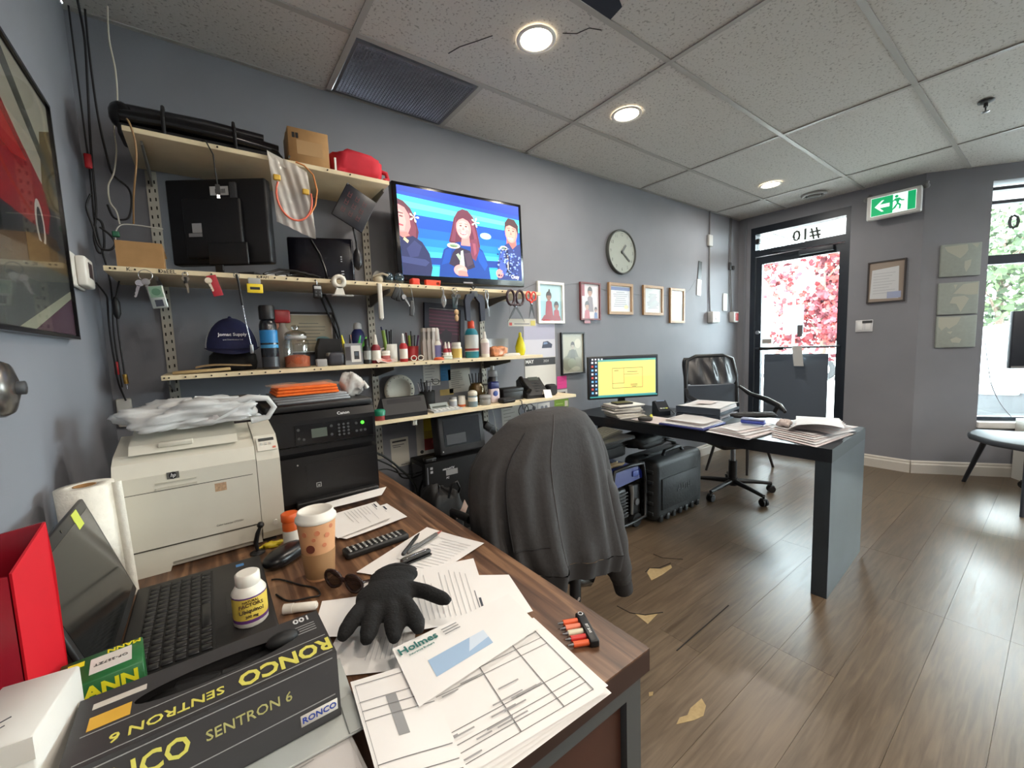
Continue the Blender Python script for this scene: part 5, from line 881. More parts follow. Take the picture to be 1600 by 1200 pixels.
t = frame('dark_picture', 'black framed dark red artwork leaning behind the teal cleaner', 'picture', 1.015, 1.275, 1.15, 1.462, (26, 26, 44), .028, art, tilt=3)
t = thing('grey_sleeve', 'grey translucent plastic sleeve standing behind the lemon bottle', 'sleeve', (1.46, 2.10, S3)); MB().grid(lambda u, v: (-.085 + .15 * u, .01 * math.sin(5 * u) - .004, .105 * v), 10, 4).build('sleeve_front', mat((168, 170, 172), .3, alpha=.75), t); MB().grid(lambda u, v: (-.08 + .15 * u, .02 + .01 * math.sin(5 * u), .098 * v), 10, 4).build('sleeve_back', mat((176, 178, 180), .3), t)
# --- lowest shelf
t = thing('pos_terminal', 'black sloped card terminal on the lowest shelf', 'terminal', (.755, 1.945, S4), rad(-2)); MB().prism([(-.075, 0), (.055, 0), (.055, .035), (-.01, .095), (-.04, .095), (-.075, .02)], -.105, .105, ax='x').build('terminal_body', mat((24, 24, 26), .4), t); MB().add([(-.085, -.068, .032), (.085, -.068, .032), (.085, -.044, .088), (-.085, -.044, .088)], [(0, 1, 2, 3)]).build('sloped_screen', mat((50, 48, 50), .15), t)
t = thing('green_tin', 'green capped red tin at the printer end of the lowest shelf', 'tin', (.630, 1.895, S4)); MB().lathe([(.024, 0), (.026, .004), (.026, .022)], n=18).build('tin_body', mat((150, 60, 60), .5), t); MB().lathe([(.027, .022), (.027, .042), (.022, .05), (.001, .051)], n=18).build('tin_lid', mat((20, 120, 90), .4), t)
t = thing('glue_stick', 'red glue stick with green cap leaning behind the card terminal', 'glue stick', (.872, 1.99, S4)); MB().cyl((0, 0, .001), (.004, 0, .06), .013, n=14).build('stick_body', mat((190, 50, 44), .4), t); MB().cyl((.004, 0, .06), (.006, 0, .09), .012, n=14).build('stick_cap', mat((40, 80, 60), .4), t)
t = thing('mesh_pen_cup', 'black mesh pen cup full of dark pens on the lowest shelf', 'pen cup', (.93, 2.02, S4)); MB().lathe([(.036, 0), (.04, .003), (.042, .10), (.039, .10), (.037, .006), (.001, .005)], n=20, cap1=False).build('cup', BLK_MATTE, t)
for k in range(8):
    x, y = rn.uniform(-.022, .022), rn.uniform(-.02, .02); MB().cyl((0, 0, 0), (0, 0, .13 + .03 * rn.random()), .0045, n=8).build('pen', mat(((20, 20, 24), (150, 150, 156), (30, 30, 40), (60, 60, 64))[k % 4], .4), t, (x, y, .008), (rn.uniform(-.2, .1), x * 9, 0))
t = thing('spectacles', 'pair of black wire spectacles lying across the pen cup', 'glasses', (.955, 2.0, S4 + .146)); MB().tube([(-.06, 0, 0), (0, -.01, .004), (.05, 0, .002)], .002, 5).build('temple', BLACK, t); MB().tube([(.02 + .02 * math.cos(rad(a)), 0, .0 + .014 * math.sin(rad(a))) for a in range(0, 360, 30)], .0018, 5, closed=True).build('rim', BLACK, t)
t = thing('desk_calculator', 'grey desk calculator with a tilted display on the lowest shelf', 'calculator', (.975, 1.905, S4), rad(4)); MB().prism([(-.03, 0), (.04, 0), (.04, .016), (-.03, .008)], -.085, .085, ax='x').build('calculator_body', mat((170, 172, 172), .45), t); MB().prism([(.015, .0145), (.045, .017), (.038, .04), (.03, .04)], -.075, .03, ax='x').build('display_housing', mat((150, 156, 152), .4), t); MB().add([(-.065, .0155, .0185), (.018, .0155, .0185), (.018, .031, .0375), (-.065, .031, .0375)], [(0, 1, 2, 3)]).build('lcd', mat((60, 66, 58), .3), t)
for i in range(6):
    for j in range(3): B(-.07 + i * .024, -.054 + i * .024, -.026 + j * .012, -.018 + j * .012, .009 + .0012 * j, .0125 + .0014 * j).build('key', mat((216, 216, 212), .5), t)
for k, x in enumerate((1.035, 1.088)):
    bottle('spice_jar', ('little white jar with grey lid' if k == 0 else 'little white jar with an orange base') + ' beside the calculator', 'jar', x + .01, 1.95, S4, [(.02, 0), (.021, .003), (.021, .045), (.019, .05)], WP, [(.02, .05), (.02, .06), (.018, .062)], mat((150, 150, 150), .4) if k == 0 else WP, (.0213, .004, .016) if k else (.0213, .012, .04), mat((196, 96, 50), .5) if k else mat((170, 172, 178), .5))
bottle('supplement_bottle', 'white round-topped supplement bottle on the lowest shelf', 'pill bottle', 1.150, 1.92, S4, [(.024, 0), (.026, .003), (.026, .055), (.022, .06)], mat((120, 140, 150), .35), [(.024, .06), (.026, .064), (.025, .08), (.014, .088), (.001, .09)], mat((206, 200, 186), .45), (.0263, .03, .052), WP)
t = thing('gold_jug', 'brown glass coffee jug with brushes standing in it', 'jug', (1.262, 2.06, S4)); MB().lathe([(.036, 0), (.046, .01), (.052, .05), (.044, .09), (.034, .105), (.036, .112)], n=24, cap1=False).build('jug_glass', mat((96, 76, 40), .1, metal=.3), t); MB().tube([(.034, -.01, .10), (.07, -.02, .10), (.075, -.02, .05), (.05, -.012, .03)], .006, 7).build('jug_handle', BLACK, t)
for k in range(5): MB().cyl((0, 0, 0), (0, 0, .15), .005, .003, n=7).build('brush', BLK_MATTE, t, (-.02 + .01 * k, .004 * (k % 2), .02), (0, rad(-10 + 5 * k), 0))
bottle('clear_tub', 'short clear screw-top tub on the lowest shelf', 'tub', 1.232, 1.925, S4, [(.030, 0), (.032, .003), (.032, .03), (.028, .034)], mat((176, 176, 174), .15, alpha=.6), [(.031, .034), (.033, .036), (.033, .052), (.028, .056)], mat((160, 160, 160), .25, alpha=.8))
t = thing('lotion_bottle', 'white and pink lotion bottle with a dark blue top', 'bottle', (1.310, 1.95, S4)); lump(MB(), -.032, .032, -.018, .018, 0, .09, 0, 1).build('bottle_body', mat((214, 196, 198), .4), t); BB(-.031, .031, -.0175, .0175, .078, .122, .01, 3).build('blue_cap', mat((34, 40, 100), .4), t); MB().ball((0, -.018, .055), (.018, .003, .016), 12).build('blue_oval_label', mat((60, 80, 150), .4), t)
t = bottle('pump_dispenser', 'dark pump dispenser with clear cap behind the lotion', 'bottle', 1.385, 2.07, S4, [(.03, 0), (.033, .004), (.033, .12), (.024, .14)], mat((26, 26, 36), .35), [(.026, .14), (.030, .145), (.028, .175), (.02, .18)], mat((170, 172, 176), .3, alpha=.7)); MB().cyl((0, 0, .18), (0, 0, .205), .012).build('pump_top', mat((190, 190, 190), .3), t)
t = thing('black_gift_box', 'small black box on the lowest shelf beside the lotion', 'box', (1.44, 1.98, S4)); BB(-.07, .075, -.04, .05, 0, .068, .004).build('box_body', BLACK, t); BB(-.072, .077, -.042, .052, .05, .072, .003).build('box_lid', mat((20, 20, 22), .5), t)
t = thing('black_wallet', 'flat black wallet lying before the small black box', 'wallet', (1.36, 1.897, S4)); BB(-.045, .045, -.03, .03, 0, .028, .010, 3).build('wallet_body', BLK_MATTE, t); MB().tube([(-.04, -.031, .014), (.04, -.031, .014)], .002, 5).build('zip', DGREY, t)
t = thing('desk_phone', 'black desk telephone with tilted keypad and handset on the lowest shelf', 'telephone', (1.62, 1.985, S4), rad(-12)); MB().prism([(-.085, 0), (.07, 0), (.07, .10), (.04, .115), (-.085, .02)], -.075, .075, ax='x').build('phone_body', mat((24, 24, 26), .45), t)
MB().tube([(-.055, -.07, .047), (-.056, -.02, .076), (-.055, .045, .116)], [.017, .012, .017], 10).build('handset', mat((18, 18, 20), .4), t)
for i in range(4):
    for j in range(3): B(-.004 + j * .022, .012 + j * .022, -.062 + i * .019, -.05 + i * .019, .037 + i * .0145, .0425 + i * .0145).build('key', DGREY, t)
MB().add([(-.01, .018, .1005), (.06, .018, .1005), (.06, .042, .119), (-.01, .042, .119)], [(0, 1, 2, 3)]).build('phone_display', mat((70, 78, 72), .3), t)
t = thing('black_speaker', 'small rounded black speaker at the end of the lowest shelf', 'speaker', (1.74, 1.945, S4)); BB(-.035, .035, -.03, .03, 0, .072, .018, 4).build('speaker_body', mat((18, 18, 22), .5), t); MB().grid(lambda u, v: (-.026 + .052 * u, -.0312, .012 + .048 * v), 3, 3).build('grille', mat((36, 36, 40), .8), t)
t = thing('folded_receipt', 'folded white receipt standing against the phone', 'paper', (1.655, 1.868, S4)); MB().add([(-.03, 0, 0), (.03, .0, 0), (.032, .02, .045), (-.026, .02, .05), (-.03, .035, 0), (.034, .035, 0)], [(0, 1, 2, 3), (3, 2, 5, 4)]).build('receipt_fold', PAPER, t); coll('print', lines(-.022, .022, .035, 4, .008, .002, LINE, 3), t, (0, .0032, .006), (rad(66), 0, 0))
t = thing('hanging_spectacles', 'black rimmed reading spectacles hooked over the edge of the lowest shelf', 'glasses', (1.462, YF - .012, S4 - .022))
for s in (-1, 1): MB().tube([(.034 * s * .4 + .036 * math.cos(rad(a)), -.004 - .01 * s, -.03 + .036 * math.sin(rad(a))) for a in range(0, 360, 24)], .003, 6, closed=True).build('rim', BLACK, t)
MB().tube([(-.03, -.012, -.02), (-.036, -.008, .015), (-.03, .0, .028), (-.02, .03, .027)], .0028, 6).build('temple', BLACK, t); MB().tube([(.0, -.012, -.06), (.008, -.01, -.09), (.012, -.008, -.11)], .003, 6).build('temple', mat((150, 150, 150), .3), t)
t = thing('shelf_clip', 'white cable clip under the front of the lowest shelf', 'clip', (.80, 1.90, Z4 - .001)); BB(-.012, .012, -.008, .008, -.03, 0, .003).build('clip_body', mat((200, 196, 184), .5), t); MB().cyl((-.02, 0, -.012), (-.012, 0, -.012), .005).build('clip_screw', DGREY, t)
# ================================================================ wooden desk and what lies on it
DZ_ = .68
def woodmat(c0, c1, c2, sc=(26, 1.6, 26), name='wood'):
    m = bpy.data.materials.new(name); m.use_nodes = True; nt = m.node_tree; b = nt.nodes['Principled BSDF']; L = nt.links.new
    tc = nt.nodes.new('ShaderNodeTexCoord'); mp = nt.nodes.new('ShaderNodeMapping'); mp.inputs['Scale'].default_value = sc; L(tc.outputs['Object'], mp.inputs[0])
    n1 = nt.nodes.new('ShaderNodeTexNoise'); n1.inputs['Scale'].default_value = 1.5; n1.inputs['Detail'].default_value = 9; n1.inputs['Distortion'].default_value = 1.2; L(mp.outputs[0], n1.inputs['Vector'])
    cr = nt.nodes.new('ShaderNodeValToRGB'); e = cr.color_ramp.elements; e[0].position = .32; e[0].color = (*lin(c0), 1); e[1].position = .7; e[1].color = (*lin(c2), 1); k = e.new(.5); k.color = (*lin(c1), 1)
    L(n1.outputs['Fac'], cr.inputs[0]); L(cr.outputs[0], b.inputs['Base Color']); b.inputs['Roughness'].default_value = .38
    return m
WOOD = woodmat((70, 48, 34), (104, 74, 54), (150, 114, 84)); DWOOD = mat((52, 32, 24), .45, noise=.1, scale=18)
DX0, DX1, DYF, DYB = -.285, .575, .405, 1.93
dk = thing('wooden_desk', 'brown wood-grain office desk with dark metal frame, littered with papers', 'desk', (0, 0, 0))
B(DX0, DX1, DYF, DYB, DZ_ - .003, DZ_).build('desk_top', WOOD, dk)
B(DX0, DX1, DYF, DYB, DZ_ - .042, DZ_ - .003).build('edge_slab', DWOOD, dk)
FM = mat((92, 96, 96), .4, metal=.5)
for x in (DX0 + .01, DX1 - .048):
    for y in (DYF + .012, DYB - .05): B(x, x + .038, y, y + .038, .0, DZ_ - .082).build('leg', FM, dk)
B(DX0 + .01, DX1 - .01, DYF + .012, DYF + .05, DZ_ - .082, DZ_ - .043).build('front_rail', FM, dk); B(DX0 + .01, DX1 - .01, DYB - .05, DYB - .012, DZ_ - .082, DZ_ - .043).build('rear_rail', FM, dk); B(DX1 - .048, DX1 - .010, DYF + .051, DYB - .051, DZ_ - .082, DZ_ - .043).build('side_rail', FM, dk)
B(DX0 + .05, DX1 - .05, DYF + .024, DYF + .040, .08, DZ_ - .083).build('modesty_panel', mat((66, 38, 28), .4, noise=.12, scale=14), dk)

# --- white laser printer
BEIGE = mat((206, 202, 188), .5, noise=.02, scale=20); SEAM = mat((70, 66, 58), .8)
t = thing('laser_printer', 'dirty white laser printer with a plastic bag on top', 'printer', (-.197, 1.302, DZ_)); t.scale = (1, 1, 1.2)
MB().prism([(.0, .056), (.0, .205), (.018, .232), (.05, .245), (.2, .268), (.222, .262), (.222, .004), (.02, .004), (.02, .056)], 0, .285, ax='x').build('body', BEIGE, t)
MB().prism([(.004, .03), (.0, .20), (.012, .222), (.05, .25), (.2, .268), (.222, .255), (.222, .004), (.04, .004), (.015, .012)], .2865, .342, ax='x').build('side_column', BEIGE, t)
MB().prism([(0.02, 0), (.085, 0), (.092, .018), (.26, .018), (.272, .02), (.285, .04), (.285, .053), (.0, .053), (.004, .0)], .002, .02, ax='y').build('paper_drawer', BEIGE, t)
B(0.0, .285, -.0006, .0004, .0535, .0552).build('drawer_seam', SEAM, t); B(.003, .275, -.0006, .0004, .1715, .1727).build('panel_seam', SEAM, t)
MB().box(.075, .155, -.004, 0, .1735, .178).box(.075, .155, -.0035, 0, .186, .1885).build('handle_lip', mat((190, 186, 172), .5), t)
MB().box(.19, .215, -.0005, .0, .148, .166).build('stain', mat((176, 146, 116), .7, noise=.3, scale=200), t)
o = B(.098, .122, -.0014, 0, .193, .207).build('maker_badge', mat((110, 108, 104), .4, metal=.3), t)
MB().cyl((.110, -.0014, .200), (.110, -.0022, .200), .0075, n=20).build('badge_disc', mat((30, 30, 34), .3), o); text('hp', .011, mat((220, 220, 220), .4), o, (.110, -.0025, .2005), BK, bold=.01, shear=.3)
text('Color LaserJet CP2025n', .006, mat((120, 116, 108), .5), t, (.215, -.0006, .073), BK)
MB().cyl((.318, .001, .05), (.318, -.003, .05), .006, n=16).build('power_button', mat((216, 212, 200), .4), t)
pan = MB().box(.292, .338, 0, .040, 0, .003).build('control_panel', mat((214, 210, 198), .45), t, (0, -.0005, .2065), (rad(42), 0, 0)); pan.location = (0, .008, .2185)
MB().box(.297, .334, .028, .036, .003, .004).build('display', mat((66, 66, 64), .3), pan)
for k in range(3): MB().box(.300 + .010 * k, .306 + .010 * k, .016, .022, .003, .0045).build('button', mat((180, 178, 170), .5), pan)
MB().box(.328, .336, .004, .009, .003, .004).build('red_label', mat((196, 110, 90), .5), pan)
MB().prism([(.03, .2465), (.185, .269), (.185, .281), (.165, .281), (.05, .263)], .03, .25, ax='x').build('top_lid', BEIGE, t)
BB(.085, .155, .035, .06, .2545, .265, .003).build('lid_latch', mat((196, 192, 178), .5), t); 
BB(.02, .32, -.0, .19, -.0, .004, .001).build('foot', BLACK, t, (0, .03, 0))
# plastic bag
t = thing('plastic_bag', 'crumpled translucent white plastic carrier bag on the laser printer', 'bag', (-.05, 1.42, DZ_ + .340))
PLB = mat((206, 208, 208), .28, noise=.06, scale=14, alpha=.82, bump=.7)
lump(MB(), -.12, .15, -.075, .095, 0, .070, .13, 9, 64, 30, .75).build('bag_body', PLB, t)
MB().grid(lambda u, v: (.07 + .10 * math.sin(PI * u) + .02 * v - .02, -.055 + .03 * u * 2 - .02, .012 + .05 * math.sin(PI * u) * (.7 + .3 * v) + .014 * v), 14, 3).build('bag_handle', PLB, t)
MB().tube([(.085, -.04, .05), (.14, -.05, .068), (.185, -.05, .062), (.20, -.05, .035), (.182, -.05, .008), (.14, -.05, .004)], [.012, .010, .008, .008, .008, .010], 8).build('handle_loop', PLB, t)
lump(MB(), .035, .135, -.06, .0, .008, .038, .12, 4, 26, 10, .6).build('wrapped_papers', mat((220, 216, 216), .5, noise=.15, scale=60), t)
# --- black multifunction printer
t = thing('black_printer', 'black multifunction printer with keypad and small green light', 'printer', (.1465, 1.535, DZ_))
MB().prism([(.012, 0), (.37, 0), (.37, .325), (.02, .325), (.0, .30), (.0, .215), (.03, .205), (.03, .185), (.0, .175), (.0, .02)], 0, .345, ax='x').build('body', mat((14, 14, 16), .32), t)
BB(-.004, .349, .03, .37, .327, .352, .006).build('scanner_lid', mat((20, 20, 22), .4), t)
P0 = B(.075, .335, -.004, -.0005, .218, .285).build('control_panel', BLK_GLOSS, t)
B(.125, .175, -.0052, -.004, .237, .268).build('lcd', mat((84, 92, 84), .3), P0)
for i in range(4):
    for j in range(3): MB().cyl((.215 + j * .016, -.004, .235 + i * .012), (.215 + j * .016, -.0056, .235 + i * .012), .0042, n=8).build('key', mat((70, 72, 74), .5), P0)
for k, (x, z) in enumerate(((.085, .27), (.085, .24), (.10, .235), (.19, .27), (.19, .24), (.275, .24), (.29, .24), (.305, .24), (.275, .268))): MB().cyl((x, -.004, z), (x, -.0056, z), .005, n=8).build('key', mat((60, 62, 64), .5), P0)
MB().cyl((.297, -.004, .268), (.297, -.006, .268), .006, n=12).build('green_light', mat((60, 230, 40), .4, emit=3.0), P0)
text('Canon', .016, mat((210, 212, 214), .4), t, (.235, .0045, .310), (rad(60), 0, 0), bold=.02)
B(.10, .335, -.0008, .0002, .055, .150).build('front_panel', mat((19, 19, 21), .3), t); BB(.06, .335, -.03, .02, .002, .028, .006).build('paper_tray', mat((12, 12, 14), .4), t)
o = B(.128, .144, -.0016, -.0008, .062, .078).build('energy_label', mat((170, 172, 172), .5), t); coll('label_print', [((40, 40, 42), rc(.130, .064, .142, .076)), ((170, 172, 172), rc(.133, .066, .139, .071))], o, (0, -.0017, 0), BK)
B(.13, .27, .04, .14, .195, .2).build('output_paper_stop', BLACK, t); MB().cyl((.075, -.0006, .15), (.075, -.0015, .15), .003, n=8).build('screw', CHROME, t)
# things on top of it
z = DZ_ + .3525
for k in range(3):
    t = thing('clear_folder', ('lowest', 'middle', 'upper')[k] + ' clear plastic document folder of the stack on the black printer', 'folder', (.185 - .006 * k, 1.60 + .008 * k, z + .0085 * k), rad(3 - 2 * k), 'clear folders on the black printer')
    BB(0, .245, 0, .22, 0, .008, .001, 1).build('folder_cover', mat((150, 152, 156), .2, alpha=.75), t); B(.004, .24, .004, .215, .001, .0065).build('inner_paper', mat((190, 188, 186), .7), t)
t = thing('orange_cloth', 'folded bright orange cloth in a clear wrapper on the black printer', 'cloth', (.175, 1.605, z + .027))
for k in range(3): BB(.01 + .003 * k, .215 - .003 * k, .0, .19 - .004 * k, .0105 * k, .0105 * k + .0098, .0045, 3).build('cloth_fold', mat((236, 108, 34), .85, noise=.08, scale=40), t)
MB().grid(lambda u, v: (-.005 + .235 * u, -.004 + .2 * v, .0335 + .006 * math.sin(11 * u + 4 * v) * math.sin(7 * v)), 18, 10).build('wrapper_film', mat((240, 200, 170), .15, alpha=.35), t)
t = thing('white_bag', 'small crumpled white plastic bag behind the orange cloth', 'bag', (.455, 1.70, z)); lump(MB(), -.035, .04, -.06, .06, 0, .085, .12, 12, 30, 14, .8).build('bag_body', mat((206, 204, 200), .35, alpha=.9, noise=.1, scale=20), t); MB().tube([(.02, -.05, .03), (.04, -.055, .05), (.05, -.05, .03)], .010, 7).build('bag_tail', mat((206, 204, 200), .35), t)
t = thing('grey_router', 'dark grey folder box standing behind the white printer', 'box', (.0, 1.80, DZ_)); BB(-.02, .12, -.04, .10, 0, .372, .006).build('box_body', mat((46, 44, 46), .6), t); BB(-.022, .122, -.042, .102, .36, .376, .004).build('box_lid', mat((70, 66, 62), .6), t)
# --- paper towel roll
t = thing('paper_towel_roll', 'white paper towel roll standing between laptop and printer', 'paper towel', (-.222, 1.238, DZ_), rot=(0, rad(-1.5), 0)); TOW = mat((226, 222, 210), .9, noise=.04, scale=60, bump=.8)
t.location.z += .002
MB().lathe([(.019, .006), (.046, .0), (.046, .262), (.019, .262), (.019, .006)], n=36, cap0=False, cap1=False).build('towel_roll', TOW, t); MB().lathe([(.0185, .008), (.0185, .2625), (.0165, .2625), (.0165, .008)], n=20, cap0=False, cap1=False).build('cardboard_core', CARD, t)
MB().grid(lambda u, v: (.0445 + .016 * u, -.018 - .014 * u * (1 - u), .262 * v), 6, 8).build('loose_sheet', TOW, t)
# --- laptop
LP = mat((34, 33, 33), .45); LPD = mat((20, 20, 21), .5)
t = thing('laptop', 'open black laptop with a yellow-green sticker on its bezel', 'laptop', (-.162, .835, DZ_))
BB(0, .232, 0, .362, 0, .024, .004).build('base', LP, t)
B(.022, .135, .018, .344, .0236, .0246).build('keyboard_well', LPD, t)
km = BB(0, .0155, 0, .0155, 0, .003, .001, 1).mesh(mat((26, 26, 28), .4), 'key')
for i in range(6):
    for j in range(17):
        if i == 5 and 4 <= j <= 8: continue
        o = bpy.data.objects.new('key', km); COL.objects.link(o); o.parent = t; o.location = (.026 + i * .0178, .024 + j * .0186, .0246)
BB(.026 + 5 * .0178, .026 + 5 * .0178 + .0155, .024 + 4 * .0186, .024 + 9 * .0186 - .003, .0246, .0276, .001, 1).build('space_bar', mat((26, 26, 28), .4), t)
B(.155, .218, .12, .215, .0238, .0243).build('touchpad', mat((28, 28, 29), .35), t); o = B(.18, .196, .325, .338, .0238, .0244).build('processor_sticker', mat((70, 130, 190), .4), t)
lid = BB(-.006, .002, 0, .362, 0, .232, .003).build('lid', LP, t, (-.002, 0, .024), (0, rad(-16), 0)); B(.0021, .0027, .012, .350, .018, .212).build('screen', mat((22, 24, 25), .12), lid); B(.0022, .003, .255, .292, .196, .228).build('yellow_sticker', mat((196, 206, 80), .6), lid); MB().cyl((.002, .181, .222), (.003, .181, .222), .003, n=10).build('webcam', BLK_GLOSS, lid)
# --- vitamin bottle, marker, mouse, cup ...
t = bottle('vitamin_bottle', 'white vitamin bottle with yellow label standing on the laptop', 'pill bottle', .030, .905, DZ_ + .0246, [(.026, 0), (.0285, .003), (.0285, .062), (.022, .072), (.019, .074)], WP, [(.0195, .074), (.0205, .076), (.0205, .094), (.0175, .096)], WP, (.0288, .010, .058), mat((222, 196, 84), .45)); MB().lathe([(.0289, .010), (.0289, .016)], n=20, cap0=False, cap1=False).build('purple_band', mat((96, 52, 120), .45), t); MB().lathe([(.0289, .056), (.0289, .059)], n=20, cap0=False, cap1=False).build('purple_line', mat((96, 52, 120), .45), t)
for s, sz, zz, c in (('NATURAL', .006, .052, (70, 40, 30)), ('FACTORS', .009, .045, (70, 40, 30)), ('Ubiquinol', .010, .034, (50, 40, 40)), ('200 mg', .007, .023, (60, 50, 40))): text(s, sz, mat(c, .5), t, (0, -.0292, zz), (rad(90), 0, rad(2)), bold=.02)
t = thing('white_marker', 'short white marker with a rounded cap lying beside the laptop', 'marker', (.088, .925, DZ_ + .0105), rad(-28)); MB().tube([(.0, 0, 0), (.004, 0, 0), (.06, 0, 0), (.063, 0, 0)], [.006, .0095, .0088, .005], 12).build('barrel', WP, t); MB().cyl((-.002, 0, 0), (.016, 0, 0), .0101, n=12).build('end_cap', WP2, t)
t = thing('computer_mouse', 'black wired computer mouse beside the coffee cup', 'mouse', (.125, 1.165, DZ_), rad(40)); t.scale = (1.15, 1.15, 1.1); lump(MB(), -.055, .052, -.028, .028, 0, .036, 0, 1, 28, 14, .8).build('shell', mat((16, 16, 18), .3), t); BB(.02, .034, -.003, .003, .028, .0355, .002).build('wheel', DGREY, t); MB().tube([(.05, 0, .008), (.062, .012, .005), (.05, .035, .004), (.02, .045, .004)], .002, 6).build('mouse_cable', BLACK, t)
t = thing('coffee_cup', 'paper coffee cup with cup print, cardboard sleeve and white lid', 'cup', (.178, 1.035, DZ_))
MB().lathe([(.030, 0), (.031, .003), (.042, .140)], n=30).build('paper_cup', mat((214, 160, 116), .5, noise=.06, scale=20), t); MB().lathe([(.0315, .006), (.0322, .008), (.0372, .066), (.0366, .067)], n=30, cap0=False, cap1=False).build('sleeve', mat((150, 112, 74), .8), t)
MB().lathe([(.043, .139), (.045, .141), (.0445, .148), (.040, .152), (.039, .162), (.036, .163), (.034, .158), (.001, .157)], n=30, cap0=False).build('lid', WP, t)
for k, (a, zz, s) in enumerate(((-125, .083, 1.0), (-140, .118, .6), (-100, .12, .6), (-70, .11, .6), (-80, .088, .5), (-55, .128, .5), (-112, .105, .45))):
    r_ = .0302 + .0117 * zz / .14 + .0007; c = (mat((110, 52, 38), .6) if k == 0 else mat((196, 120, 84), .6))
    MB().cyl((0, 0, 0), (0, 0, .0006), .010 * s, n=12).build('cup_print', c, t, (r_ * math.cos(rad(a)), r_ * math.sin(rad(a)), zz), (rad(90), 0, rad(a + 90)))
bottle('orange_pill_bottle', 'orange prescription bottle with white label behind the coffee cup', 'pill bottle', .150, 1.245, DZ_, [(.019, 0), (.0205, .003), (.0205, .068), (.018, .074)], mat((206, 92, 34), .3), [(.021, .074), (.022, .076), (.022, .094), (.019, .096)], mat((216, 92, 36), .4), (.0208, .008, .05), WP)
t = thing('remote_control', 'long black television remote with small grey buttons', 'remote control', (.33, 1.087, DZ_), rad(3)); BB(-.085, .085, -.023, .023, 0, .018, .006, 3).build('shell', mat((20, 20, 21), .45), t)
for i in range(11):
    for j in range(4): MB().cyl((-.072 + i * .0135, -.014 + j * .0092, .0175), (-.072 + i * .0135, -.014 + j * .0092, .0196), .0032, n=7).build('button', mat((150, 150, 148) if (i + j) % 3 else (190, 190, 186), .5), t)
t = thing('sunglasses', 'folded dark tortoiseshell sunglasses before the coffee cup', 'sunglasses', (.202, .93, DZ_), rad(-60)); TORT = mat((44, 26, 24), .25)
for s in (-1, 1):
    MB().tube([(s * .030 + .024 * math.cos(rad(a)), .004 * abs(math.cos(rad(a))), .024 + .0195 * math.sin(rad(a))) for a in range(0, 360, 24)], .0034, 6, closed=True).build('rim', TORT, t)
    MB().add([(s * .030 + .022 * math.cos(rad(a)), .002, .024 + .018 * math.sin(rad(a))) for a in range(0, 360, 24)], [tuple(range(15))]).build('lens', mat((30, 20, 22), .08, alpha=.9), t); MB().tube([(s * .054, .004, .03), (s * .058, .02, .026), (s * .02, .03 + .006 * s, .006), (-s * .03, .034 + .006 * s, .004)], .003, 6).build('temple', TORT, t)
MB().tube([(-.008, 0, .03), (0, -.002, .033), (.008, 0, .03)], .003, 6).build('bridge', TORT, t)
# --- hex bit holder
t = thing('bit_holder', 'black bit holder bar with orange, red and white screwdriver bits', 'tool', (.519, .500, DZ_), math.atan2(-.072, -.035) + PI); a = Vector((.035, .072)).normalized()
BB(-.040, .040, -.010, .008, .0, .014, .003).build('holder_bar', BLACK, t); MB().tube([(.034 + .0045 * math.cos(rad(q)), -.001 + .0045 * math.sin(rad(q)), .0146) for q in range(0, 360, 40)], .001, 5, closed=True).build('ring_mark', mat((190, 190, 190), .4), t); text('BIT BAR', .007, mat((200, 200, 200), .5), t, (-.008, -.001, .0143), (0, 0, PI), bold=.02)
for k, c in enumerate(((226, 96, 50), (206, 48, 44), (222, 218, 190), (236, 130, 100), (232, 100, 54))):
    x = -.032 + .0145 * k; o = MB().cyl((x, .008, .007), (x, .036, .007), .0052, n=6).build('bit_sleeve', mat(c, .4), t); MB().cyl((x, .036, .007), (x, .046, .007), .0028, .0014, n=6).build('bit_tip', STEEL, o)
# --- gooseneck, candy wrapper
t = thing('gooseneck_lamp', 'short black bent stalk with a ball end behind the laptop', 'stand', (.07, 1.265, DZ_)); MB().lathe([(.018, 0), (.018, .004), (.004, .007)], n=16).build('foot', BLACK, t); MB().tube([(0, 0, .005), (-.002, 0, .03), (.004, -.002, .055), (.010, -.004, .07)], [.004, .006, .0055, .004], 8).ball((.012, -.004, .076), .009, 10).build('stalk', BLACK, t)
t = thing('candy_wrapper', 'crumpled yellow wrapper under the edge of the white printer', 'wrapper', (.128, 1.282, DZ_)); lump(MB(), -.045, -.0, -.014, .008, 0, .014, .2, 2, 20, 8, .8).build('wrapper_foil', mat((206, 182, 40), .4), t); MB().tube([(-.045, 0, .006), (-.06, -.004, .006)], [.004, .001], 5).build('twisted_end', mat((206, 182, 40), .4), t)

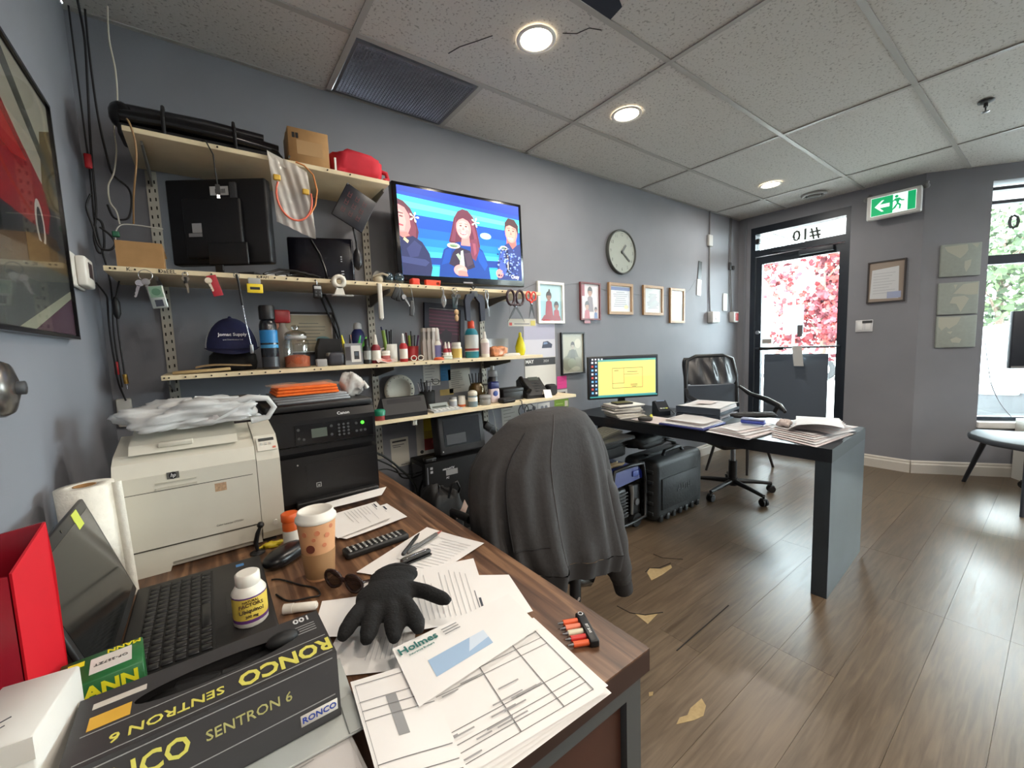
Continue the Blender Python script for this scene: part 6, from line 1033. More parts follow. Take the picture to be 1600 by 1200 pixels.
# --- loose sheets: given by their four corners on the desk
def sheet(name, label, q, z, art, col=PAPER, curl=.004, cat='paper', ph=0.0, dz=(0, 0, 0, 0)):
    """q: corners as (x, y): print's lower-left, lower-right, upper-right, upper-left"""
    q = [Vector((*p, 0)) for p in q]; c = sum(q, Vector()) / 4
    def bl(u, v):
        p = (q[0] * (1 - u) + q[1] * u) * (1 - v) + (q[3] * (1 - u) + q[2] * u) * v - c
        h = curl * (math.sin(3.1 * u + ph) * math.sin(2.7 * v + ph * .7) * .5 + .5) + (dz[0] * (1 - u) + dz[1] * u) * (1 - v) + (dz[3] * (1 - u) + dz[2] * u) * v
        return Vector((p.x, p.y, h))
    t = thing(name, label, cat, (c.x, c.y, z))
    MB().grid(lambda u, v: bl(u, v), 9, 9).build('sheet', col, t)
    if art:
        mb = MB(); ms = []; cols = []
        for i, (cc, pts) in enumerate(art):
            if cc not in cols: cols.append(cc); ms.append(mat(cc, .8))
            xs = [p[0] for p in pts]; ys = [p[1] for p in pts]
            if len(pts) == 4 and (max(xs) - min(xs) > .2 or max(ys) - min(ys) > .2):
                n = 6; v = []; f = []
                A = [Vector(p) for p in pts]
                for b_ in range(n + 1):
                    for a_ in range(n + 1):
                        s, w = a_ / n, b_ / n; g = (A[0] * (1 - s) + A[1] * s) * (1 - w) + (A[3] * (1 - s) + A[2] * s) * w; p = bl(g.x, g.y); v.append((p.x, p.y, p.z + .00045 + .00008 * (i % 40)))
                f = [(b_ * (n + 1) + a_, b_ * (n + 1) + a_ + 1, (b_ + 1) * (n + 1) + a_ + 1, (b_ + 1) * (n + 1) + a_) for a_ in range(n) for b_ in range(n)]
                mb.add(v, f, cols.index(cc))
            else:
                mb.add([bl(p[0], p[1]) + Vector((0, 0, .00045 + .00008 * (i % 40))) for p in pts], [tuple(range(len(pts)))], cols.index(cc))
        mb.build('print', ms, t)
    return t
def letter_art(seed, n=14, top=.86, head=True):
    rn = random.Random(seed); r = []
    if head: r += [((70, 74, 84), rc(.08, .92, .30, .945)), ((120, 120, 126), rc(.08, .895, .42, .905))]
    for i in range(n):
        y = top - i * .055; r.append(((196, 194, 193), rc(.10, y - .008, .10 + .78 * (.5 + .5 * rn.random()), y)))
    return r
def form_art(seed):
    r = []; G = (120, 118, 118)
    for y in (.06, .14, .20, .30, .62, .70, .78, .94): r.append((G, rc(.04, y, .96, y + .006)))
    for x in (.04, .22, .55, .78, .955): r.append((G, rc(x, .06, x + .005, .94)))
    rn = random.Random(seed)
    for i in range(20):
        x, y = .06 + .7 * rn.random(), .08 + .84 * rn.random(); r.append(((160, 158, 158), rc(x, y, x + .05 + .12 * rn.random(), y + .012)))
    return r
Q = DZ_ + .0012
sheet('loose_paper', 'white sheet lying under the knit glove and the glove box', [(.10, .70), (.25, .93), (.36, .86), (.23, .62)], Q, letter_art(3, 8, head=False))
sheet('loose_paper', 'white sheet poking out between the sunglasses and the knit glove', [(.115, .80), (.155, .91), (.28, .85), (.24, .70)], Q + .0052, None, ph=1)
sheet('loose_paper', 'printed letter under the glove with fine grey text', [(.235, .70), (.285, .915), (.485, .84), (.40, .63)], Q + .0104, letter_art(5, 12), ph=2)
sheet('mailing_envelope', 'plain white envelope showing beside the printed letter', [(.33, .63), (.40, .83), (.515, .735), (.475, .60)], Q + .0056, [((110, 46, 60), [(.1, .18), (.16, .18), (.2, .32), (.14, .32)]), ((110, 46, 60), [(.2, .18), (.26, .18), (.3, .32), (.24, .32)])], ph=.5)
sheet('cover_letter', 'letter with a dark heading lying under the pens', [(.560, .908), (.485, 1.104), (.247, .986), (.345, .838)], Q + .0002, [((40, 40, 46), rc(.10, .90, .13, .97)), ((40, 40, 46), rc(.15, .90, .18, .97))] + letter_art(7, 13, .80), ph=3)
for k in range(7):
    sheet('invoice_sheet', ('lowest', 'second lowest', 'third lowest', 'middle', 'third upper', 'second upper', 'topmost')[k] + ' white invoice form of the pile at the desk corner', [(.150 - .005 * k, .590 + .004 * k - .21), (.436 - .004 * ((k * 3) % 5), .372 + .003 * ((k * 2) % 4)), (.448 - .004 * ((k * 2) % 5), .572 - .004 * (k % 3)), (.148 + .003 * (k % 4), .598)], Q + .0165 + .0016 * k, form_art(k) + [((54, 52, 90), [(.82, .80), (.93, .84), (.93, .90), (.82, .87)]), ((170, 168, 168), rc(.5, .84, .78, .90))] if k in (6,) else form_art(k)[:12], curl=.0012, ph=.3 * k)
sheet('cheque_form', 'white form with a grey box left of the invoice pile', [(.115, .40), (.205, .37), (.235, .59), (.135, .62)], Q + .030, [((150, 150, 150), rc(.38, .45, .52, .78))] + form_art(11)[:9], ph=1.2)
t = sheet('window_envelope', 'white business envelope with a blue patterned window and green name', [(.197, .509), (.432, .526), (.446, .640), (.208, .641)], Q + .0345, [((160, 186, 214), rc(.17, .22, .62, .52)), ((206, 218, 232), [(.44, .30), (.62, .36), (.62, .52), (.5, .52)])], ph=.2, curl=.002)
text('Holmes', .022, mat((40, 110, 104), .7), t, (-.075, .042, .0042), (0, 0, rad(1)), bold=.015); text('Insurance Brokers', .006, mat((60, 120, 114), .7), t, (-.075, .0275, .0042), (0, 0, rad(1)))
for i in range(3): B(-.03, .0, 0, .0018, 0, .0003).build('return_address', mat((130, 130, 132), .7), t, (.0, .047 - .007 * i, .0044), (0, 0, rad(1)))
for k, (q, a) in enumerate((([(.165, 1.33), (.30, 1.20), (.47, 1.215), (.46, 1.37)], 0), ([(.19, 1.30), (.275, 1.175), (.445, 1.20), (.455, 1.355)], 1), ([(.235, 1.36), (.255, 1.185), (.42, 1.215), (.43, 1.39)], 2))):
    sheet('bill_sheet', ('lowest', 'middle', 'topmost')[k] + ' paper bill of the pile behind the remote control', q, Q + .0052 * k, letter_art(20 + k, 8, .8), ph=k)
sheet('long_envelope', 'long white envelope lying along the foot of the black printer', [(.19, 1.40), (.46, 1.42), (.50, 1.48), (.24, 1.47)], Q + .018, None, ph=2, curl=.006)
def penrod(label, a, b, z, r, m, tip, cat='pen', clip=True):
    d = Vector((*b, 0)) - Vector((*a, 0)); L = d.length; t = thing('pen', label, cat, (*a, z), math.atan2(d.y, d.x)); MB().tube([(0, 0, 0), (.003, 0, 0), (L * .82, 0, 0), (L * .84, 0, 0)], [r * .7, r, r, r * .8], 9).build('barrel', m, t); MB().cyl((L * .84, 0, 0), (L, 0, 0), r * .8, r * .25, n=9).build('pen_tip', tip, t)
    if clip: B(.004, L * .3, -r * .3, r * .3, r, r * 1.4).build('pocket_clip', STEEL, t)
    return t
penrod('grey pen with a reddish tip lying across the cover letter', (.372, .978), (.498, 1.034), Q + .0115, .0055, mat((88, 86, 84), .4), mat((150, 80, 70), .4))
penrod('black pen lying at an angle on top of the grey pen', (.352, .957), (.433, 1.040), Q + .0215, .005, BLACK, BLACK, clip=False)
t = thing('stapler', 'small black and chrome stapler on the cover letter', 'stapler', (.378, .940, Q + .006), rad(6)); BB(-.04, .042, -.008, .008, 0, .004, .001).build('stapler_base', BLACK, t); BB(-.04, .042, -.007, .007, .0055, .015, .004).build('stapler_arm', mat((60, 60, 60), .3, metal=.5), t); BB(-.035, .03, -.004, .004, .0152, .0165, .0006).build('chrome_strip', CHROME, t)
# --- knit glove
def remeshed(mb, name, m, parent, vox=.004, smooth=6):
    me = mb.mesh(m, name); o = bpy.data.objects.new('tmp', me); COL.objects.link(o)
    r = o.modifiers.new('r', 'REMESH'); r.mode = 'VOXEL'; r.voxel_size = vox
    s = o.modifiers.new('s', 'SMOOTH'); s.iterations = smooth; s.factor = .5
    nm = bpy.data.meshes.new_from_object(o.evaluated_get(bpy.context.evaluated_depsgraph_get())); bpy.data.objects.remove(o)
    for p in nm.polygons: p.use_smooth = True
    nm.materials.clear(); nm.materials.append(m)
    n = bpy.data.objects.new(name, nm); COL.objects.link(n); n.parent = parent
    return n
t = thing('knit_glove', 'black knit work glove lying on the loose papers', 'glove', (.246, .775, Q + .031), rad(-117)); t.scale = (1.05, 1.25, 1.1)
mb = MB()
mb.ball((0, 0, .016), (.052, .046, .018), 20)
mb.ball((-.042, .004, .016), (.046, .038, .017), 20); mb.ball((-.062, .007, .016), (.026, .041, .017), 20)
for y0, y1, L, z1, rr in ((.030, .052, .080, .0, .0125), (.010, .022, .090, -.002, .0130), (-.012, -.012, .088, .0, .0130), (-.032, -.044, .072, .0, .0118)):
    mb.tube([(.028, y0, .014), (.060, (y0 + y1) / 2, .018), (.03 + L * .75, y1, .014 + z1), (.03 + L, y1 * 1.08, .012 + z1)], [rr * 1.1, rr * 1.05, rr, rr * .6], 10)
mb.tube([(-.02, .030, .014), (.006, .062, .016), (.030, .088, .013), (.040, .098, .012)], [.014, .013, .012, .007], 10)
remeshed(mb, 'glove_body', mat((14, 14, 15), .95, noise=.3, scale=260, bump=.5), t, .0035, 4)
MB().tube([(-.080 + .004 * math.sin(3 * a), .008 + .033 * math.cos(a), .016 + .0125 * math.sin(a)) for a in [2 * PI * i / 20 for i in range(20)]], .0035, 6, closed=True).build('cuff_edge', mat((40, 40, 42), .9), t)

# --- boxes in the foreground
t = thing('document_pile', 'thick pile of papers under the glove box', 'paper stack', (-.02, .565, DZ_), rad(3)); 
for k in range(6): BB(-.145 + .004 * (k % 3), .135 - .006 * (k % 2) + .004 * k * 0, -.135 + .005 * (k % 2), .10 - .004 * (k % 3), .003 * k + .0003 * k, .003 * k + .003, .0008, 1).build('paper_layer', mat((206 - 8 * (k % 3), 202 - 8 * (k % 3), 196 - 6 * (k % 3)), .8), t, rot=(0, 0, rad((k * 37) % 9 - 4)))
coll('print', lines(.0, .125, -.03, 14, .008, .0016, (150, 148, 146), 5, .5), t, (0, 0, .0202), (0, 0, 0))
t = thing('plastic_tray', 'pale translucent plastic sleeve between paper pile and glove box', 'sleeve', (-.02, .63, DZ_ + .0205), rad(-2)); BB(-.14, .155, -.085, .07, 0, .0035, .0012).build('sleeve_sheet', mat((186, 190, 186), .2, alpha=.85), t); BB(.135, .155, -.085, -.02, .0036, .006, .001).build('sleeve_tab', mat((170, 174, 170), .3), t)
GBX = mat((58, 57, 58), .42, noise=.1, scale=6); YTX = mat((214, 206, 96), .5); KTX = mat((24, 24, 26), .5)
t = thing('glove_box', 'dark grey and yellow printed box of disposable gloves with oval opening', 'box', (-.022, .632, DZ_ + .027), rad(1))
w_, d_, h_ = .132, .058, .094
# open top around an oval slot
n = 32; ov = [(.005 + .085 * math.cos(2 * PI * i / n) * 1.0, .012 + .018 * math.sin(2 * PI * i / n)) for i in range(n)]
def edge(i):
    a = 2 * PI * i / n; c, s = math.cos(a), math.sin(a); k = max(abs(c) / w_, abs(s) / d_); return (c / k, s / k)
outer = [edge(i) for i in range(n)]
mb = MB(); mb.add([(x, y, h_) for x, y in outer] + [(x, y, h_) for x, y in ov], [(i, (i + 1) % n, n + (i + 1) % n, n + i) for i in range(n)])
for c in ((-w_, -d_), (w_, -d_), (w_, d_), (-w_, d_)):
    k = min(range(n), key=lambda i: (outer[i][0] - c[0]) ** 2 + (outer[i][1] - c[1]) ** 2)
    for j in (k - 1, k + 1): mb.add([(*outer[k], h_), (*outer[j % n], h_), (*c, h_)], [(0, 1, 2)])
mb.box(-w_, w_, -d_, -d_ + .0012, 0, h_ - .0002).box(-w_, w_, d_ - .0012, d_, 0, h_ - .0002).box(-w_, -w_ + .0012, -d_ + .0012, d_ - .0012, 0, h_ - .0002).box(w_ - .0012, w_, -d_ + .0012, d_ - .0012, 0, h_ - .0002).box(-w_, w_, -d_, d_, 0, .001)
mb.build('carton', GBX, t)
lump(MB(), -.075, .085, -.02, .035, .05, h_ - .006, .12, 8, 30, 12, .8).build('black_gloves', mat((10, 10, 11), .6), t); MB().ball((.078, .016, h_ + .002), (.022, .012, .010), 12).build('pulled_glove', mat((12, 12, 13), .6), t)
zz = h_ + .0004
text('RONCO', .036, YTX, t, (.076, -.032, zz), (0, 0, PI), bold=.03, sx=.82); text('SENTRON 6', .0195, YTX, t, (-.045, -.034, zz), (0, 0, PI), bold=.01); text('100', .016, mat((214, 214, 214), .5), t, (.108, .048, zz), (0, 0, PI), bold=.02)
for yy in (-.052, -.012): B(-w_ + .01, w_ - .004, yy, yy + .0012, 0, .0003).build('fine_print', mat((150, 150, 148), .6), t, (0, 0, h_ + .0001))
for i in range(4): B(.095, .122, .012 + i * .006, .0135 + i * .006, 0, .0003).build('fine_print', mat((150, 150, 148), .6), t, (0, 0, h_ + .0001))
B(-.118, -.082, -.006, .016, 0, .0004).build('orange_patch', mat((214, 166, 60), .5), t, (0, 0, h_ + .0001)); B(-.118, -.070, .030, .040, 0, .0004).build('maker_logo', mat((196, 190, 180), .5), t, (0, 0, h_ + .0001))
F = -d_ - .0004
text('RONCO', .034, YTX, t, (-.083, F, .064), BK, bold=.02, sx=.86); text('SENTRON 6', .0185, mat((176, 172, 110), .5), t, (.030, F, .062), BK, bold=.005, sx=.92)
for z_ in (.087, .034): B(-w_ + .004, w_ - .006, F - .0003, F, z_, z_ + .0014).build('fine_print', mat((150, 150, 148), .6), t)
o = BB(.082, .128, F - .0006, F, .012, .028, .0003, 1).build('maker_logo', mat((206, 200, 190), .5), t); text('RONCO', .0115, mat((30, 60, 150), .5), o, (.105, F - .0008, .020), BK, bold=.02)
t = thing('oil_filter_box', 'green and yellow oil filter carton with a white sticker', 'box', (-.148, .768, DZ_), rad(6)); BB(-.042, .042, -.034, .034, 0, .115, .0015, 1).build('carton', mat((24, 92, 44), .45), t); YT2 = mat((226, 216, 40), .5)
text('MANN', .024, YT2, t, (0, -.0344, .099), BK, bold=.04); text('FILTER', .022, YT2, t, (0, -.0344, .077), BK, bold=.04); o = B(-.012, .03, -.018, .02, .115, .1155).build('white_sticker', mat((210, 210, 204), .6), t); text('OF-2S7ZT', .008, KTX, o, (.009, .001, .1157), (0, 0, PI / 2 * 0 + PI)); text('MANN', .012, YT2, t, (.022, .027, .1153), (0, 0, PI), bold=.03); B(-.034, -.018, .012, .024, .115, .1154).build('yellow_mark', YT2, t)
t = thing('white_carton', 'plain white carton with pen scribbles in the foreground', 'box', (-.196, .655, DZ_), rad(-8)); BB(-.032, .034, -.055, .055, 0, .158, .002, 1).build('carton', mat((206, 204, 198), .7), t); MB().box(-.033, .035, -.0565, -.0552, .135, .1585).build('tuck_flap', mat((214, 212, 206), .7), t)
for k in range(3): MB().tube([(-.018 + .004 * k, -.012 - .012 * k, .1585), (-.012, -.008 - .012 * k, .1585), (-.006, -.016 - .012 * k, .1585), (.002, -.010 - .012 * k, .1585)], .0006, 4).build('pen_scribble', mat((60, 60, 70), .6), t)
t = thing('yellow_carton', 'small yellow and white carton before the white carton', 'box', (-.168, .535, DZ_ + .0), rad(5)); BB(-.025, .025, -.03, .03, 0, .128, .0015, 1).build('carton', mat((222, 182, 30), .5), t); BB(.0252, .029, -.03, .03, .0, .128, .001, 1).build('white_side', mat((206, 204, 196), .6), t)
# --- red magazine file by the left wall
t = thing('magazine_file', 'red plastic magazine file standing between laptop and left wall', 'file box', (-.25, .79, DZ_))
def panel(name, pts, m):
    a = [Vector(p) for p in pts]; nrm = (a[1] - a[0]).cross(a[-1] - a[0]).normalized() * -.003; k = len(a)
    MB().add([p for p in a] + [p + nrm for p in a], [tuple(range(k)), tuple(reversed(range(k, 2 * k)))] + [((i + 1) % k, i, k + i, k + (i + 1) % k) for i in range(k)]).build(name, m, t)
RD = mat((196, 24, 38), .4); RDD = mat((126, 16, 30), .25)
panel('cover_panel', [(-.045, -.055, 0), (.033, -.027, 0), (.033, -.027, .268), (-.045, -.055, .285)], RDD)
panel('spine_panel', [(.036, -.026, 0), (.058, .028, 0), (.060, .030, .245), (.057, .031, .312), (.036, -.024, .270)], RD)
panel('back_panel', [(-.046, .026, 0), (.054, .032, 0), (.055, .033, .312), (-.046, .026, .30)], RDD); MB().prism([(-.044, -.05), (.032, -.023), (.052, .028), (-.044, .022)], 0, .003).build('bottom', RDD, t)
cable('black charger lead looped on the wooden desk before the coffee cup', [(.082, 1.085, DZ_ + .003), (.10, 1.07, DZ_ + .003), (.132, 1.015, DZ_ + .003), (.155, .98, DZ_ + .003), (.158, .945, DZ_ + .003), (.135, .95, DZ_ + .003), (.10, .965, DZ_ + .003), (.082, 1.01, DZ_ + .003)], .002, (24, 22, 22))
# ================================================================ behind the wooden desk
t = thing('low_stand', 'low black wooden stand under the computer tower', 'stand', (1.08, 2.05, 0)); BB(-.22, .22, -.11, .11, .13, .15, .003).build('stand_top', BLACK, t)
for x in (-.2, .2):
    for y in (-.09, .09): B(x - .015, x + .015, y - .015, y + .015, 0, .13).build('leg', BLACK, t)
t = thing('computer_tower', 'black computer tower with a silver sticker on its side', 'computer', (.865, 1.955, .15)); BB(0, .42, 0, .19, 0, .462, .006).build('tower_case', mat((11, 11, 13), .6, spec=.3), t); B(.012, .018, -.001, .0005, .02, .44).build('trim_line', mat((120, 120, 124), .35, metal=.5), t); B(-.001, .0005, .03, .16, .02, .44).build('front_bezel', BLK_GLOSS, t)
for z in (.425, .405): B(.03, .044, -.0016, -.0004, z, z + .013).build('small_sticker', mat((170, 172, 176), .5), t)
o = B(.12, .19, -.0016, -.0004, .375, .405).build('silver_sticker', mat((160, 160, 160), .35, metal=.4), t); text('microATX', .016, mat((220, 220, 222), .5), o, (.135, -.001, .412), BK, bold=.02, shear=.2); text('PC', .014, mat((210, 210, 212), .5), o, (.128, -.001, .362), BK, bold=.02, shear=.2)
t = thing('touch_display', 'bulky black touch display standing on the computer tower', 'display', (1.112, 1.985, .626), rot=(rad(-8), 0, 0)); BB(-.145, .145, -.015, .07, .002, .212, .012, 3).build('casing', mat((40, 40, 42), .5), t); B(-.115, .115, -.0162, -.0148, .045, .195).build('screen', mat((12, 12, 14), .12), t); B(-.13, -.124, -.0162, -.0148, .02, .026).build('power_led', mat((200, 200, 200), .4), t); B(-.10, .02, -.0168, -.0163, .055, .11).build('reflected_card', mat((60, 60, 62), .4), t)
t = thing('small_dongle', 'small black wireless dongle on the corner of the computer tower', 'adapter', (.905, 1.98, .613)); BB(-.03, .03, -.02, .02, 0, .022, .004).build('dongle_body', BLACK, t); MB().cyl((.01, -.02, .01), (.01, -.021, .01), .004, n=8).build('dongle_button', STEEL, t)
t = thing('power_brick', 'black power brick with lead hanging below the lowest shelf', 'adapter', (1.338, 2.04, .715), rot=(0, rad(38), 0)); BB(-.06, .05, -.02, .02, -.022, .022, .006).build('brick', BLACK, t); MB().tube([(.05, 0, 0), (.075, 0, .02), (.085, 0, -.01), (.07, 0, -.045), (.06, .0, -.05)], .003, 6).build('lead', BLACK, t); MB().tube([(-.06, 0, 0), (-.10, .02, .02), (-.12, .04, .05), (-.135, .06, .09)], .003, 6).build('upper_lead', BLACK, t); B(-.012, -.008, -.021, .021, -.023, .023).build('velcro_band', mat((60, 60, 62), .8), t)
t = thing('yellow_tape_measure', 'yellow measuring tape hanging behind the jacket', 'tool', (1.325, 1.925, .60)); BB(-.028, .028, -.018, .018, 0, .055, .010, 3).build('case', mat((206, 164, 30), .45), t); BB(-.014, .014, -.019, -.017, .012, .042, .003).build('black_face', BLACK, t); BB(-.04, .0, -.012, .012, .056, .082, .004).build('belt_clip', BLACK, t); MB().tube([(-.02, 0, .08), (-.02, .01, .14), (-.015, .03, .20), (-.012, .05, .24)], .0015, 5).build('lanyard', mat((170, 168, 160), .6), t)
for k, (pts, lb) in enumerate((([(.56, 2.03, .74), (.673, 2.02, .682), (.798, 2.03, .55), (.85, 2.05, .47), (.862, 2.06, .38)], 'thick black cable dropping from the printers to the computer tower'), ([(.55, 2.09, .72), (.68, 2.09, .64), (.76, 2.10, .58), (.80, 2.11, .52), (.862, 2.12, .50)], 'black cable bending into the middle of the computer tower'), ([(.56, 2.0, .60), (.62, 2.02, .61), (.70, 2.05, .60), (.77, 2.06, .56), (.83, 2.07, .54), (.863, 2.08, .535)], 'thin black cable entering the top of the computer tower'))):
    cable(lb, pts, .0055 - .0012 * k, (22, 26, 24))
# ================================================================ chair with jacket
def star_base(t, r=.27, n=5, a0=20, z=.075, m=BLACK):
    for k in range(n):
        a = rad(a0 + 360 / n * k); c, s = math.cos(a), math.sin(a)
        MB().tube([(.03 * c, .03 * s, z + .02), (r * .55 * c, r * .55 * s, z + .012), (r * c, r * s, z - .003)], [.02, .017, .013], 8).build('base_arm', m, t)
        w = MB().cyl((r * c - .02 * s, r * s + .02 * c, .027), (r * c - .006 * s, r * s + .006 * c, .027), .0265, n=16).cyl((r * c + .006 * s, r * s - .006 * c, .027), (r * c + .02 * s, r * s - .02 * c, .027), .0265, n=16).cyl((r * c, r * s, .03), (r * c, r * s, .072), .008).bb(r * c - .02, r * c + .02, r * s - .02, r * s + .02, .04, .058, .008).build('caster', m, t)
    MB().cyl((0, 0, z - .01), (0, 0, z + .05), .035, n=16).build('hub', m, t)
ch = thing('desk_chair', 'black swivel chair hidden under the grey jacket', 'chair', (.93, 1.27, 0), rad(0))
star_base(ch, .25); MB().cyl((0, 0, .11), (0, 0, .37), .024, n=14).build('gas_column', BLACK, ch); BB(-.22, .22, -.2, .22, .39, .45, .025, 3).build('seat', BLK_MATTE, ch); BB(-.09, .09, -.1, .1, .36, .389, .008).build('tilt_mechanism', BLACK, ch)
MB().tube([(.02, -.14, .37), (.02, -.235, .37), (.02, -.255, .43), (.02, -.245, .60)], .022, 8).build('back_stem', BLACK, ch); BB(-.17, .19, -.262, -.215, .52, .925, .022, 3).build('backrest', BLK_MATTE, ch)
for s in (-.24, .245): MB().tube([(s, .08, .42), (s * 1.08, .05, .50), (s * 1.08, .02, .62), (s * 1.08, -.10, .63)], .015, 8).build('armrest', BLACK, ch)
BB(.02, .06, -.30, -.272, .30, .41, .01).build('back_bracket', BLACK, ch); MB().cyl((.04, -.3005, .325), (.04, -.303, .325), .007, n=10).build('bolt', CHROME, ch); MB().tube([(.03, -.27, .39), (.08, -.26, .36), (.14, -.25, .335), (.20, -.23, .34)], [.02, .025, .026, .014], 8).build('lever_grip', BLK_GLOSS, ch)
# jacket
JK = mat((54, 52, 52), .85, noise=.10, scale=90, bump=.25)
jt = thing('grey_jacket', 'dark grey zip jacket draped over the back of the desk chair', 'jacket', (.93, 1.03, .40))
lev = [(.992, .850, .985, .028), (.986, .815, 1.02, .048), (.966, .755, 1.06, .070), (.925, .700, 1.095, .088), (.88, .648, 1.125, .098), (.83, .614, 1.148, .105), (.75, .604, 1.168, .110), (.66, .606, 1.182, .115), (.58, .614, 1.194, .120), (.52, .63, 1.20, .124), (.492, .645, 1.203, .124)]
def jp(u, k):
    i = min(int(k), len(lev) - 2); f = k - i; a_, b_ = lev[i], lev[i + 1]; z, x0, x1, d = [p * (1 - f) + q * f for p, q in zip(a_, b_)]
    a = 2 * PI * u; g = max(0, (.95 - z) / .5); c, s = math.cos(a), math.sin(a)
    fold = g * (.020 * math.sin(7 * a + 1.2 + z * 2.5) + .015 * math.sin(13 * a + 3 - 5 * z) + .009 * math.sin(21 * a + 2 * z))
    cx = (x0 + x1) / 2; hw = (x1 - x0) / 2; sg = lambda q, p: math.copysign(abs(q) ** p, q)
    x = cx + (hw + fold * .6) * sg(c, .8); y = 1.03 + (d + fold) * sg(s, .75)
    return (x - .93, y - 1.03, z - .40 - .16 * (x - .88) * min(1, g))
MB().grid(lambda u, v: jp(u, v * (len(lev) - 1)), 120, 46, wrap=True).add([Vector(jp(i / 24, 0)) for i in range(24)], [tuple(range(24))], 0, True).build('jacket_body', JK, jt)
def hem(u, v):
    x, y, z = jp(u, len(lev) - 1); r = .012 * math.sin(PI * v); k = 1 + .0 * v
    return (x * (1 - .02 * v), y * (1 + .03 - .10 * v) , z - .062 * v + .0015 * math.sin(2 * PI * u * 60))
MB().grid(hem, 160, 6, wrap=True).build('ribbed_hem', mat((48, 46, 46), .9), jt)
def sleeve(pts, rr, name):
    P = [Vector(p) for p in pts]; mb = MB(); out = []; ra = []
    for i in range(len(P) - 1):
        for k in range(6): t_ = k / 6; out.append(P[i].lerp(P[i + 1], t_)); ra.append((rr[i] * (1 - t_) + rr[i + 1] * t_) * (1 + .05 * math.sin(i * 2.1 + k * 1.3)))
    out.append(P[-1]); ra.append(rr[-1])
    mb.tube(out, ra, 18); return mb.build(name, JK, jt)
sleeve([(.15, .0, .40), (.195, -.015, .32), (.228, -.025, .22), (.258, -.03, .08), (.292, -.03, -.07), (.312, -.03, -.125)], [.040, .052, .055, .053, .050, .036], 'sleeve'); MB().tube([(.310, -.03, -.12), (.324, -.03, -.172)], [.039, .036], 16).build('cuff', mat((44, 42, 42), .9), jt)
sleeve([(-.235, .0, .38), (-.272, -.02, .29), (-.285, -.03, .15), (-.272, -.04, .02), (-.25, -.045, -.06)], [.034, .044, .046, .045, .042], 'sleeve')
def seam(u0, u1, k0, k1, w, m, name):
    pts = []
    for i in range(13):
        f = i / 12; p = Vector(jp(u0 + (u1 - u0) * f, k0 + (k1 - k0) * f)); n = Vector((p.x * .3, p.y, 0)).normalized(); pts.append(p + n * .0015)
    MB().tube(pts, w, 5).build(name, m, jt)
DS = mat((34, 32, 33), .8)
seam(.615, .62, 2.6, 8.0, .0022, DS, 'zip'); seam(.625, .70, 8.0, 7.9, .0016, DS, 'pocket_seam'); seam(.72, .73, 1.2, 10, .0016, mat((88, 84, 84), .8), 'back_seam')
t = thing('shopping_bag', 'black bag with a pale label beside the computer tower', 'bag', (.76, 1.715, 0)); lump(MB(), -.02, .14, -.13, .12, 0, .56, .04, 6, 28, 16, .5).build('bag_body', mat((14, 14, 15), .7), t)
MB().add([(.055, -.150, .46), (.105, -.150, .455), (.128, -.150, .50), (.112, -.150, .535), (.095, -.150, .50)], [(0, 1, 2, 3, 4)]).build('bag_label', mat((206, 176, 160), .7), t); MB().tube([(.06, -.1, .54), (.08, -.1, .60), (.10, -.11, .61), (.12, -.1, .57), (.12, -.06, .52)], .006, 6).build('bag_strap', BLACK, t)

# ================================================================ black desk
BD = mat((24, 28, 34), .38, noise=.15, scale=8); BDS = mat((46, 54, 60), .35, noise=.2, scale=5)
bd = thing('black_desk', 'black slab desk on a panel leg, its top covered with papers', 'desk', (2.19, .60, 0), rad(2.9))
TH = .062; ZT = .700
B(0, .64, 0, 1.56, ZT - TH, ZT).build('desk_top', BD, bd); B(.0005, .6395, .0005, TH, 0, ZT - TH - .0005).build('panel_leg', BDS, bd); BB(.30, .34, 1.50, 1.55, 0, ZT - TH - .001, .002, 1).build('rear_leg', BD, bd)
ca, sa = math.cos(rad(2.9)), math.sin(rad(2.9))
def D(x, y, z=0.0): return (x, y, ZT + z)
# monitor
t = thing('desktop_monitor', 'wide monitor showing a yellow drawing window on the black desk', 'monitor', (2.435, 1.93, ZT), rad(-27)); BB(-.27, .27, -.012, .02, .095, .405, .004).build('bezel', mat((40, 42, 44), .35), t); MB().prism([(-.03, 0), (.03, 0), (.02, .2), (-.02, .2)], .025, .04, ax='y').build('stand_neck', BLACK, t); BB(-.11, .11, -.08, .09, 0, .010, .003).build('stand_foot', BLACK, t)
s_ = B(-.26, .26, -.0132, -.0122, .108, .395).build('screen', BLK_GLOSS, t)
u = lambda x, y: (-.26 + .52 * x, .108 + .287 * y); R4 = lambda a, b, c, d: [u(a, b), u(c, b), u(c, d), u(a, d)]
pol = [((18, 26, 40), R4(0, 0, 1, 1)), ((96, 168, 160), R4(.12, .0, .98, .95)), ((226, 216, 128), R4(.125, .06, .975, .90)), ((230, 214, 120), R4(.5, .06, .975, .5))]
for a, b, c, d in ((.33, .22, .78, .226), (.33, .72, .78, .726), (.33, .22, .333, .726), (.777, .22, .78, .726), (.50, .34, .503, .72), (.33, .34, .50, .345), (.503, .56, .72, .564), (.36, .66, .42, .67), (.55, .62, .70, .628), (.60, .3, .70, .307), (.60, .27, .70, .277), (.62, .24, .68, .247)): pol.append(((112, 100, 60), R4(a - .001, b - .002, c + .001, d + .002)))
for i in range(9): pol.append((((206, 214, 226), (190, 80, 70), (120, 180, 220))[i % 3], R4(.025, .86 - i * .095, .055, .91 - i * .095))); pol.append((((220, 226, 230), (90, 150, 210))[i % 2], R4(.08, .86 - i * .095, .105, .91 - i * .095)))
for i in range(4): pol.append(((214, 220, 226), R4(.03 + i * .045, .945, .055 + i * .045, .985)))
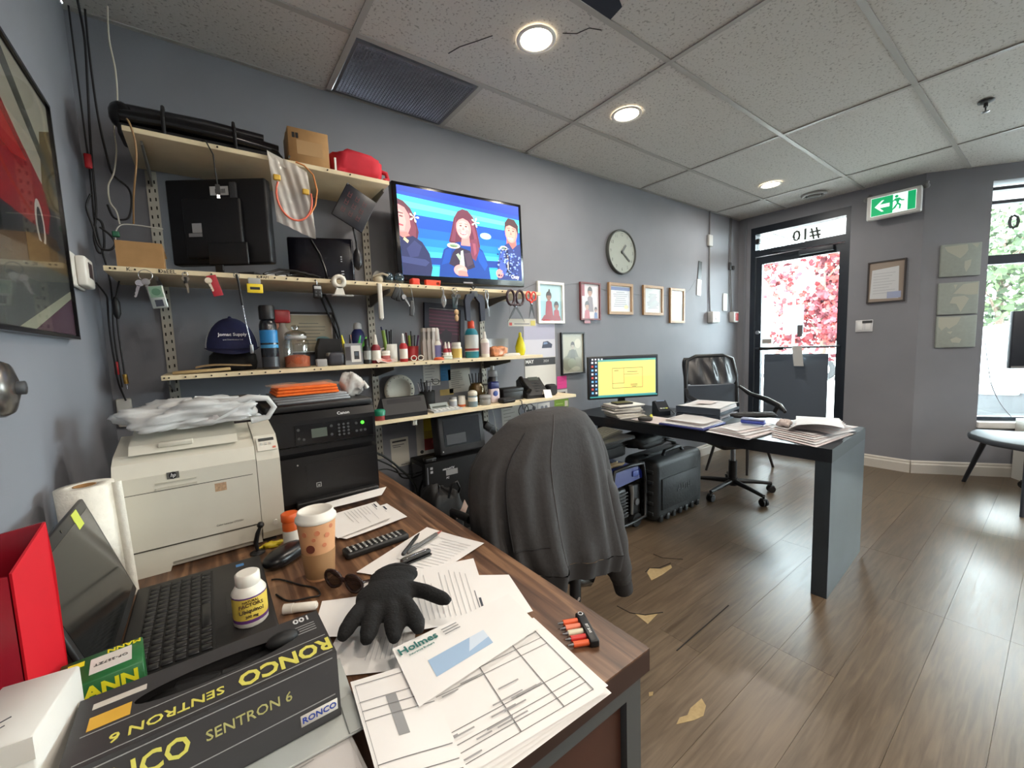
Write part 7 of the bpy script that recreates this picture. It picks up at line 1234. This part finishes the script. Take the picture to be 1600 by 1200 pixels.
pol.append(((60, 140, 140), R4(0, 0, 1, .035)))
coll('screen_picture', pol, s_, (0, -.0133, 0), BK, emit=.5, step=.00006)
MB().cyl((0, -.0125, .400), (0, -.0135, .400), .003, n=8).build('webcam', BLACK, t)
# pile of papers by the monitor
t = thing('paper_pile', 'untidy pile of papers and envelopes below the monitor', 'paper stack', D(2.26, 1.79), rad(-20)); rn = random.Random(2)
for k in range(9):
    BB(-.11 + rn.uniform(-.02, .02), .10 + rn.uniform(-.02, .02), -.08 + rn.uniform(-.015, .015), .08 + rn.uniform(-.015, .015), .0095 * k, .0095 * k + .0085, .001, 1).build('paper_layer', mat(((206, 204, 200), (186, 182, 176), (210, 206, 196), (120, 118, 118))[k % 4], .8), t, rot=(0, 0, rn.uniform(-.12, .12)))
BB(-.07, .05, -.04, .05, .0865, .097, .002).build('black_case', BLACK, t)
t = thing('card_reader', 'payment card reader with tilted screen and pale keys', 'card reader', D(2.475, 1.64), rad(-25)); MB().prism([(-.04, 0), (.05, 0), (.05, .085), (.02, .095), (-.04, .03)], -.042, .042, ax='x').build('reader_body', mat((28, 34, 42), .4), t); MB().add([(-.03, -.0, .0665), (.03, -.0, .0665), (.03, .018, .0935), (-.03, .018, .0935)], [(0, 1, 2, 3)]).build('reader_screen', mat((140, 160, 190), .3, emit=.3), t)
for j in range(3): B(-.026 + j * .02, -.012 + j * .02, -.03, -.016, .0445, .0505).build('key', mat(((226, 226, 220), (200, 220, 200), (220, 226, 120))[j], .5), t)
MB().tube([(.03, .05, .02), (.07, .06, .04), (.085, .02, .02), (.09, -.01, .004)], .003, 6).build('reader_cable', BLACK, t)
t = thing('optical_mouse', 'dark grey computer mouse at the edge of the black desk', 'mouse', D(2.20, 1.575), rad(-60)); lump(MB(), -.045, .045, -.027, .027, 0, .034, 0, 1, 24, 12, .8).build('shell', mat((58, 58, 58), .4), t); BB(.015, .03, -.003, .003, .028, .034, .001).build('wheel', BLACK, t)
t = thing('yellow_highlighter', 'yellow highlighter lying on the black desk by the mouse', 'highlighter', D(2.30, 1.60, .014), rad(35)); MB().cyl((-.05, 0, 0), (.02, 0, 0), .009, n=12).build('barrel', mat((214, 214, 70), .4), t); MB().cyl((.02, 0, 0), (.05, 0, 0), .0095, .008, n=12).build('cap', mat((226, 230, 60), .4), t)
PK = mat((196, 186, 186), .8); PG = mat((198, 198, 200), .8)
sheet('desk_paper', 'pinkish sheet at the mouse end of the black desk', [(2.16, 1.44), (2.36, 1.42), (2.38, 1.66), (2.18, 1.67)], ZT + .001, letter_art(31, 8), PK)
sheet('desk_paper', 'white sheet lying lowest in the middle of the black desk', [(2.16, 1.16), (2.12, .92), (2.40, .90), (2.45, 1.15)], ZT + .001, letter_art(32, 8), PG)
t = thing('blue_folder', 'blue document folder under the stack of sheets on the black desk', 'folder', D(2.27, 1.31, .0055), rad(2)); BB(-.13, .14, -.14, .13, 0, .012, .002, 1).build('folder_cover', mat((52, 60, 120), .5), t); B(-.12, .13, -.13, .12, .0122, .016).build('inner_sheets', PG, t)
for k in range(3): sheet('stacked_sheet', ('lower', 'middle', 'upper')[k] + ' sheet of the stack on the blue folder', [(2.17 + .01 * k, 1.19), (2.41 - .01 * k, 1.195 + .006 * k), (2.46, 1.44), (2.19 + .008 * k, 1.435)], ZT + .0225 + .0045 * k, letter_art(40 + k, 9) if k == 2 else None, PK if k == 1 else PG, curl=.003, ph=k)
for k in range(4): sheet('spread_sheet', ('lowest', 'second', 'third', 'topmost')[k] + ' sheet of the fan of papers in the middle of the black desk', [(2.13 + .02 * k, .92 + .03 * k), (2.40 + .03 * k, .90 + .02 * k), (2.52 + .02 * k, 1.14 - .015 * k), (2.20 + .01 * k, 1.17 - .015 * k)], ZT + .0065 + .0045 * k, letter_art(50 + k, 8) if k == 3 else None, PG if k % 2 else PK, curl=.003, ph=.8 * k)
for k in range(6): sheet('corner_sheet', ('lowest', 'second', 'third', 'fourth', 'fifth', 'topmost')[k] + ' sheet of the heap at the panel-leg end of the black desk', [(2.175 + .03 * k, .655 + .012 * k), (2.60 + .03 * k - .06 * (k % 2), .625 + .012 * (k % 3)), (2.74 + .01 * (k % 3), .86 + .01 * k), (2.27 + .03 * k, .88 + .012 * k)], ZT + .0012 + .0045 * k, letter_art(60 + k, 8) if k in (1, 5) else None, PG if k % 2 else PK, curl=.003, ph=.6 * k)
t = thing('folded_sheaf', 'folded sheaf of papers on top of the heap on the black desk', 'paper stack', D(2.52, .76, .0305), rad(8)); 
for k in range(6): MB().grid(lambda u, v: (-.16 + .30 * u, -.10 + .19 * v, .0058 * k + .014 * (1 - u) * math.sin(PI * v * .9 + .2)), 8, 6).build('sheet', PG if k % 2 else PK, t, rot=(0, 0, rad(3 * k - 4)))
# letter tray
TR = mat((40, 50, 62), .4)
t = thing('letter_tray', 'dark blue letter tray stacked with papers on the black desk', 'tray', D(2.585, 1.375, .0), rad(7))
for z0 in (.0, .044): MB().box(-.165, .165, -.135, .135, z0, z0 + .003).box(-.165, -.162, -.135, .135, z0 + .003, z0 + .040).box(.162, .165, -.135, .135, z0 + .003, z0 + .040).box(-.162, .162, .132, .135, z0 + .003, z0 + .04).box(-.162, .162, -.135, -.132, z0 + .003, z0 + .018).build('tray_tier', TR, t)
for k in range(4): BB(-.15, .15, -.125, .125, .048 + .008 * k, .0555 + .008 * k, .001, 1).build('paper_layer', PG if k % 2 else PK, t, rot=(0, 0, rad(k - 1.5)))
for k in range(2): BB(-.155, .155, -.128, .128, .004 + .012 * k, .015 + .012 * k, .001, 1).build('paper_layer', mat((150, 152, 160), .8), t)
MB().grid(lambda u, v: (-.16 + .32 * u, -.13 + .26 * v, .0865 + .006 * math.sin(3 * u) * math.sin(4 * v + 1)), 8, 8).build('top_sheet', PG, t); MB().grid(lambda u, v: (-.06 + .14 * u, -.04 + .10 * v, .0945 + .003 * math.sin(3 * u)), 5, 5).build('top_slip', PK, t)
t = thing('black_pouch', 'soft black pouch lying behind the blue case on the black desk', 'pouch', D(2.63, 1.10, .0225), rad(-40)); lump(MB(), -.14, .12, -.03, .03, 0, .035, .06, 3, 30, 10, .7).build('pouch_body', mat((22, 24, 28), .6), t); MB().tube([(-.12, -.03, .02), (.1, -.03, .02)], .002, 5).build('zip', DGREY, t)
t = thing('blue_case', 'small blue glasses case on the papers of the black desk', 'case', D(2.40, 1.02, .0285), rad(-82)); BB(-.06, .06, -.022, .022, 0, .022, .010, 3).build('lower_shell', mat((50, 66, 150), .35), t); BB(-.058, .058, -.021, .021, .0225, .032, .008, 3).build('upper_shell', mat((150, 160, 190), .35), t)
t = thing('crumpled_tissue', 'crumpled paper tissue beside the heap on the black desk', 'tissue', D(2.44, .88, .0285)); lump(MB(), -.03, .03, -.03, .03, 0, .035, .2, 9, 24, 12, .8).build('tissue_ball', mat((190, 178, 174), .9), t); lump(MB(), .01, .05, -.01, .03, 0, .018, .2, 5, 16, 8, .8).build('tissue_tail', mat((196, 186, 182), .9), t)
# ================================================================ under and beside the black desk
HC = mat((26, 29, 31), .55, noise=.12, scale=60, bump=.3)
t = thing('hard_case', 'large black moulded tool case standing under the black desk', 'case', (2.27, 1.545, 0)); 
BB(0, .575, .0, .135, .012, .425, .045, 4).build('case_half', HC, t); BB(0, .575, .142, .27, .012, .425, .045, 4).build('case_half', HC, t); BB(.06, .50, -.008, .0, .09, .30, .004).build('raised_panel', HC, t)
text('AUTEL', .060, mat((54, 58, 60), .5), t, (.32, -.0085, .20), BK, bold=.03, ext=.002)
for k in range(7): BB(.04 + .074 * k, .075 + .074 * k, -.006, .02, .012, .055, .006).build('foot_rib', HC, t)
for k in range(5): BB(-.008, .0, .02 + .0 * k, .11, .06 + .07 * k, .085 + .07 * k, .004).build('side_rib', HC, t)
MB().tube([(.18, .07, .42), (.20, .07, .452), (.38, .07, .456), (.42, .07, .42)], .013, 8).build('carry_handle', mat((22, 24, 26), .5), t)
for x in (.12, .46): BB(x - .03, x + .03, .120, .158, .424, .434, .003).build('latch', mat((20, 22, 24), .5), t)
t = thing('generator', 'blue and black portable generator beside the tool case', 'generator', (1.915, 1.60, 0)); BLUE = mat((24, 36, 112), .3, coat=.4)
MB().prism([(.0, .30), (.31, .32), (.31, .36), (.27, .405), (.05, .405), (.0, .37)], .02, .32, ax='y').build('fuel_tank', BLUE, t); BB(.21, .27, .012, .02, .345, .38, .003).build('tank_badge', mat((70, 84, 150), .4), t); MB().cyl((.15, .17, .405), (.15, .17, .418), .03, n=16).build('fuel_cap', BLACK, t)
for y in (0.005, .335): MB().tube([(0, y, .06), (-.004, y, .30), (.02, y, .42), (.16, y, .43), (.30, y, .42), (.325, y, .30), (.325, y, .06), (.16, y, .05)], .012, 8, closed=True).build('frame_loop', BLACK, t)
BB(.03, .17, .03, .28, .08, .28, .02, 3).build('engine_block', mat((30, 30, 32), .5), t)
for k in range(8): BB(.035, .165, .018, .03, .095 + .022 * k, .103 + .022 * k, .002).build('cooling_fin', mat((44, 42, 40), .5), t)
MB().tube([(.20, .022, .29), (.205, .018, .24), (.203, .02, .10)], [.016, .013, .008], 10).build('pull_lever', mat((112, 112, 110), .4), t); MB().cyl((.255, .03, .17), (.255, .015, .17), .022, n=16).build('round_dial', mat((80, 80, 82), .4), t); BB(.215, .305, .03, .28, .08, .28, .01).build('alternator_housing', mat((22, 22, 24), .5), t)
for x in (.05, .26): MB().cyl((x, .02, .045), (x, .06, .045), .045, n=18).build('wheel', BLK_MATTE, t)
for x in (.05, .26): BB(x - .02, x + .02, .27, .31, .0, .08, .004).build('rear_foot', BLACK, t)
t = thing('rag', 'crumpled beige work rag lying on the generator tank', 'rag', (2.02, 1.68, .4195)); lump(MB(), -.06, .06, -.03, .03, 0, .022, .15, 3, 24, 8, .8).build('rag_cloth', mat((146, 132, 106), .9, noise=.2, scale=40), t); lump(MB(), .04, .09, -.02, .01, 0, .014, .2, 6, 16, 6, .8).build('rag_corner', mat((160, 148, 124), .9), t)
BAG = mat((22, 24, 26), .6, noise=.2, scale=12, bump=.4)
t = thing('folded_bag', 'soft black holdall folded over the tool case under the black desk', 'bag', (2.40, 1.715, .482)); lump(MB(), -.19, .18, -.10, .11, 0, .105, .05, 5, 40, 14, .6).build('bag_body', BAG, t); MB().tube([(.08, -.10, .05), (.14, -.13, .03), (.18, -.11, .01), (.20, -.08, .0)], .012, 7).build('bag_strap', BAG, t); MB().tube([(-.14, -.098, .05), (.12, -.098, .055)], .003, 5).build('zip', DGREY, t)
t = thing('duffel_bag', 'black duffel bag heaped on the generator beneath the keyboard', 'bag', (2.05, 1.82, .44)); lump(MB(), -.19, .17, -.11, .12, 0, .140, .03, 8, 40, 14, .5).build('bag_body', BAG, t); MB().tube([(-.16, -.112, .08), (.14, -.112, .09)], .003, 5).build('zip', DGREY, t)
t = thing('keyboard_board', 'black board carrying a keyboard beside the black desk', 'board', (1.955, 1.735, .598), rad(3)); BB(-.16, .155, -.15, .16, 0, .022, .004).build('board', mat((28, 30, 32), .5), t); B(-.16, .155, -.152, -.15, .004, .018).build('edge_band', BLACK, t)
t = thing('grey_keyboard', 'worn grey-olive computer keyboard on a black board', 'keyboard', (1.975, 1.73, .6215), rad(12)); MB().prism([(-.07, 0), (.07, 0), (.07, .026), (-.07, .014)], -.13, .135, ax='x').build('keyboard_case', mat((66, 66, 60), .5), t)
kk = BB(0, .013, 0, .013, 0, .005, .0015, 1).mesh(mat((96, 96, 86), .5), 'key')
for i in range(15):
    for j in range(6): o = bpy.data.objects.new('key', kk); COL.objects.link(o); o.parent = t; o.location = (-.122 + i * .0165, -.06 + j * .0195, .0152 + .00167 * j); o.rotation_euler = (rad(4.9), 0, 0)
t = thing('tan_paper', 'tan folded paper leaning behind the keyboard', 'paper', (2.03, 1.872, .6205)); MB().grid(lambda u, v: (-.09 + .13 * u, .01 * v, .075 * v * (.4 + .6 * math.sin(PI * min(1, u * .8 + .2)))), 8, 4).build('sheet', mat((176, 150, 130), .8), t); MB().grid(lambda u, v: (-.05 + .08 * u, -.002, .01 + .03 * v), 3, 3).build('printed_block', mat((150, 124, 108), .8), t)
# ================================================================ seats by the door and window
oc = thing('office_chair', 'black leather and mesh office chair behind the black desk', 'chair', (3.22, 1.51, 0), rad(-30))   # faces local -y
star_base(oc, .29, 5, 62); MB().cyl((0, 0, .11), (0, 0, .26), .03, n=14).build('gas_sleeve', BLACK, oc); MB().cyl((0, 0, .26), (0, 0, .39), .018, n=14).build('gas_column', STEEL, oc); BB(-.23, .23, -.22, .2, .40, .47, .03, 3).build('seat', mat((26, 26, 30), .4), oc)
LEA = mat((44, 46, 50), .22); MSH = mat((62, 70, 80), .8)
MB().grid(lambda u, v: ((-.215 + .43 * u) * (1 - .10 * (2 * abs(v - .5)) ** 4), .275 + .05 * v - .03 * math.cos(PI * (u - .5)) + .013 * math.sin(21 * u + 2 * v) * math.sin(PI * u) * math.sin(PI * v), .83 + .22 * v), 40, 12).grid(lambda u, v: ((.215 - .43 * u) * (1 - .10 * (2 * abs(v - .5)) ** 4), .335 + .05 * v - .02 * math.cos(PI * (u - .5)), .83 + .22 * v), 12, 12).build('headrest_pad', LEA, oc)
mb = MB().tube([(-.22, .28, .50), (-.225, .285, .7), (-.222, .30, .9), (-.20, .322, 1.03), (-.12, .33, 1.06), (.12, .33, 1.06), (.20, .322, 1.03), (.222, .30, .9), (.225, .285, .7), (.22, .28, .50)], .017, 8); mb.build('back_frame', mat((24, 26, 30), .4), oc)
MB().grid(lambda u, v: (-.21 + .42 * u, .275 - .025 * math.cos(PI * (u - .5)) + .012 * v, .50 + .32 * v), 10, 6).build('mesh_back', MSH, oc); MB().tube([(0, .16, .42), (0, .28, .42), (0, .31, .52), (0, .29, .62)], .025, 8).build('back_stem', BLACK, oc)
for s in (-1, 1): MB().tube([(s * .235, .27, .80), (s * .265, .18, .745), (s * .275, .0, .72), (s * .27, -.14, .69), (s * .262, -.20, .655)], [.012, .018, .022, .02, .012], 8).tube([(s * .27, -.12, .69), (s * .26, -.05, .55), (s * .24, .02, .44)], .015, 8).build('armrest', mat((30, 32, 36), .3), oc)
t = thing('side_stool', 'black stool on slim splayed legs against the door end wall', 'stool', (3.84, 1.74, 0)); BB(-.2, .2, -.2, .2, .41, .45, .02, 3).build('seat', BLK_MATTE, t)
for x, y, fx, fy in ((-.12, .12, -.233, .19), (-.08, -.1, -.12, -.117), (.14, -.1, .29, -.166), (.14, .12, .27, .19)): MB().cyl((x, y, .41), (fx, fy, 0), .016, .010, n=10).build('leg', mat((36, 32, 32), .5), t)
t = thing('window_stool', 'dark padded bench seat on splayed wooden legs by the window', 'stool', (4.40, .10, 0)); poly = [(-.03, .30), (.06, .315), (.22, .29), (.30, .05), (.29, -.33), (-.28, -.35), (-.32, -.05), (-.20, .18)]
mb = MB(); bmx = bmesh.new(); vs_ = [bmx.verts.new((x, y, .415)) for x, y in poly] + [bmx.verts.new((x, y, .458)) for x, y in poly]; nP = len(poly)
bmx.faces.new(list(reversed(vs_[:nP]))); bmx.faces.new(vs_[nP:])
for i in range(nP): bmx.faces.new((vs_[i], vs_[(i + 1) % nP], vs_[nP + (i + 1) % nP], vs_[nP + i]))
bmesh.ops.bevel(bmx, geom=list(bmx.edges), offset=.016, segments=3, profile=.5, affect='EDGES', clamp_overlap=True); bmx.verts.index_update(); mb.add([v.co for v in bmx.verts], [[v.index for v in f.verts] for f in bmx.faces], 0, True); bmx.free(); mb.build('seat', mat((60, 66, 74), .6), t)
for a, b in (((.10, .22), (.37, .345)), ((-.16, .02), (-.30, .02)), ((.2, -.26), (.33, -.36)), ((-.2, -.28), (-.32, -.4))): MB().cyl((*a, .43), (*b, 0), .018, .013, n=10).build('leg', mat((38, 44, 54), .5), t)
oc2 = thing('spare_chair_base', 'black swivel chair whose castors show by the window stool', 'chair', (4.74, -.09, 0), rad(15), None); star_base(oc2, .27, 5, 118); MB().cyl((0, 0, .11), (0, 0, .38), .024, n=14).build('gas_column', BLACK, oc2); BB(-.2, .2, -.36, .0, .47, .53, .025, 3).build('seat', BLK_MATTE, oc2); MB().tube([(0, 0, .36), (0, -.18, .43), (0, -.18, .48)], .03, 8).build('tilt_mechanism', BLACK, oc2); BB(-.19, .19, -.40, -.36, .58, .95, .02, 3).build('backrest', BLK_MATTE, oc2); MB().tube([(0, -.2, .45), (0, -.41, .47), (0, -.415, .6)], .02, 8).build('back_stem', BLACK, oc2)
t = thing('window_cabinet', 'dark cabinet with a white end panel below the shop window', 'cabinet', aw(.655, -.022, 0), math.atan2(ADY, ADX)); B(0, .03, -.20, 0, 0, .47).build('white_end_panel', mat((206, 206, 200), .5), t); BB(.032, .75, -.20, 0, .02, .45, .004).build('cabinet_body', mat((40, 46, 56), .5), t); B(.0, .76, -.205, 0, .4705, .487).build('cabinet_top', mat((196, 198, 196), .5), t); BB(.05, .40, -.206, -.2, .05, .43, .003).build('cabinet_door', mat((46, 52, 62), .5), t)
t = thing('window_monitor', 'black monitor seen from behind on the cabinet before the shop window', 'monitor', aw(.80, -.12, .487), math.atan2(ADY, ADX)); BB(-.285, .29, -.02, .02, .405, .845, .006).build('casing', mat((34, 40, 50), .5), t); BB(-.03, .03, -.015, .01, .008, .42, .004).build('stand_post', BLACK, t); BB(-.12, .12, -.07, .07, 0, .010, .003).build('stand_foot', BLACK, t); B(-.28, .285, -.0212, -.0195, .408, .425).build('lower_trim', mat((120, 120, 122), .5), t)
cable('thin dark lead looping across the shop window to the cabinet', [aw(.432, -.012, 1.12), aw(.47, -.012, .88), aw(.50, -.012, .74), aw(.56, -.014, .60), aw(.62, -.03, .50)], .0028, (60, 60, 58))
cable('thin dark wire stretched across the window from its edge to the monitor', [aw(.428, -.006, 1.47), aw(.47, -.03, 1.44), aw(.52, -.08, 1.40)], .0022, (70, 70, 70))
